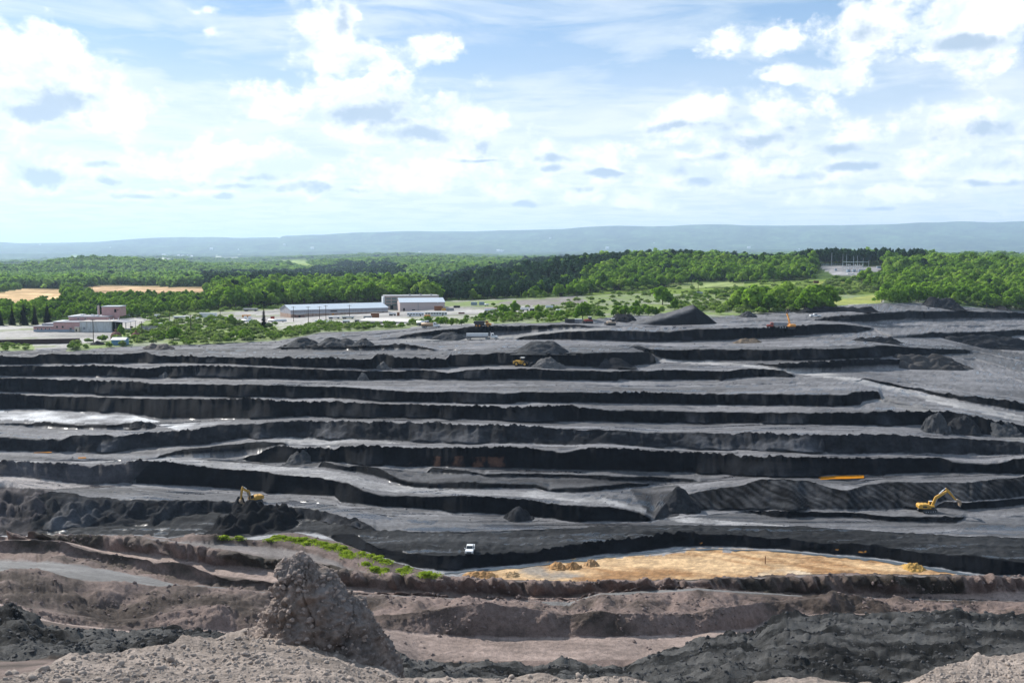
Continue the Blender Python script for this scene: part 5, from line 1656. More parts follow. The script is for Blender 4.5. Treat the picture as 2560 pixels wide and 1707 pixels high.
def excavator(label, p, rz, track_rz, boom, stick, bucket, paint_=YEL, s=1.0, mark=True):
    t = thing('excavator', label, 'excavator', p, rz, None)
    t.scale = (s, s, s)
    un = MB().box(-1.5, 1.5, -0.8, 0.8, 0.45, 1.0, track_rz, 0, (0, 0)).bar((0, 0, 0.9), (0, 0, 1.2), 0.75, 14).obj('undercarriage', DKST, t)
    for sy in (-1, 1):
        tr = MB().prism(stadium(-2.45, 2.45, 0.0, 1.0), sy * 1.35 - 0.32, sy * 1.35 + 0.32)
        for i in range(22):
            x = -2.1 + 4.2 * i / 21
            tr.box(x - 0.05, x + 0.05, sy * 1.35 - 0.34, sy * 1.35 + 0.34, 0.985, 1.04)
        o = tr.obj('track', DKST, t, False, 0.03)
        o.rotation_euler = (0, 0, track_rz)
        for i in range(5):
            x = -1.7 + 3.4 * i / 4
            r_ = MB().bar((x, sy * 1.69, 0.38), (x, sy * 1.72, 0.38), 0.2, 10).obj('roller', GREY, o)
    body = MB().box(-2.0, 1.75, -1.42, -0.45, 1.2, 2.25).box(-2.0, 0.6, -0.45, 1.42, 1.2, 2.35).box(-1.9, 0.0, -1.3, 1.3, 2.25, 2.62, 0, 0.12).obj('engine_house', paint_, t, False, 0.07)
    MB().box(-1.75, -0.5, -1.45, -1.425, 1.6, 2.1).obj('grille', DKST, body)
    MB().bar((-1.0, 0.7, 2.6), (-1.0, 0.7, 3.0), 0.08, 8).obj('exhaust_pipe', DKST, body)
    MB().box(0.7, 1.72, -1.435, -1.41, 1.28, 1.75).obj('side_hatch', DKST, body)
    cw = [(-3.0, 1.3), (-2.0, 1.2), (-2.0, 2.6), (-2.7, 2.55), (-3.05, 2.2)]
    MB().prism(cw, -1.45, 1.45).obj('counterweight', paint_, t, False, 0.12)
    cabp = [(0.65, 1.2), (2.15, 1.2), (2.2, 2.0), (1.85, 3.15), (0.65, 3.15)]
    cab = MB().prism(cabp, 0.46, 1.44).obj('cab', paint_, t, False, 0.05)
    MB().prism([(2.13, 1.45), (2.245, 1.98), (1.91, 3.0), (1.87, 3.0), (2.1, 2.0), (2.08, 1.45)], 0.55, 1.35).obj('windscreen', GLASS, cab)
    for y in (0.44, 1.44):
        MB().prism([(0.8, 1.95), (2.0, 1.95), (1.72, 2.98), (0.8, 2.98)], y - 0.01, y + 0.03).obj('window', GLASS, cab)
    MB().box(0.75, 1.75, 0.55, 1.35, 3.14, 3.2).obj('roof', WHT, cab, False, 0.03)
    bm = MB().beam(boom, [0.7, 0.95, 0.75, 0.5][:len(boom)] if len(boom) == 4 else [0.7, 0.95, 0.5], -0.33, 0.25).obj('boom', paint_, t, False, 0.03)
    bx, bz = boom[-1]
    sx, sz = stick[-1]
    dx, dz = sx - bx, sz - bz
    L = math.hypot(dx, dz)
    top = (bx - dx / L * 1.0, bz - dz / L * 1.0)
    st = MB().beam([top, (bx, bz), stick[-1]], [0.35, 0.75, 0.38], -0.28, 0.20).obj('stick', paint_, t, False, 0.03)
    # rams
    m0 = boom[1] if len(boom) == 3 else boom[-2]
    a0, a1 = (m0[0] * 0.75 + bx * 0.25, m0[1] * 0.75 + bz * 0.25 + 0.6), (top[0], top[1] + 0.05)
    am = (a0[0] * 0.35 + a1[0] * 0.65, a0[1] * 0.35 + a1[1] * 0.65)
    MB().bar((a0[0], -0.04, a0[1]), (am[0], -0.04, am[1]), 0.16, 8).obj('stick_ram', WHT if mark else GREY, bm)
    MB().bar((am[0], -0.04, am[1]), (a1[0], -0.04, a1[1]), 0.08, 8).obj('ram_rod', CHROME, bm)
    for y in (-0.5, 0.42):
        MB().bar((1.7, y, 1.5), (boom[1][0] + 0.3, y, boom[1][1] - 0.2), 0.12, 8).obj('boom_ram', GREY, bm)
    c0 = (bx + dx * 0.12 - dz / L * 0.5 * (1 if dx > 0 else 1), bz + dz * 0.12 + dx / L * 0.5)
    c1 = (bx + dx * 0.85 - dz / L * 0.35, bz + dz * 0.85 + dx / L * 0.35)
    MB().bar((c0[0], -0.04, c0[1]), (c1[0], -0.04, c1[1]), 0.11, 8).obj('bucket_ram', GREY, st)
    k = MB()
    k.prism(bucket, -0.75, 0.68)
    bk = k.obj('bucket', DKST if not mark else plain('worn_bucket_steel', (.30, .22, .15), 0.6, 0.4, 0.2, 0.3), t, False, 0.03)
    lx = max(bucket, key=lambda q: -q[1])
    for i in range(5):
        y = -0.65 + 1.24 * i / 4
        MB().prism([(lx[0] - 0.1, lx[1] + 0.1), (lx[0] + 0.1, lx[1] + 0.1), (lx[0], lx[1] - 0.18)], y - 0.06, y + 0.06).obj('tooth', GREY, bk)
    if mark:
        MB().box(-1.2, -0.75, -1.435, -1.42, 1.72, 1.98).obj('side_badge', WHT, body)
    return t


pR = gp(2318, 1279)
excavator('yellow excavator with its arm stretched to the right, on the coal bench at the right', pR, math.radians(-4), math.radians(20),
          [(1.3, 1.9), (2.5, 4.5), (5.9, 6.7)], [(8.4, 3.8)],
          [(8.2, 3.9), (8.9, 4.1), (9.75, 3.7), (9.9, 2.9), (9.6, 2.0), (9.35, 2.1), (9.2, 3.0)], YEL, 0.93)
pL = gp(636, 1256)
excavator('yellow excavator with its stick hanging down, above the wet dark hole on the left', pL, math.radians(180 + 38), math.radians(10),
          [(1.2, 1.9), (2.1, 4.3), (4.3, 5.3)], [(4.9, 1.9)],
          [(4.6, 1.9), (5.2, 1.9), (5.35, 1.2), (5.1, 0.5), (4.3, 0.2), (3.9, 0.5), (4.4, 1.0)], YEL, 0.9)
pO = gp(1977, 822)
excavator('orange excavator raising its bucket, standing behind the red dump truck', pO, math.radians(100), math.radians(60),
          [(1.2, 1.9), (2.6, 4.6), (4.8, 7.6)], [(3.8, 10.2)],
          [(3.6, 10.2), (4.6, 10.0), (5.4, 9.0), (5.3, 8.2), (4.6, 8.0), (3.9, 8.9)], ORG, 1.0, False)


def pickup(label, p, rz, s=1.0, paint_=WHT):
    t = thing('pickup_truck', label, 'pickup truck', p, rz)
    t.scale = (s, s, s)
    b = MB().box(-2.75, 2.7, -0.95, 0.95, 0.55, 0.98).obj('body', paint_, t, False, 0.06)
    MB().prism([(1.15, 0.98), (2.72, 0.98), (2.66, 1.16), (1.1, 1.26)], -0.92, 0.92).obj('bonnet', paint_, t, False, 0.06)
    cab = MB()
    V = [(-0.95, -0.93, 0.98), (1.2, -0.93, 0.98), (1.2, 0.93, 0.98), (-0.95, 0.93, 0.98), (-0.8, -0.74, 1.86), (0.45, -0.74, 1.86), (0.45, 0.74, 1.86), (-0.8, 0.74, 1.86)]
    cab.add(V, [(4, 5, 6, 7), (0, 1, 5, 4), (1, 2, 6, 5), (2, 3, 7, 6), (3, 0, 4, 7)])
    c = cab.obj('cab', paint_, t, False, 0.05)
    MB().add([(1.205, -0.80, 1.10), (1.205, 0.80, 1.10), (0.50, 0.66, 1.83), (0.50, -0.66, 1.83)], [(0, 1, 2, 3)]).obj('windscreen', GLASS, c)
    c['_'] = 0
    del c['_']
    for sy in (-1, 1):
        MB().add([(-0.75, sy * 0.905, 1.12), (0.95, sy * 0.905, 1.12), (0.42, sy * 0.775, 1.76), (-0.68, sy * 0.775, 1.76)], [(0, 1, 2, 3)]).obj('window', GLASS, c)
        MB().box(0.85, 1.0, sy * 1.12 - 0.12, sy * 1.12 + 0.12, 1.2, 1.42).obj('mirror', paint_, t, False, 0.02)
        MB().box(2.70, 2.74, sy * 0.72 - 0.16, sy * 0.72 + 0.16, 0.78, 0.95).obj('headlight', PORC, t)
    bed = MB().box(-2.75, -0.97, -0.95, -0.82, 0.98, 1.36).box(-2.75, -0.97, 0.82, 0.95, 0.98, 1.36).box(-2.75, -2.66, -0.82, 0.82, 0.98, 1.36).obj('bed', paint_, t, False, 0.03)
    MB().box(-2.66, -0.97, -0.82, 0.82, 0.985, 1.0).obj('bed_floor', DKST, bed)
    MB().box(2.6, 2.84, -0.95, 0.95, 0.42, 0.66).obj('bumper', DKST, t, False, 0.04)
    MB().box(2.69, 2.73, -0.5, 0.5, 0.70, 0.94).obj('grille', DKST, t)
    for x in (-1.75, 1.75):
        for y in (-0.83, 0.83):
            wheel(t, x, y, 0.42, 0.28)
    return t


pickup('white pickup truck facing the camera on the quarry floor', gp(1175, 1381), math.radians(-93), 1.05)
pickup('white pickup truck seen side on, on the upper right coal bench', gp(2038, 793), math.radians(2), 1.15)


def wheel_loader(label, p, rz, s=1.0):
    t = thing('wheel_loader', label, 'wheel loader', p, rz)
    t.scale = (s, s, s)
    MB().prism([(-4.0, 1.0), (-0.6, 1.0), (-0.6, 2.3), (-3.2, 2.35), (-4.0, 2.0)], -1.2, 1.2).obj('engine_hood', YEL, t, False, 0.12)
    MB().box(-0.6, 1.8, -0.8, 0.8, 0.9, 1.7).obj('front_frame', YEL, t, False, 0.05)
    cab = MB().box(-0.9, 0.6, -0.8, 0.8, 1.8, 3.5).obj('cab', YEL, t, False, 0.06)
    MB().box(-0.75, 0.62, -0.83, 0.83, 2.4, 3.35).obj('window', GLASS, cab)
    MB().box(-1.0, 0.75, -0.9, 0.9, 3.5, 3.68).obj('roof', WHT, cab, False, 0.05)
    for x in (-2.4, 1.2):
        for y in (-1.1, 1.1):
            wheel(t, x, y, 0.95, 0.7, YEL)
    for y in (-0.6, 0.6):
        MB().beam([(0.6, 2.2), (2.2, 1.9), (3.4, 0.9)], [0.35, 0.4, 0.3], y - 0.12, y + 0.12).obj('lift_arm', DKST, t)
    MB().prism([(3.3, 0.1), (4.7, 0.05), (4.75, 0.2), (3.9, 0.45), (3.75, 1.2), (4.1, 1.6), (3.5, 1.6), (3.1, 0.9)], -1.55, 1.55).obj('bucket', DKST, t, False, 0.03)
    return t


wheel_loader('yellow wheel loader with dark bucket beside the long coal heap', gp(1307, 915), math.radians(-18), 1.0)


def lorry_cab(t, x, paint_, hood=True):
    """cab with its front at x + 3 (bonnet) ; returns nothing"""
    cab = MB().prism([(x, 0.9), (x + 1.6, 0.9), (x + 1.6, 2.0), (x + 1.35, 3.0), (x, 3.05)], -1.15, 1.15).obj('cab', paint_, t, False, 0.08)
    MB().prism([(x + 1.62, 2.0), (x + 1.37, 2.9), (x + 1.34, 2.9), (x + 1.58, 2.0)], -1.0, 1.0).obj('windscreen', GLASS, cab)
    for y in (-1.16, 1.14):
        MB().box(x + 0.45, x + 1.25, y, y + 0.02, 2.05, 2.75).obj('window', GLASS, cab)
    if hood:
        MB().prism([(x + 1.6, 0.8), (x + 3.3, 0.8), (x + 3.3, 1.75), (x + 1.6, 2.0)], -0.95, 0.95).obj('bonnet', paint_, t, False, 0.12)
        MB().box(x + 3.3, x + 3.36, -0.7, 0.7, 0.95, 1.65).obj('grille', DKST, t)
    MB().box(x + 3.2, x + 3.5, -1.15, 1.15, 0.45, 0.8).obj('bumper', GREY, t, False, 0.04)


def semi_tipper(label, p, rz):
    t = thing('semi_truck', label, 'truck', p, rz)
    lorry_cab(t, 4.6, WHT)
    MB().box(-7.6, 7.6, -0.45, 0.45, 0.75, 1.0).obj('chassis', DKST, t)
    tub = MB()
    P0 = [(-0.8, 1.15), (0.8, 1.15), (1.25, 1.6), (1.25, 3.0), (-1.25, 3.0), (-1.25, 1.6)]
    tub.prismx(P0, -7.6, 3.2).obj('dump_tub', SILV, t, False, 0.04)
    MB().box(-7.65, 3.25, -1.32, -1.2, 2.92, 3.06).box(-7.65, 3.25, 1.2, 1.32, 2.92, 3.06).obj('top_rail', WHT, t)
    MB().bar((4.35, 0.8, 1.0), (4.35, 0.8, 3.6), 0.09, 8).obj('exhaust_stack', CHROME, t)
    for x in (-6.9, -5.7, 2.4, 3.6):
        for y in (-1.0, 1.0):
            wheel(t, x, y, 0.52, 0.5)
    for y in (-1.0, 1.0):
        wheel(t, 7.0, y, 0.52, 0.32)
        MB().box(-1.0, -0.8, y - 0.1, y + 0.1, 0.2, 1.2).obj('landing_leg', GREY, t)
    return t


semi_tipper('white tractor truck with a silver tipper trailer beside the round coal heap', gp(1204, 849) + Vector((0, 2, 0)), math.radians(1))


def haul_truck(label, p, rz, s=1.0, paint_=ORG, body=DKST):
    t = thing('haul_truck', label, 'dump truck', p, rz)
    t.scale = (s, s, s)
    MB().box(-4.2, 4.0, -0.7, 0.7, 0.9, 1.5).obj('chassis', DKST, t)
    MB().prism([(-4.9, 2.2), (-3.6, 1.5), (0.9, 1.5), (1.3, 3.4), (-4.6, 3.3)], -1.5, 1.5).obj('dump_body', body, t, False, 0.06)
    MB().prism([(2.0, 1.2), (4.9, 1.2), (4.8, 2.1), (3.4, 2.4), (2.0, 2.5)], -1.2, 1.2).obj('bonnet', paint_, t, False, 0.15)
    cab = MB().prism([(1.7, 1.8), (3.2, 1.8), (3.2, 2.6), (2.95, 3.6), (1.7, 3.6)], -0.9, 0.9).obj('cab', paint_, t, False, 0.07)
    MB().box(1.85, 2.9, -0.93, 0.93, 2.6, 3.35).obj('window', GLASS, cab)
    for x in (-3.2, -1.4, 3.2):
        for y in (-1.15, 1.15):
            wheel(t, x, y, 0.9, 0.65, paint_)
    return t


haul_truck('articulated dump truck with dark tub and orange cab on the pit edge road', gp(1206, 819) + Vector((0, 3, 0)), math.radians(-6), 0.95)


def tipper(label, p, rz, cabp, tubp):
    t = thing('dump_truck', label, 'dump truck', p, rz)
    lorry_cab(t, 2.2, cabp)
    MB().box(-4.8, 5.2, -0.45, 0.45, 0.75, 1.05).obj('chassis', DKST, t)
    MB().prism([(-5.0, 1.3), (1.7, 1.3), (1.9, 3.1), (-5.2, 2.95)], -1.25, 1.25).obj('dump_body', tubp, t, False, 0.05)
    for x in (-4.0, -2.7, -1.4):
        for y in (-1.0, 1.0):
            wheel(t, x, y, 0.52, 0.5)
    for y in (-1.0, 1.0):
        wheel(t, 4.4, y, 0.52, 0.32)
    return t


tipper('red cabbed dump truck with a grey tub in front of the orange excavator', gp(1945, 821) + Vector((0, 2, 0)), math.radians(179), RED, GREY)


def tanker(label, p, rz, tankm, group):
    t = thing('tanker_truck', label, 'tanker truck', p, rz, group)
    lorry_cab(t, 1.9, WHT)
    MB().box(-4.5, 5.0, -0.45, 0.45, 0.75, 1.05).obj('chassis', DKST, t)
    pts = [(1.2 * math.cos(a), 2.0 + 0.85 * math.sin(a)) for a in [2 * math.pi * i / 16 for i in range(16)]]
    MB().prismx(pts, -4.6, 1.5).obj('tank', tankm, t, True)
    for x in (-3.6, -2.4):
        for y in (-1.0, 1.0):
            wheel(t, x, y, 0.52, 0.5)
    for y in (-1.0, 1.0):
        wheel(t, 4.1, y, 0.52, 0.32)
    return t


TANKT = plain('tan_tank_paint', (.50, .33, .20), 0.55, 0.3, 0, 0.15)
tanker('tanker truck with tan tank, in front of the other tanker at the pit edge', gp(1075, 820), math.radians(-3), TANKT, 'tanker trucks at the pit edge')
tanker('all white tanker truck standing half behind the tan tanker', gp(1057, 816) + Vector((0, 4, 0)), math.radians(-42), WHT, 'tanker trucks at the pit edge')


def bulldozer(label, p, rz, paint_, s=1.0):
    t = thing('bulldozer', label, 'bulldozer', p, rz)
    t.scale = (s, s, s)
    for y in (-1.1, 1.1):
        MB().prism(stadium(-2.0, 2.0, 0, 1.1), y - 0.3, y + 0.3).obj('track', DKST, t, False, 0.03)
    MB().prism([(-0.2, 0.8), (2.2, 0.8), (2.2, 1.9), (-0.2, 2.1)], -0.75, 0.75).obj('bonnet', paint_, t, False, 0.1)
    MB().box(-2.0, -0.2, -0.9, 0.9, 0.8, 1.7).obj('rear_housing', paint_, t, False, 0.06)
    c = MB().box(-1.5, -0.1, -0.75, 0.75, 1.7, 3.1).obj('cab', DKST, t, False, 0.05)
    MB().box(-1.65, 0.0, -0.85, 0.85, 3.1, 3.25).obj('roof', WHT, c)
    for y in (-1.45, 1.45):
        MB().box(-0.3, 2.7, y - 0.1, y + 0.1, 0.45, 0.75).obj('push_arm', DKST, t)
    MB().prism([(2.7, 0.1), (3.0, 0.0), (3.0, 0.15), (2.85, 0.7), (3.05, 1.4), (2.85, 1.4), (2.6, 0.7)], -1.9, 1.9).obj('blade', DKST, t)
    return t


bulldozer('dark bulldozer with a red bonnet between the dumpsters and the wedge shaped heap', gp(1471, 808), math.radians(200), RED, 1.1)
bulldozer('tan bulldozer at the foot of the wedge shaped coal heap', gp(1528, 813), math.radians(192), plain('tan_paint', (.50, .38, .28), 0.6, 0.3), 1.1)


def dumpster(label, p, rz, m, lidm, L=6.0):
    t = thing('dumpster', label, 'dumpster', p, rz)
    MB().box(-L / 2, L / 2, -1.2, 1.2, 0.15, 2.0, 0, -0.05).obj('container', m, t)
    for i in range(6):
        x = -L / 2 + L * (i + 0.5) / 6
        MB().box(x - 0.06, x + 0.06, -1.32, -1.22, 0.2, 1.9).obj('rib', m, t)
    MB().box(-L / 2 - 0.1, L / 2 + 0.1, -1.3, 1.3, 2.0, 2.12).obj('lid', lidm, t)
    return t


dumpster('open dark dumpster, left one of the pair on the pit edge', gp(1424, 807), 0.02, DKST, DKST, 5.0)
dumpster('dumpster with a pale lid, right one of the pair on the pit edge', gp(1443, 807), 0.02, GREY, WHT, 5.0)


# ---------------------------------------------------------------- buildings
def frame_from(p0, p1):
    p0, p1 = Vector(p0), Vector(p1)
    d = p1 - p0
    return p0, math.atan2(d[1], d[0]), math.hypot(d[0], d[1])


def gable(t, x0, x1, y0, y1, h, rise, wm, rm, ov=0.3, along='x'):
    """walls and pitched roof; ridge along x"""
    w = MB()
    ym = (y0 + y1) / 2
    w.prismx([(y0, -0.6), (y1, -0.6), (y1, h), (ym, h + rise), (y0, h)], x0, x1)
    o = w.obj('wall', wm, t)
    th = 0.18
    r = MB()
    for a, b in ((y0 - ov, ym), (y1 + ov, ym)):
        k = (h - rise * ov / (ym - y0)) + 0.01
        V = [(x0 - ov, a, k), (x1 + ov, a, k), (x1 + ov, b, h + rise + 0.01), (x0 - ov, b, h + rise + 0.01)]
        V2 = [(x, y, z + th) for x, y, z in V]
        F = [(0, 1, 2, 3), (7, 6, 5, 4), (0, 4, 5, 1), (1, 5, 6, 2), (2, 6, 7, 3), (3, 7, 4, 0)]
        r.add(V + V2, F)
    r.obj('roof', rm, t)
    return o


def windows(t, xs, y, z0, z1, w, mat=GLASS, name='window', frame=WHT):
    for x in xs:
        f = MB().box(x - w / 2 - 0.08, x + w / 2 + 0.08, y - 0.06, y + 0.02, z0 - 0.08, z1 + 0.08).obj(name, frame, t)
        MB().box(x - w / 2, x + w / 2, y - 0.09, y - 0.062, z0, z1).obj('pane', mat, f)


def on_level(u, v, h):
    d = Vector(ray(u, v))
    return Vector((0, 0, ZC)) + d * (-h / d.z)


# pink factory
def factory():
    p0 = gp(84, 829)
    s = mpp(p0) * 0.11905      # metres per pixel of the survey crop
    t = thing('factory', 'abandoned pink factory with white wing, tower and chimney on the left plateau', 'factory', p0, 0.03)
    X = lambda x: (x - 200) * s
    # low office wing
    MB().box(0, X(620), 0, 9, -0.5, 2.9).obj('wall', PINK, t)
    MB().box(-0.6, X(620), -0.7, 9.6, 2.9, 3.2).obj('roof', ROOFG, t)
    MB().box(2.6, X(640), 5, 16, 3.2, 4.2).obj('upper_roof', ROOFG, t)
    MB().box(-0.04, X(1110), -0.05, -0.003, -0.4, 1.05).obj('painted_band', PALEB, t)
    windows(t, [X(290), X(370), X(450), X(530)], 0, 1.1, 2.0, 0.8)
    # middle block
    MB().box(X(615), X(1170), 0.02, 13, -0.5, 5.2).obj('wall', PINK, t)
    MB().box(X(605), X(1175), -0.2, 13.2, 5.2, 5.5).obj('roof', ROOFG, t)
    MB().box(X(605), X(760), -0.25, 13.25, 5.5, 5.75).obj('parapet', WHT, t)
    windows(t, [X(690), X(808)], 0, 2.1, 3.2, 1.0, GLASS, 'window', PINK)
    d = MB().box(X(945), X(1000), -0.08, 0.0, 0, 2.2).obj('door', GREY, t)
    MB().box(X(955), X(990), -0.1, -0.082, 1.2, 1.9).obj('door_pane', GLASS, d)
    kiosk = MB().box(X(1080), X(1168), -2.0, -0.06, -0.4, 2.6).obj('porch', plain('cream_paint', (.60, .52, .40), 0.8), t)
    MB().box(X(1074), X(1174), -2.2, -0.05, 2.6, 2.75).obj('porch_roof', WHT, kiosk)
    MB().box(X(1100), X(1130), -2.05, -2.0, 0.2, 1.6).obj('porch_opening', DKOPEN, kiosk)
    # rear block
    MB().box(X(740), X(1570), 13.3, 32, -0.5, 7.4).obj('wall', PINK, t)
    MB().box(X(728), X(1580), 13.1, 32.3, 7.4, 7.75).obj('roof', ROOFG, t)
    MB().box(X(728), X(850), 13.05, 32.35, 7.75, 8.1).obj('parapet', WHT, t)
    for i, (x, y) in enumerate(((900, 20), (1090, 22), (1180, 18), (1290, 16))):
        MB().box(X(x), X(x + 45), y, y + 1.4, 7.76, 8.5).obj('roof_vent', WHT, t)
    windows(t, [X(945), X(1095)], 13.3, 6.3, 6.9, 1.0)
    # white clad wing and its open canopy
    MB().box(X(1172), X(1830), -0.6, 17, -0.5, 5.6).obj('cladding', WCLAD, t)
    for i in range(15):
        x = X(1172) + (X(1830) - X(1172)) * (i + 0.5) / 15
        MB().box(x - 0.04, x + 0.04, -0.66, -0.603, 0, 5.5).obj('cladding_rib', WCLAD, t)
    MB().box(X(1166), X(1850), -0.9, 17.2, 5.6, 5.85).obj('roof', ROOFL, t)
    for x, y in ((1715, 5), (1750, 9), (1812, 12)):
        MB().bar((X(x), y, 5.8), (X(x), y, 7.0), 0.22, 8).obj('vent_pipe', WHT, t)
    MB().box(X(1240), X(1285), -0.68, -0.605, 1.2, 2.6).obj('vent_grille', GREY, t)
    MB().prism([(X(1852), 5.5), (X(2125), 4.9), (X(2125), 5.1), (X(1852), 5.75)], 0.5, 18).obj('canopy', ROOFG, t)
    for x in (X(1900), X(2010), X(2110)):
        for y in (0.8, 9, 17):
            MB().bar((x, y, -0.4), (x, y, 5.0), 0.12, 6).obj('canopy_post', GREY, t)
    MB().box(X(1835), X(1838), 0.5, 16.8, -0.3, 5.3).obj('opening', DKOPEN, t)
    # tower and chimney
    MB().box(X(1330), X(1715), 22, 33, 7.3, 12.9).obj('tower_wall', PINK, t)
    MB().box(X(1322), X(1724), 21.7, 33.3, 12.9, 13.25).obj('tower_roof', plain('tower_cap', (.40, .45, .48), 0.8), t)
    MB().box(X(1572), X(1715), 21.9, 21.995, 3.0, 12.9).obj('tower_face', PINK, t)
    windows(t, [X(1625)], 21.9, 9.7, 11.6, 1.3, DKOPEN, 'window', PINK)
    windows(t, [X(1683)], 21.9, 10.8, 11.3, 0.6, DKOPEN, 'window', PINK)
    MB().bar((X(1205), 26, 6), (X(1205), 26, 13.6), 0.75, 10, 0.6).obj('chimney', plain('chimney_render', (.42, .36, .34), 0.9), t)
    return t


factory()


def long_shed():
    p0, rz, L = frame_from(on_level(727, 795, 42.4), on_level(970, 786, 42.0))
    t = thing('storage_shed', 'long low shed with bright metal roof and rust streaked front', 'shed', p0, rz)
    d = 24
    MB().box(0, L, 0, d, -0.6, 2.7).obj('lower_wall', CLADR, t)
    MB().box(0.05, L - 0.05, 0.05, d - 0.05, 2.7, 5.2).obj('upper_wall', CLADG, t)
    n = 34
    for i in range(n):
        x = L * (i + 0.5) / n
        MB().box(x - 0.07, x + 0.07, -0.07, -0.003, 0, 2.65).obj('cladding_rib', CLADR, t)
    MB().prismx([(-0.5, 5.15), (d / 2, 8.2), (d + 0.5, 5.15), (d + 0.5, 5.35), (d / 2, 8.42), (-0.5, 5.35)], -0.5, L + 0.5).obj('roof', ROOFM, t)
    MB().prismx([(0.1, 5.15), (d - 0.1, 5.15), (d / 2, 8.15)], 0.1, L - 0.1).obj('gable', CLADG, t)
    MB().box(-0.3, L + 0.3, -0.35, -0.08, 2.7, 2.95).obj('eaves_strip', WHT, t)
    windows(t, [L * 0.43], 0.05, 3.5, 4.2, 4.6, DKOPEN, 'window', GREY)
    windows(t, [L * 0.945], 0, 1.2, 2.2, 1.5, DKOPEN, 'window', GREY)
    MB().box(L * 0.41, L * 0.435, -0.12, -0.072, 0, 2.3).obj('door', ORG, t)
    lean = MB().box(L * 0.035, L * 0.115, -4.5, -0.1, -0.4, 2.3).obj('lean_to', plain('brown_boards', (.20, .12, .10), 0.9), t)
    MB().box(L * 0.03, L * 0.12, -4.8, -0.1, 2.3, 2.5).obj('lean_to_roof', ROOFL, lean)
    MB().box(L * 0.055, L * 0.075, -4.56, -4.5, 0, 1.8).obj('lean_to_opening', DKOPEN, lean)
    MB().box(L * 0.83, L * 1.0, -0.15, -0.075, 0, 1.3).obj('patch_panel', BLUE, t)
    return t


long_shed()


def hall():
    p0, rz, L = frame_from(on_level(1000, 778, 40.3), on_level(1112, 776.8, 40.3))
    t = thing('industrial_hall', 'large beige hall with pale blue metal roof and taller block behind', 'hall', p0, rz)
    h = 6.1
    MB().box(0, L, 0, 26, -0.6, h).obj('wall', HALLW, t)
    MB().prismx([(-0.4, h), (13, h + 2.7), (26.4, h), (26.4, h + .22), (13, h + 2.95), (-0.4, h + .22)], -0.4, L + 0.4).obj('roof', ROOFM, t)
    MB().prismx([(0.1, h - .02), (25.9, h - .02), (13, h + 2.68)], 0.1, L - 0.1).obj('gable', HALLW, t)
    for x, w_, z in ((L * 0.09, 1.3, 2.2), (L * 0.30, 2.2, 1.2)):
        MB().box(x - w_ / 2, x + w_ / 2, -0.06, -0.003, 0, z).obj('door', DKOPEN, t)
    MB().box(L * 0.78, L * 0.96, -0.07, -0.003, 0, 3.2).obj('rusty_gate', RUST, t)
    MB().box(L * 0.835, L * 0.855, -0.06, -0.003, 5.6, 6.4).obj('wall_lamp', PORC, t)
    MB().box(L * 0.40, L * 0.41, -0.06, -0.003, 0, 6).obj('downpipe', GREY, t)
    # taller brick block behind
    W2 = plain('dark_beige_wall', (.36, .29, .26), 0.9, 0.1, 0, 0.15, 0.3)
    MB().box(-L * 0.26, L * 0.97, 26.6, 44, -0.6, 9.7).obj('rear_wall', W2, t)
    MB().box(-L * 0.28, L * 0.98, 26.2, 44.4, 9.7, 10.1).obj('rear_roof', plain('rear_parapet', (.33, .33, .34), 0.9), t)
    MB().box(-L * 0.31, -L * 0.262, 27, 43, -0.6, 9.2).obj('side_strip', plain('pale_steel_side', (.48, .52, .55), 0.6), t)
    for zz in (2.6, 4.9, 7.2):
        windows(t, [-L * 0.19, -L * 0.06], 26.6, zz, zz + 1.4, 3.6, plain('dusty_glass', (.12, .16, .16), 0.4), 'window', W2)
    MB().box(-L * 0.15, -L * 0.08, 26.5, 26.597, 0, 3).obj('rear_door', DKOPEN, t)
    for x in (0.3, 0.55, 0.8):
        MB().box(L * x, L * x + 1.5, 34, 36, 10.1, 10.9).obj('roof_vent', GREY, t)
    return t


hall()

# small things of the plateau
p = gp(296, 863)
t = thing('blue_shed', 'small pale blue shed with a white roof at the pit edge', 'shed', p, 0.05)
mm = mpp(p)
W_ = 34 * mm
gable(t, -W_ / 2, W_ / 2, 0, 5.5, 2.6, 0.9, BLUE, WHT)
MB().box(0.9, 1.8, -0.07, -0.003, 0, 2.0).obj('door', PALEB, t)

p0, rz, L = frame_from(gp(38, 861), gp(199, 858))
t = thing('retaining_wall', 'long dark brown loading wall at the left pit edge', 'wall', p0, rz)
MB().box(-14, L, 0, 1.2, -0.8, 2.3).obj('wall_face', DKWALL, t)
for i in range(16):
    x = -14 + (L + 14) * (i + 0.5) / 16
    MB().box(x - 0.12, x + 0.12, -0.12, -0.003, -0.5, 2.2).obj('buttress', DKWALL, t)
MB().box(-14.1, L + 0.1, -0.15, 1.3, 2.3, 2.45).obj('coping', plain('dark_coping', (.10, .075, .07), 0.9), t)


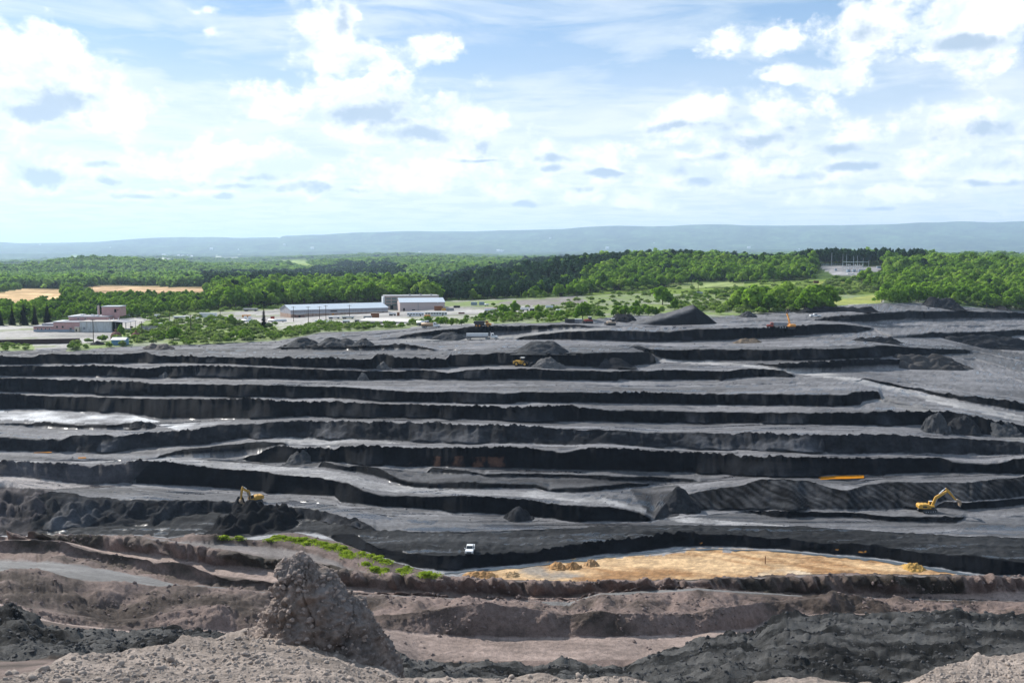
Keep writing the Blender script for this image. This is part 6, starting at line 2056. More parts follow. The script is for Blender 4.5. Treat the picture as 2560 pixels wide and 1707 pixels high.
def kiln(u, v, hpx, label):
    p = gp(u, v)
    h = hpx * mpp(p)
    t = thing('brick_kiln', label, 'kiln', p, 0.2)
    prof = [(0.62 * h, -0.4), (0.62 * h, 0.35 * h), (0.5 * h, 0.6 * h), (0.3 * h, 0.76 * h), (0.14 * h, 0.8 * h)]
    V, F = [], []
    n = 18
    for r, z in prof:
        for i in range(n):
            a = 2 * math.pi * i / n
            V.append((r * math.cos(a), r * math.sin(a) + 0.6 * h, z))
    for k in range(len(prof) - 1):
        for i in range(n):
            F.append((k * n + i, k * n + (i + 1) % n, (k + 1) * n + (i + 1) % n, (k + 1) * n + i))
    MB().add(V, F).obj('dome', BRICK, t)
    MB().bar((0, 0.6 * h, 0.75 * h), (0, 0.6 * h, 1.02 * h), 0.10 * h, 10).obj('flue', BRICK, t)
    MB().bar((0, 0.6 * h, 1.0 * h), (0, 0.6 * h, 1.07 * h), 0.16 * h, 10).obj('flue_cap', RUST, t)
    MB().box(-0.16 * h, 0.16 * h, -0.08 * h, 0.05 * h, 0, 0.3 * h).obj('firing_door', DKOPEN, t)
    return t


kiln(288, 848, 22, 'ruined domed brick kiln right behind the small blue shed')
kiln(338, 847, 19, 'ruined brick kiln between the blue shed and the grey steel rack')


def pole(u, v, hpx, label, r=0.16, arms=1, mat=WOODM, group='utility poles'):
    p = gp(u, v)
    h = hpx * mpp(p)
    t = thing('utility_pole', label, 'pole', p, RNG.uniform(-0.3, 0.3), group)
    MB().bar((0, 0, -0.5), (0, 0, h), r, 8, r * 0.7).obj('post', mat, t)
    for i in range(arms):
        z = h - 0.5 - 1.1 * i
        a = MB().box(-1.3, 1.3, -0.08, 0.08, z - 0.09, z + 0.09).obj('crossarm', mat, t)
        for x in (-1.15, 0, 1.15):
            MB().bar((x, 0, z + 0.09), (x, 0, z + 0.35), 0.06, 6).obj('insulator', PORC, a)
    return t


for u, v, hp, lb in ((234, 861, 63, 'tall dark utility pole in front of the white factory wing'), (355, 843, 40, 'utility pole beside the grey steel rack'), (477, 832, 46, 'utility pole above the middle of the left thicket'),
                     (424, 812, 30, 'utility pole behind the round tree of the left yard'), (551, 802, 26, 'utility pole beside the silver pipe stack'), (771, 812, 46, 'tall utility pole left of the long shed middle'),
                     (734, 804, 38, 'utility pole at the left end of the long shed'), (815, 803, 40, 'utility pole by the orange door of the long shed'), (799, 800, 34, 'thin utility pole just left of the orange shed door'),
                     (874, 792, 30, 'utility pole in front of the right half of the long shed'), (963, 779, 40, 'utility pole at the left corner of the tall block'), (1547, 735, 24, 'utility pole at the wood edge above the meadow'),
                     (1663, 722, 26, 'utility pole on the meadow above the big round tree'), (1902, 712, 22, 'left one of the two slim poles over the grove'), (1935, 710, 24, 'right one of the two slim poles over the grove'),
                     (1745, 740, 34, 'dark pole right of the blue trailer')):
    pole(u, v, hp, lb, 0.2 if v > 770 else 0.28)


def trailer(u, v, wpx, hpx, label, m, roofm=WHT, kind='box', rz=0.0, group='parked trailers and vans', cat='trailer', name='trailer'):
    p = gp(u, v)
    k = mpp(p)
    L, H = wpx * k, hpx * k
    t = thing(name, label, cat, p, rz, group)
    D = min(3.0, max(2.2, L * 0.4))
    if kind == 'tank':
        r = H * 0.36
        pts = [(D / 2 + r * math.cos(a), H * 0.62 + r * math.sin(a)) for a in [2 * math.pi * i / 14 for i in range(14)]]
        MB().prismx(pts, -L / 2, L / 2).obj('tank', m, t, True)
        for x in (-L * 0.3, L * 0.3):
            MB().box(x - 0.2, x + 0.2, D / 2 - r, D / 2 + r, 0, H * 0.4).obj('saddle', DKST, t)
    else:
        z0 = 0.9 if kind == 'box' else 0.05
        MB().box(-L / 2, L / 2, 0, D, z0, H).obj('body', m, t)
        MB().box(-L / 2 - 0.06, L / 2 + 0.06, -0.06, D + 0.06, H, H + 0.14).obj('roof', roofm, t)
        if kind == 'box':
            MB().box(-L / 2 + 0.3, L / 2 - 0.3, 0.5, D - 0.5, 0.6, 0.9).obj('chassis', DKST, t)
            for x in (-L * 0.36, -L * 0.36 + 1.2, L * 0.36):
                for y in (0.2, D - 0.2):
                    MB().bar((x, y - 0.18, 0.48), (x, y + 0.18, 0.48), 0.48, 12).obj('wheel', TYRE, t)
        if kind == 'bus':
            n = max(4, int(L / 1.6))
            for i in range(n):
                x = -L / 2 + L * (i + 0.5) / n
                MB().box(x - L / n * 0.36, x + L / n * 0.36, -0.04, -0.003, H * 0.5, H * 0.82).obj('window', GLASS, t)
            for x in (-L * 0.32, L * 0.3):
                MB().bar((x, -0.05, 0.5), (x, 0.3, 0.5), 0.5, 12).obj('wheel', TYRE, t)
    return t


Zx = lambda x: 300 + x * .17857
Zy = lambda y: 730 + y * .17857
Qx = lambda x: 700 + x * .18707
Qy = lambda y: 720 + y * .18707
Rx = lambda x: 1000 + x * .17857
Ry = lambda y: 730 + y * .17857
TRS = [
    (Zx(1228), Zy(355), 42, 11, 'white ribbed storage trailer with pale roof at the yard back', WHT, WHT, 'shed'),
    (Zx(850), Zy(375), 39, 6, 'long low white trailer left of the ribbed storage trailer', WHT, WHT, 'box'),
    (Zx(1820), Zy(268), 35, 6, 'long dark trailer with white roof at the rear yard edge', GREY, WHT, 'box'),
    (Zx(1330), Zy(422), 57, 8, 'long silver pipe stack left of the round yard tree', SILV, SILV, 'tank'),
    (Zx(1400), Zy(380), 44, 5, 'thin silver pipe lying behind the silver pipe stack', SILV, SILV, 'tank'),
    (Zx(1785), Zy(432), 34, 8, 'silver tank lying right of the round yard tree', SILV, SILV, 'tank'),
    (Zx(2200), Zy(428), 45, 8, 'silver tank lying right of the lone spruce', SILV, SILV, 'tank'),
    (Zx(1765), Zy(352), 21, 5, 'orange flat container behind two white tank ends', ORG, ORG, 'shed'),
    (Zx(1752), Zy(382), 6, 7, 'left white upright tank in front of the orange container', WHT, WHT, 'shed'),
    (Zx(1812), Zy(382), 6, 7, 'right white upright tank in front of the orange container', WHT, WHT, 'shed'),
    (Zx(2130), Zy(388), 8, 8, 'maroon container beside the lone spruce', RED, DKST, 'shed'),
    (Zx(1078), Zy(402), 6, 7, 'small white box van at the left end of the silver pipe stack', WHT, WHT, 'box'),
    (Zx(513), Zy(368), 12, 9, 'white round nosed box truck at the rear of the left yard', WHT, WHT, 'box'),
    (Zx(108), Zy(334), 9, 6, 'left one of the two small white campers behind the factory', WHT, WHT, 'shed'),
    (Zx(205), Zy(332), 8, 6, 'right one of the two small white campers behind the factory', WHT, WHT, 'shed'),
    (Zx(558), Zy(488), 8, 9, 'small white hut right of the grey steel rack', WHT, WHT, 'shed'),
    (Zx(715), Zy(432), 17, 5, 'white trailer half hidden behind shrubs of the left thicket', WHT, WHT, 'box'),
    (Qx(1810), Qy(378), 42, 8, 'blue and white coach, left one of the two in front of the hall', WHT, plain('coach_blue', (.25, .34, .50), 0.5), 'bus'),
    (Qx(2085), Qy(375), 55, 10, 'long white coach with many windows, right one in front of the hall', WHT, WHT, 'bus'),
    (Qx(1500), Qy(370), 17, 7, 'pale truck parked by the left corner of the hall', SILV, WHT, 'box'),
    (Qx(1580), Qy(372), 6, 8, 'rusty upright winch left of the coaches', RUST, RUST, 'shed'),
    (Qx(1968), Qy(390), 15, 5, 'orange barrier block in front of the long coach', ORG, ORG, 'shed'),
    (Qx(1268), Qy(400), 20, 12, 'open brown rack hut with pale roof in front of the long shed', RUST, ROOFL, 'shed'),
    (Qx(720), Qy(412), 29, 5, 'low silver trailer left in front of the long shed', SILV, SILV, 'box'),
    (Qx(905), Qy(412), 31, 6, 'grey flat trailer in front of the orange shed door', SILV, GREY, 'box'),
    (Qx(530), Qy(468), 24, 7, 'white and maroon truck, leftmost of the trucks before the long shed', WHT, WHT, 'box'),
    (Qx(660), Qy(488), 16, 9, 'white cab truck facing the pit among the parked trucks', WHT, WHT, 'box'),
    (Qx(880), Qy(468), 17, 7, 'white truck behind the hedge beside the concrete pad', WHT, WHT, 'box'),
    (Qx(1030), Qy(465), 12, 7, 'dark truck at the left end of the concrete pad', DKST, GREY, 'box'),
    (Qx(1170), Qy(425), 20, 9, 'inclined grey conveyor hopper beside the brown rack hut', GREY, GREY, 'shed'),
    (Qx(2200), Qy(305), 14, 7, 'yellow loader hulk at the right corner of the hall', YEL, DKST, 'shed'),
    (Qx(2110), Qy(303), 18, 11, 'rust brown container leaning on the hall front', RUST, RUST, 'shed'),
    (Rx(860), Ry(305), 15, 4, 'flat rusty scrap raft on the gravel right of the hall', RUST, WHT, 'shed'),
    (Rx(1270), Ry(277), 31, 9, 'long white trailer with orange roof line beside the hedge trees', WHT, plain('pale_orange_roof', (.62, .45, .35), 0.6), 'box'),
    (Rx(1745), Ry(265), 21, 8, 'white box trailer between the hedge trees', WHT, WHT, 'box'),
    (Rx(1850), Ry(270), 11, 7, 'dark tractor unit right of the white box trailer', DKST, WHT, 'box'),
    (Rx(1035), Ry(185), 15, 8, 'pale blue shed right of the hall, left one of three', PALEB, WHT, 'shed'),
    (Rx(1145), Ry(183), 13, 8, 'pale blue shed right of the hall, middle one of three', PALEB, WHT, 'shed'),
    (Rx(1210), Ry(198), 10, 6, 'small white tank shed right of the two pale blue sheds', WHT, WHT, 'tank'),
    (Rx(700), Ry(265), 20, 7, 'grey scrap bin row at the right hall corner', GREY, GREY, 'shed'),
    (Rx(795), Ry(222), 16, 5, 'dark scrap stack behind the grey bin row', DKST, DKST, 'shed'),
    (Rx(2225), Ry(270), 15, 5, 'white wrecked boat shaped tank on the meadow', WHT, WHT, 'tank'),
    (1742, 737, 30, 7, 'pale blue long trailer alone on the meadow', PALEB, WHT, 'box'),
    (2041, 708, 12, 6, 'dark red hut on the grass below the substation', plain('dark_red_boards', (.10, .03, .03), 0.8), DKST, 'shed'),
    (660, 829, 22, 4, 'low orange machine half sunk in the green thicket', ORG, YEL, 'shed'),
]
for u, v, w_, h_, lb, m, rm, kd in TRS:
    trailer(u, v, w_, h_, lb, m, rm, kd, RNG.uniform(-0.06, 0.06))

# nissen hut
p = gp(Rx(2095), Ry(222))
k = mpp(p)
t = thing('nissen_hut', 'half round corrugated metal hut on the meadow', 'hut', p, 0.12)
r = 8.5 * k / 1.0 * 0.55
L = 19 * k
n = 12
V = [(x, r + r * math.cos(math.pi * i / n), max(0.0, 1.25 * r * math.sin(math.pi * i / n)) - (0.2 if i in (0, n) else 0)) for x in (-L / 2, L / 2) for i in range(n + 1)]
MB().add(V, [(i, i + 1, i + n + 2, i + n + 1) for i in range(n)] + [tuple(range(n, -1, -1)), tuple(range(n + 1, 2 * n + 2))]).obj('shell', SILV, t)
for i in range(7):
    x = -L / 2 + L * (i + 0.5) / 7
    pts = [(r + (r + 0.06) * math.cos(math.pi * j / n), 1.25 * (r + 0.06) * math.sin(math.pi * j / n)) for j in range(n + 1)]
    m = MB()
    for j in range(n):
        m.bar((x, pts[j][0], pts[j][1]), (x, pts[j + 1][0], pts[j + 1][1]), 0.07, 4)
    m.obj('rib', GREY, t)
MB().box(L / 2, L / 2 + 0.06, r * 0.5, r * 1.5, 0, r).obj('door', DKOPEN, t)

# grey steel rack
p = gp(Zx(390), Zy(545))
k = mpp(p)
t = thing('steel_rack', 'open grey steel rack standing on the gravel yard', 'rack', p, 0.03)
L, H = 39 * k, 11 * k
for i in range(7):
    x = -L / 2 + L * i / 6
    for y in (0, 3):
        MB().box(x - 0.14, x + 0.14, y - 0.14, y + 0.14, -0.3, H).obj('upright', GREY, t)
for z in (H * 0.35, H * 0.68, H):
    for y in (0, 3):
        MB().box(-L / 2, L / 2, y - 0.1, y + 0.1, z - 0.12, z + 0.12).obj('rail', GREY, t)
for i in range(6):
    x = -L / 2 + L * (i + 0.5) / 6
    MB().box(x - 0.7, x + 0.7, 0.3, 2.7, H * 0.36, H * 0.6).obj('load', SILV if i % 2 else GREY, t)

# concrete pad
a, b, c, d = gp(897, 809), gp(1056, 806), gp(1056, 797), gp(915, 801)
zz = max(q.z for q in (a, b, c, d)) + 0.12
V = [(q.x, q.y, zz) for q in (a, b, c, d)] + [(q.x, q.y, zz - 0.8) for q in (a, b, c, d)]
o = MB().add(V, [(0, 1, 2, 3), (0, 4, 5, 1), (1, 5, 6, 2), (2, 6, 7, 3), (3, 7, 4, 0)]).obj('pavement', CONC)
o['kind'] = 'structure'


# ---------------------------------------------------------------- substation
def substation():
    p = gp(2124, 680)
    k = mpp(p)
    s = k * 0.085
    t = thing('substation', 'electrical substation with steel gantries and white insulators on the hill', 'substation', p, 0.0)
    X = lambda x: (x - 1000) * s
    R = 0.28
    posts = [(860, 22), (1065, 17), (1180, 20), (1345, 17), (1510, 14.5)]
    for x, h in posts:
        for y in (-6, 9):
            if y == -6 or x in (860, 1180):
                MB().bar((X(x), y, -1), (X(x), y, h * s / 0.042), R, 6, R * 0.6).obj('mast', GALV, t)
    for z in (12.2, 6.0):
        for y in (-6, 9):
            MB().box(X(860), X(1510), y - 0.25, y + 0.25, z * s / 0.042 - 0.25, z * s / 0.042 + 0.25).obj('gantry_beam', GALV, t)
    for x in (890, 940, 995, 1150, 1210, 1275, 1370):
        z = 8.6 * s / 0.042
        st = MB().bar((X(x), -2, -0.6), (X(x), -2, z), 0.2, 6).obj('support', GALV, t)
        MB().bar((X(x), -2, z), (X(x), -2, z + 1.0), 0.55, 8).obj('insulator', PORC, st)
    for x in (775, 820, 890, 1050, 1105, 1235, 1290, 1365):
        z = 4.2 * s / 0.042
        st = MB().bar((X(x), -9, -0.6), (X(x), -9, z), 0.2, 6).obj('support', GALV, t)
        MB().bar((X(x), -9, z), (X(x), -9, z + 0.9), 0.5, 8).obj('insulator', PORC, st)
    for x in (960, 1120, 1300, 1440):
        b = MB().box(X(x) - 2, X(x) + 2, -3, 1, -0.6, 3.2).obj('transformer', PALEB, t)
        for i in range(4):
            MB().box(X(x) - 1.6 + i * 1.0, X(x) - 1.3 + i * 1.0, -3.25, -3.0, 0.3, 2.8).obj('radiator', PALEB, b)
    return t


substation()
pole(2079, 664, 32, 'tall thin white lightning mast left of the substation', 0.25, 0, GALV, None)
for u, v, w_, h_, lb in ((2199, 671, 12, 5, 'pale blue control hut at the right end of the substation'), (2090, 677, 5, 5, 'small grey cabinet on the gravel left of the substation'), (2128, 686, 18, 2.2, 'low white slab cover in front of the substation')):
    trailer(u, v, w_, h_, lb, PALEB if h_ > 3 else WHT, WHT, 'shed', 0, None, 'hut', 'control_hut')
p0, rz, L = frame_from(gp(2054, 664), gp(2110, 662))
t = thing('fence', 'pale wire fence on posts along the back of the substation yard', 'fence', p0, rz)
for i in range(14):
    MB().bar((L * i / 13, 0, -0.5), (L * i / 13, 0, 2.6), 0.12, 6).obj('post', GALV, t)
for z in (0.8, 1.6, 2.5):
    MB().box(0, L, -0.05, 0.05, z - 0.07, z + 0.07).obj('rail', GALV, t)

# ---------------------------------------------------------------- far things
def crest_point(u, k):
    return Vector((np.interp(u, UC, LINES[k]['x']), np.interp(u, UC, LINES[k]['y']), np.interp(u, UC, LINES[k]['z'])))


KR = len(LINES) - 3
RIGS = [(1310, 13), (1490, 12), (1560, 13), (1640, 12), (1760, 13), (1881, 17), (1920, 15), (1964, 14), (1995, 12), (2029, 14), (2087, 12), (2131, 15), (2172, 13), (2209, 14), (2397, 14), (2443, 17), (2505, 16), (2535, 15)]
proto = None
for i, (u, hp) in enumerate(RIGS):
    p = crest_point(u, KR) + Vector((0, 150, -8))
    s = hp * mpp(p) / 17 / 4.6
    t = thing('wind_turbine', 'tiny pale wind turbine on the far hazy ridge', 'wind turbine', p, RNG.uniform(-0.5, 0.5), 'wind turbines on the far ridge')
    t.scale = (s, s, s)
    if proto is None:
        a = MB().bar((0, 0, 0), (0, 0, 80), 2.2, 8, 1.4).obj('tower', PORC, t)
        b = MB().box(-1.8, 1.8, -4, 4, 79, 83).obj('nacelle', PORC, t)
        bl = [MB().prism([(-1.2, 0), (1.2, 0), (0.3, 38), (-0.3, 38)], -4.6, -4.1).obj('blade', PORC, t)]
        proto = (a, b, bl[0])
        bl[0].location = (0, 0, 81)
        src = bl[0]
    else:
        for q in proto[:2]:
            c = q.copy()
            link(c, t)
        src = proto[2].copy()
        link(src, t)
        src.location = (0, 0, 81)
    a0 = RNG.uniform(0, 2)
    src.rotation_euler = (0, a0, 0)
    for j in (1, 2):
        c = proto[2].copy()
        link(c, t)
        c.location = (0, 0, 81)
        c.rotation_euler = (0, a0 + j * 2.0944, 0)

Px = lambda x: x * .36565
Py = lambda y: 540 + y * .36565
HOUSES = [(Px(275), Py(199)), (Px(500), Py(290)), (Px(1120), Py(275)), (Px(1180), Py(280)), (Px(1222), Py(274)), (Px(1248), Py(282)), (Px(1282), Py(272)), (Px(1312), Py(280)), (Px(1445), Py(231)), (Px(1630), Py(232)), (Px(1945), Py(202)), (Px(2135), Py(227)), (Px(755), Py(217)),
          (640 + Px(1120), Py(252)), (640 + Px(1655), Py(243)), (640 + Px(1690), Py(240)), (1200 + Px(145), Py(243)), (1200 + Px(870), Py(224)), (1200 + Px(1190), Py(187)), (1200 + Px(480), Py(157)), (1760 + 330 * .34, 540 + 240 * .34), (1760 + 700 * .34, 540 + 247 * .34)]
hp0 = None
for i, (u, v) in enumerate(HOUSES):
    p = gp(u, v)
    k = mpp(p)
    t = thing('farm_house', 'tiny white farm building among the trees of the far valley', 'house', p, RNG.uniform(-0.4, 0.4), 'white buildings in the far valley')
    s = k * (3.2 + 2.2 * (i % 3)) / 10.0
    t.scale = (s, s * 0.7, max(0.8, s * 0.55))
    if hp0 is None:
        w_ = MB().prismx([(-4, -6), (4, -6), (4, 9), (0, 12), (-4, 9)], -5, 5).obj('wall', WHT, t)
        r_ = MB().prismx([(-4.4, 8.9), (0, 12.3), (4.4, 8.9), (4.4, 9.4), (0, 12.8), (-4.4, 9.4)], -5.4, 5.4).obj('roof', WHT, t)
        hp0 = (w_, r_)
    else:
        for q in hp0:
            link(q.copy(), t)
p = gp(640 + Px(450), Py(228))
t = thing('radio_mast', 'slim dark radio mast in the far valley', 'mast', p)
MB().bar((0, 0, 0), (0, 0, 24 * mpp(p)), 1.6, 6, 1.0).obj('mast_pole', DKST, t)
MB().box(-3, 3, -1, 1, 18 * mpp(p), 18.6 * mpp(p)).obj('antenna', DKST, t)

# rusty post in the pond
p = gp(1913, 1409)
t = thing('rusty_post', 'rusty iron post standing in the orange pond mud', 'post', p)
h = 19 * mpp(p)
MB().bar((0, 0, -0.3), (0, 0, h), 0.12, 10).obj('pipe', RUST, t)
MB().bar((0, 0, h), (0, 0, h + 0.06), 0.15, 10).obj('cap', RUST, t)


# ---------------------------------------------------------------- heaps
COALH = ground_mat('heap_coal', 1.2, 6.0, 0.9, 0.2)


def heap(name, u0, u1, vt, vb, rgb, label, ridge=0.0, bumps=0, noise=0.12, group=None, slope=0.75, n=46, cat='heap', sharp=1.0):
    uc = (u0 + u1) / 2
    p = gp(uc, vb)
    m = mpp(p)
    a = (u1 - u0) * m / 2
    el = math.atan2(ZC - p.z, p.y)
    b = min(a, (vb - vt) * m / slope * 1.1)
    H = max(0.4, (vb - vt) * m / math.cos(el) - 0.75 * b * math.tan(el))
    H = max(H, 0.35 * (vb - vt) * m)
    c = p + Vector((0, b * 0.98, 0))
    gx = np.linspace(-1.15, 1.15, n)
    gy = np.linspace(-1.15, 1.15, n)
    X, Y = np.meshgrid(gx, gy)
    sx = np.clip(X, -ridge, ridge)
    rr = np.sqrt(((X - sx) / max(1 - ridge, 0.05)) ** 2 + Y ** 2)
    seed = u0 * 0.37
    rr = rr * (1 + 0.20 * fbm(X * 2.2 + seed, Y * 2.2, X * 0 + 1, 3))
    Z = 1 - rr * sharp
    if bumps:
        Z = Z * (0.72 + 0.4 * lumps(X * a, 2 * a / bumps, int(seed)))
    Z = np.where(Z > 0.86, 0.86 + (Z - 0.86) * 0.4, Z)
    Z = Z * H
    Z = Z + noise * H * fbm(X * 5 + seed, Y * 5, X * 0, 5, 0.6) * np.clip(Z / H * 4 + 0.4, 0, 1)
    Z = np.maximum(Z, -0.5)
    V = np.stack([X * a, Y * b, Z], -1).reshape(-1, 3)
    i = np.arange(n - 1)[:, None] * n + np.arange(n - 1)[None, :]
    Q = np.stack([i, i + 1, i + n + 1, i + n], -1).reshape(-1, 4)
    me = np_mesh(name, V, Q)
    ca = me.color_attributes.new('Col', 'FLOAT_COLOR', 'POINT')
    nn = fbm(V[:, 0] / (0.25 * a) + seed, V[:, 1] / (0.25 * a), V[:, 2], 4)
    c4 = np.ones((len(V), 4), np.float32)
    c4[:, :3] = np.clip(np.array(rgb) * (1 + 0.35 * nn[:, None]), 0, 1)
    ca.data.foreach_set('color', c4.ravel())
    me.materials.append(COALH)
    o = link(bpy.data.objects.new(name, me))
    o.location = c
    return tag(o, label, cat, group)


C1, C2, C3 = (.042, .044, .048), (.022, .023, .026), (.075, .074, .076)
TAN = (.34, .19, .08)
for a_ in [
    ('coal_heap', 1286, 1429, 851, 883, C1, 'broad cone heap of grey coal on the bench above the yellow loader', 0.35, 0, 0.10),
    ('coal_heap', 1330, 1412, 891, 922, C3, 'pale ribbed cone heap right of the yellow loader', 0.1, 0, 0.12),
    ('coal_heap', 1400, 1580, 893, 918, C2, 'long dark ridge heap of coal right of the pale cone', 0.7, 6, 0.10),
    ('coal_heap', 1073, 1168, 829, 852, C1, 'round coal heap beside the silver tipper trailer', 0.2, 0, 0.10),
    ('coal_heap', 706, 800, 843, 865, C1, 'left hump of the three coal heaps below the hedge', 0.2, 0, 0.14),
    ('coal_heap', 785, 890, 844, 865, C1, 'middle hump of the three coal heaps below the hedge', 0.4, 2, 0.14),
    ('coal_heap', 880, 932, 846, 862, C1, 'right hump of the three coal heaps below the hedge', 0.2, 0, 0.14),
    ('spoil_heap', 1836, 1910, 846, 858, (.16, .12, .085), 'flat brown spoil heap on the upper bench at right', 0.5, 3, 0.2),
    ('coal_heap', 1852, 1898, 776, 794, C1, 'small pointed coal heap in front of the grove', 0.0, 0, 0.08),
    ('coal_heap', 2134, 2255, 842, 856, C2, 'low rough coal heap across the upper right bench', 0.6, 5, 0.2),
    ('coal_heap', 1259, 1334, 1265, 1305, C2, 'dark cone heap at the foot of the tall face in the pit centre', 0.05, 0, 0.08),
    ('coal_heap', 1655, 1760, 1214, 1284, C2, 'big dark cone heap left of the ribbed coal slope', 0.1, 0, 0.08),
    ('coal_heap', 388, 426, 929, 946, C3, 'left small cone tipped at the face on the far left bench', 0.0, 0, 0.1),
    ('coal_heap', 506, 536, 927, 944, C3, 'right small cone tipped at the face on the far left bench', 0.0, 0, 0.1),
    ('coal_heap', 888, 924, 927, 952, C3, 'pale tipped cone at the face in the middle of the third bench', 0.0, 0, 0.1),
    ('coal_heap', 934, 976, 903, 925, C3, 'small grey cone at the face under the loader bench', 0.0, 0, 0.1),
    ('coal_heap', 306, 384, 1053, 1071, C2, 'rough little heap beside the flooded left bench', 0.3, 2, 0.2),
    ('coal_heap', 306, 362, 1170, 1208, C1, 'grey streaked cone at the left end of the tall face', 0.0, 0, 0.12),
    ('coal_heap', 2316, 2400, 1030, 1086, C1, 'large rough heap at the end of the right bench, left one', 0.1, 0, 0.2),
    ('coal_heap', 2380, 2480, 1038, 1089, C2, 'large rough heap at the end of the right bench, right one', 0.2, 0, 0.2),
    ('coal_heap', 2470, 2580, 1056, 1092, C1, 'low rough heap cut by the right photo edge', 0.3, 2, 0.2),
    ('coal_heap', 506, 740, 1268, 1334, (.012, .0125, .014), 'black lumpy heap under the excavator in the wet hole', 0.5, 5, 0.5),
    ('coal_heap', 700, 790, 1120, 1162, C1, 'sharp grey mound beside the curving haul road', 0.1, 0, 0.15),
    ('clay_heap', 1160, 1240, 1429, 1445, TAN, 'leftmost ochre clay heap at the pond tip', 0.4, 4, 0.3),
    ('clay_heap', 1255, 1300, 1430, 1443, (.42, .28, .15), 'ochre clay heap right of the leftmost heap', 0.3, 3, 0.3),
    ('clay_heap', 1370, 1418, 1406, 1425, TAN, 'left one of the ochre clay cones at the pond shore', 0.2, 2, 0.25),
    ('clay_heap', 1414, 1455, 1404, 1424, TAN, 'middle one of the ochre clay cones at the pond shore', 0.2, 2, 0.25),
    ('clay_heap', 1460, 1500, 1400, 1417, (.33, .2, .1), 'right one of the ochre clay cones at the pond shore', 0.2, 2, 0.25),
    ('clay_heap', 2266, 2322, 1408, 1429, (.42, .25, .07), 'ochre clay heap at the right end of the pond', 0.2, 0, 0.25),
    ('spoil_heap', 2316, 2428, 742, 774, C2, 'dark spoil heap at the wood edge on the right', 0.5, 3, 0.15),
    ('spoil_heap', 2490, 2530, 764, 776, (.10, .08, .07), 'small brown spoil heap at the right wood edge', 0.2, 0, 0.15),
    ('coal_heap', 2004, 2200, 766, 779, C2, 'long low windrow of dark coal right of the grove', 0.8, 8, 0.15),
    ('coal_heap', 1524, 1600, 783, 806, C2, 'dark shoulder of coal behind the ramp of the wedge heap', 0.4, 0, 0.1),
    ('coal_heap', 218, 256, 851, 863, C2, 'small dark cone round the foot of the tall pole', 0.0, 0, 0.08),
    ('spoil_heap', 350, 430, 858, 874, (.10, .085, .08), 'brown spoil heap on the left pit road', 0.4, 3, 0.2),
    ('coal_heap', 2345, 2600, 838, 872, C2, 'rough dark spoil mass at the right photo edge under the top bench', 0.5, 4, 0.25),
    ('coal_heap', 2210, 2440, 888, 925, (.045, .043, .043), 'dark uneven spoil mass at the right end of the benches', 0.5, 5, 0.25),
]:
    heap(*a_)


def wedge_heap():
    """the big heap with a ramp climbing from the left and a steep dark side"""
    p = gp(1690, 817)
    m = mpp(p)
    L0, L1 = (1566 - 1690) * m, (1820 - 1690) * m
    xt = (1752 - 1690) * m
    H = 51 * m
    n, k = 90, 60
    X, Y = np.meshgrid(np.linspace(L0 - 3, L1 + 3, n), np.linspace(-2, 62, k))
    yc = 16.0
    up = np.clip((X - L0) / (xt - L0), 0, 1) * H
    dn = np.clip((L1 - X) / (L1 - xt), 0, 1) * H
    ridge = np.minimum(up, dn)
    half = 3.2 + 1.0 * np.clip((xt - X) / (xt - L0), 0, 1)
    side = np.maximum(0, np.abs(Y - yc - 0.12 * (X - L0)) - half)
    ax = yc + 0.12 * (X - L0)
    tilt = np.clip(ax + half - Y, 0, 2 * half) * 0.24
    Z = ridge - side * np.where(Y < ax, 1.25, 0.8) - tilt
    Z = Z + 0.25 * fbm(X / 3, Y / 3, X * 0, 4) + 0.5 * fbm(X / 9, Y / 9, X * 0 + 4, 3)
    Z = np.maximum(Z, -0.6)
    V = np.stack([X, Y, Z], -1).reshape(-1, 3)
    i = np.arange(k - 1)[:, None] * n + np.arange(n - 1)[None, :]
    me = np_mesh('coal_heap', V, np.stack([i, i + 1, i + n + 1, i + n], -1).reshape(-1, 4))
    ca = me.color_attributes.new('Col', 'FLOAT_COLOR', 'POINT')
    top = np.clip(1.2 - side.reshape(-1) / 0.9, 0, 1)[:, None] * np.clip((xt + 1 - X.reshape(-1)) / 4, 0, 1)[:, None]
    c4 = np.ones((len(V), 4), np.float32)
    c4[:, :3] = np.array((.013, .014, .016)) * (1 - top) + np.array((.10, .10, .105)) * top  # sunlit ramp and shaded steep side put into the colour
    ca.data.foreach_set('color', c4.ravel())
    me.materials.append(COALH)
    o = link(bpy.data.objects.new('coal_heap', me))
    o.location = p
    tag(o, 'huge wedge shaped coal heap with a pale ramp climbing from the left', 'heap')


wedge_heap()

# ---------------------------------------------------------------- water
def water_mat(name, rgb, rough=0.05):
    m = bpy.data.materials.new(name)
    m.use_nodes = True
    nt = m.node_tree
    nt.nodes.clear()
    B = NB(nt)
    bs = B.node('ShaderNodeBsdfPrincipled')
    bs.inputs['Base Color'].default_value = (*rgb, 1)
    bs.inputs['Roughness'].default_value = rough
    bs.inputs['IOR'].default_value = 1.33
    bp = B.node('ShaderNodeBump')
    bp.inputs['Distance'].default_value = 0.02
    bp.inputs['Strength'].default_value = 0.5
    B.put(bp.inputs['Height'], B.noise(B.node('ShaderNodeNewGeometry').outputs['Position'], 1.5, 4).outputs['Fac'])
    nt.links.new(bp.outputs[0], bs.inputs['Normal'])
    o = B.node('ShaderNodeOutputMaterial')
    nt.links.new(bs.outputs[0], o.inputs[0])
    return m


WATER = water_mat('muddy_water', (.10, .12, .14))
OCHREW = water_mat('ochre_water', (.50, .20, .012), 0.25)


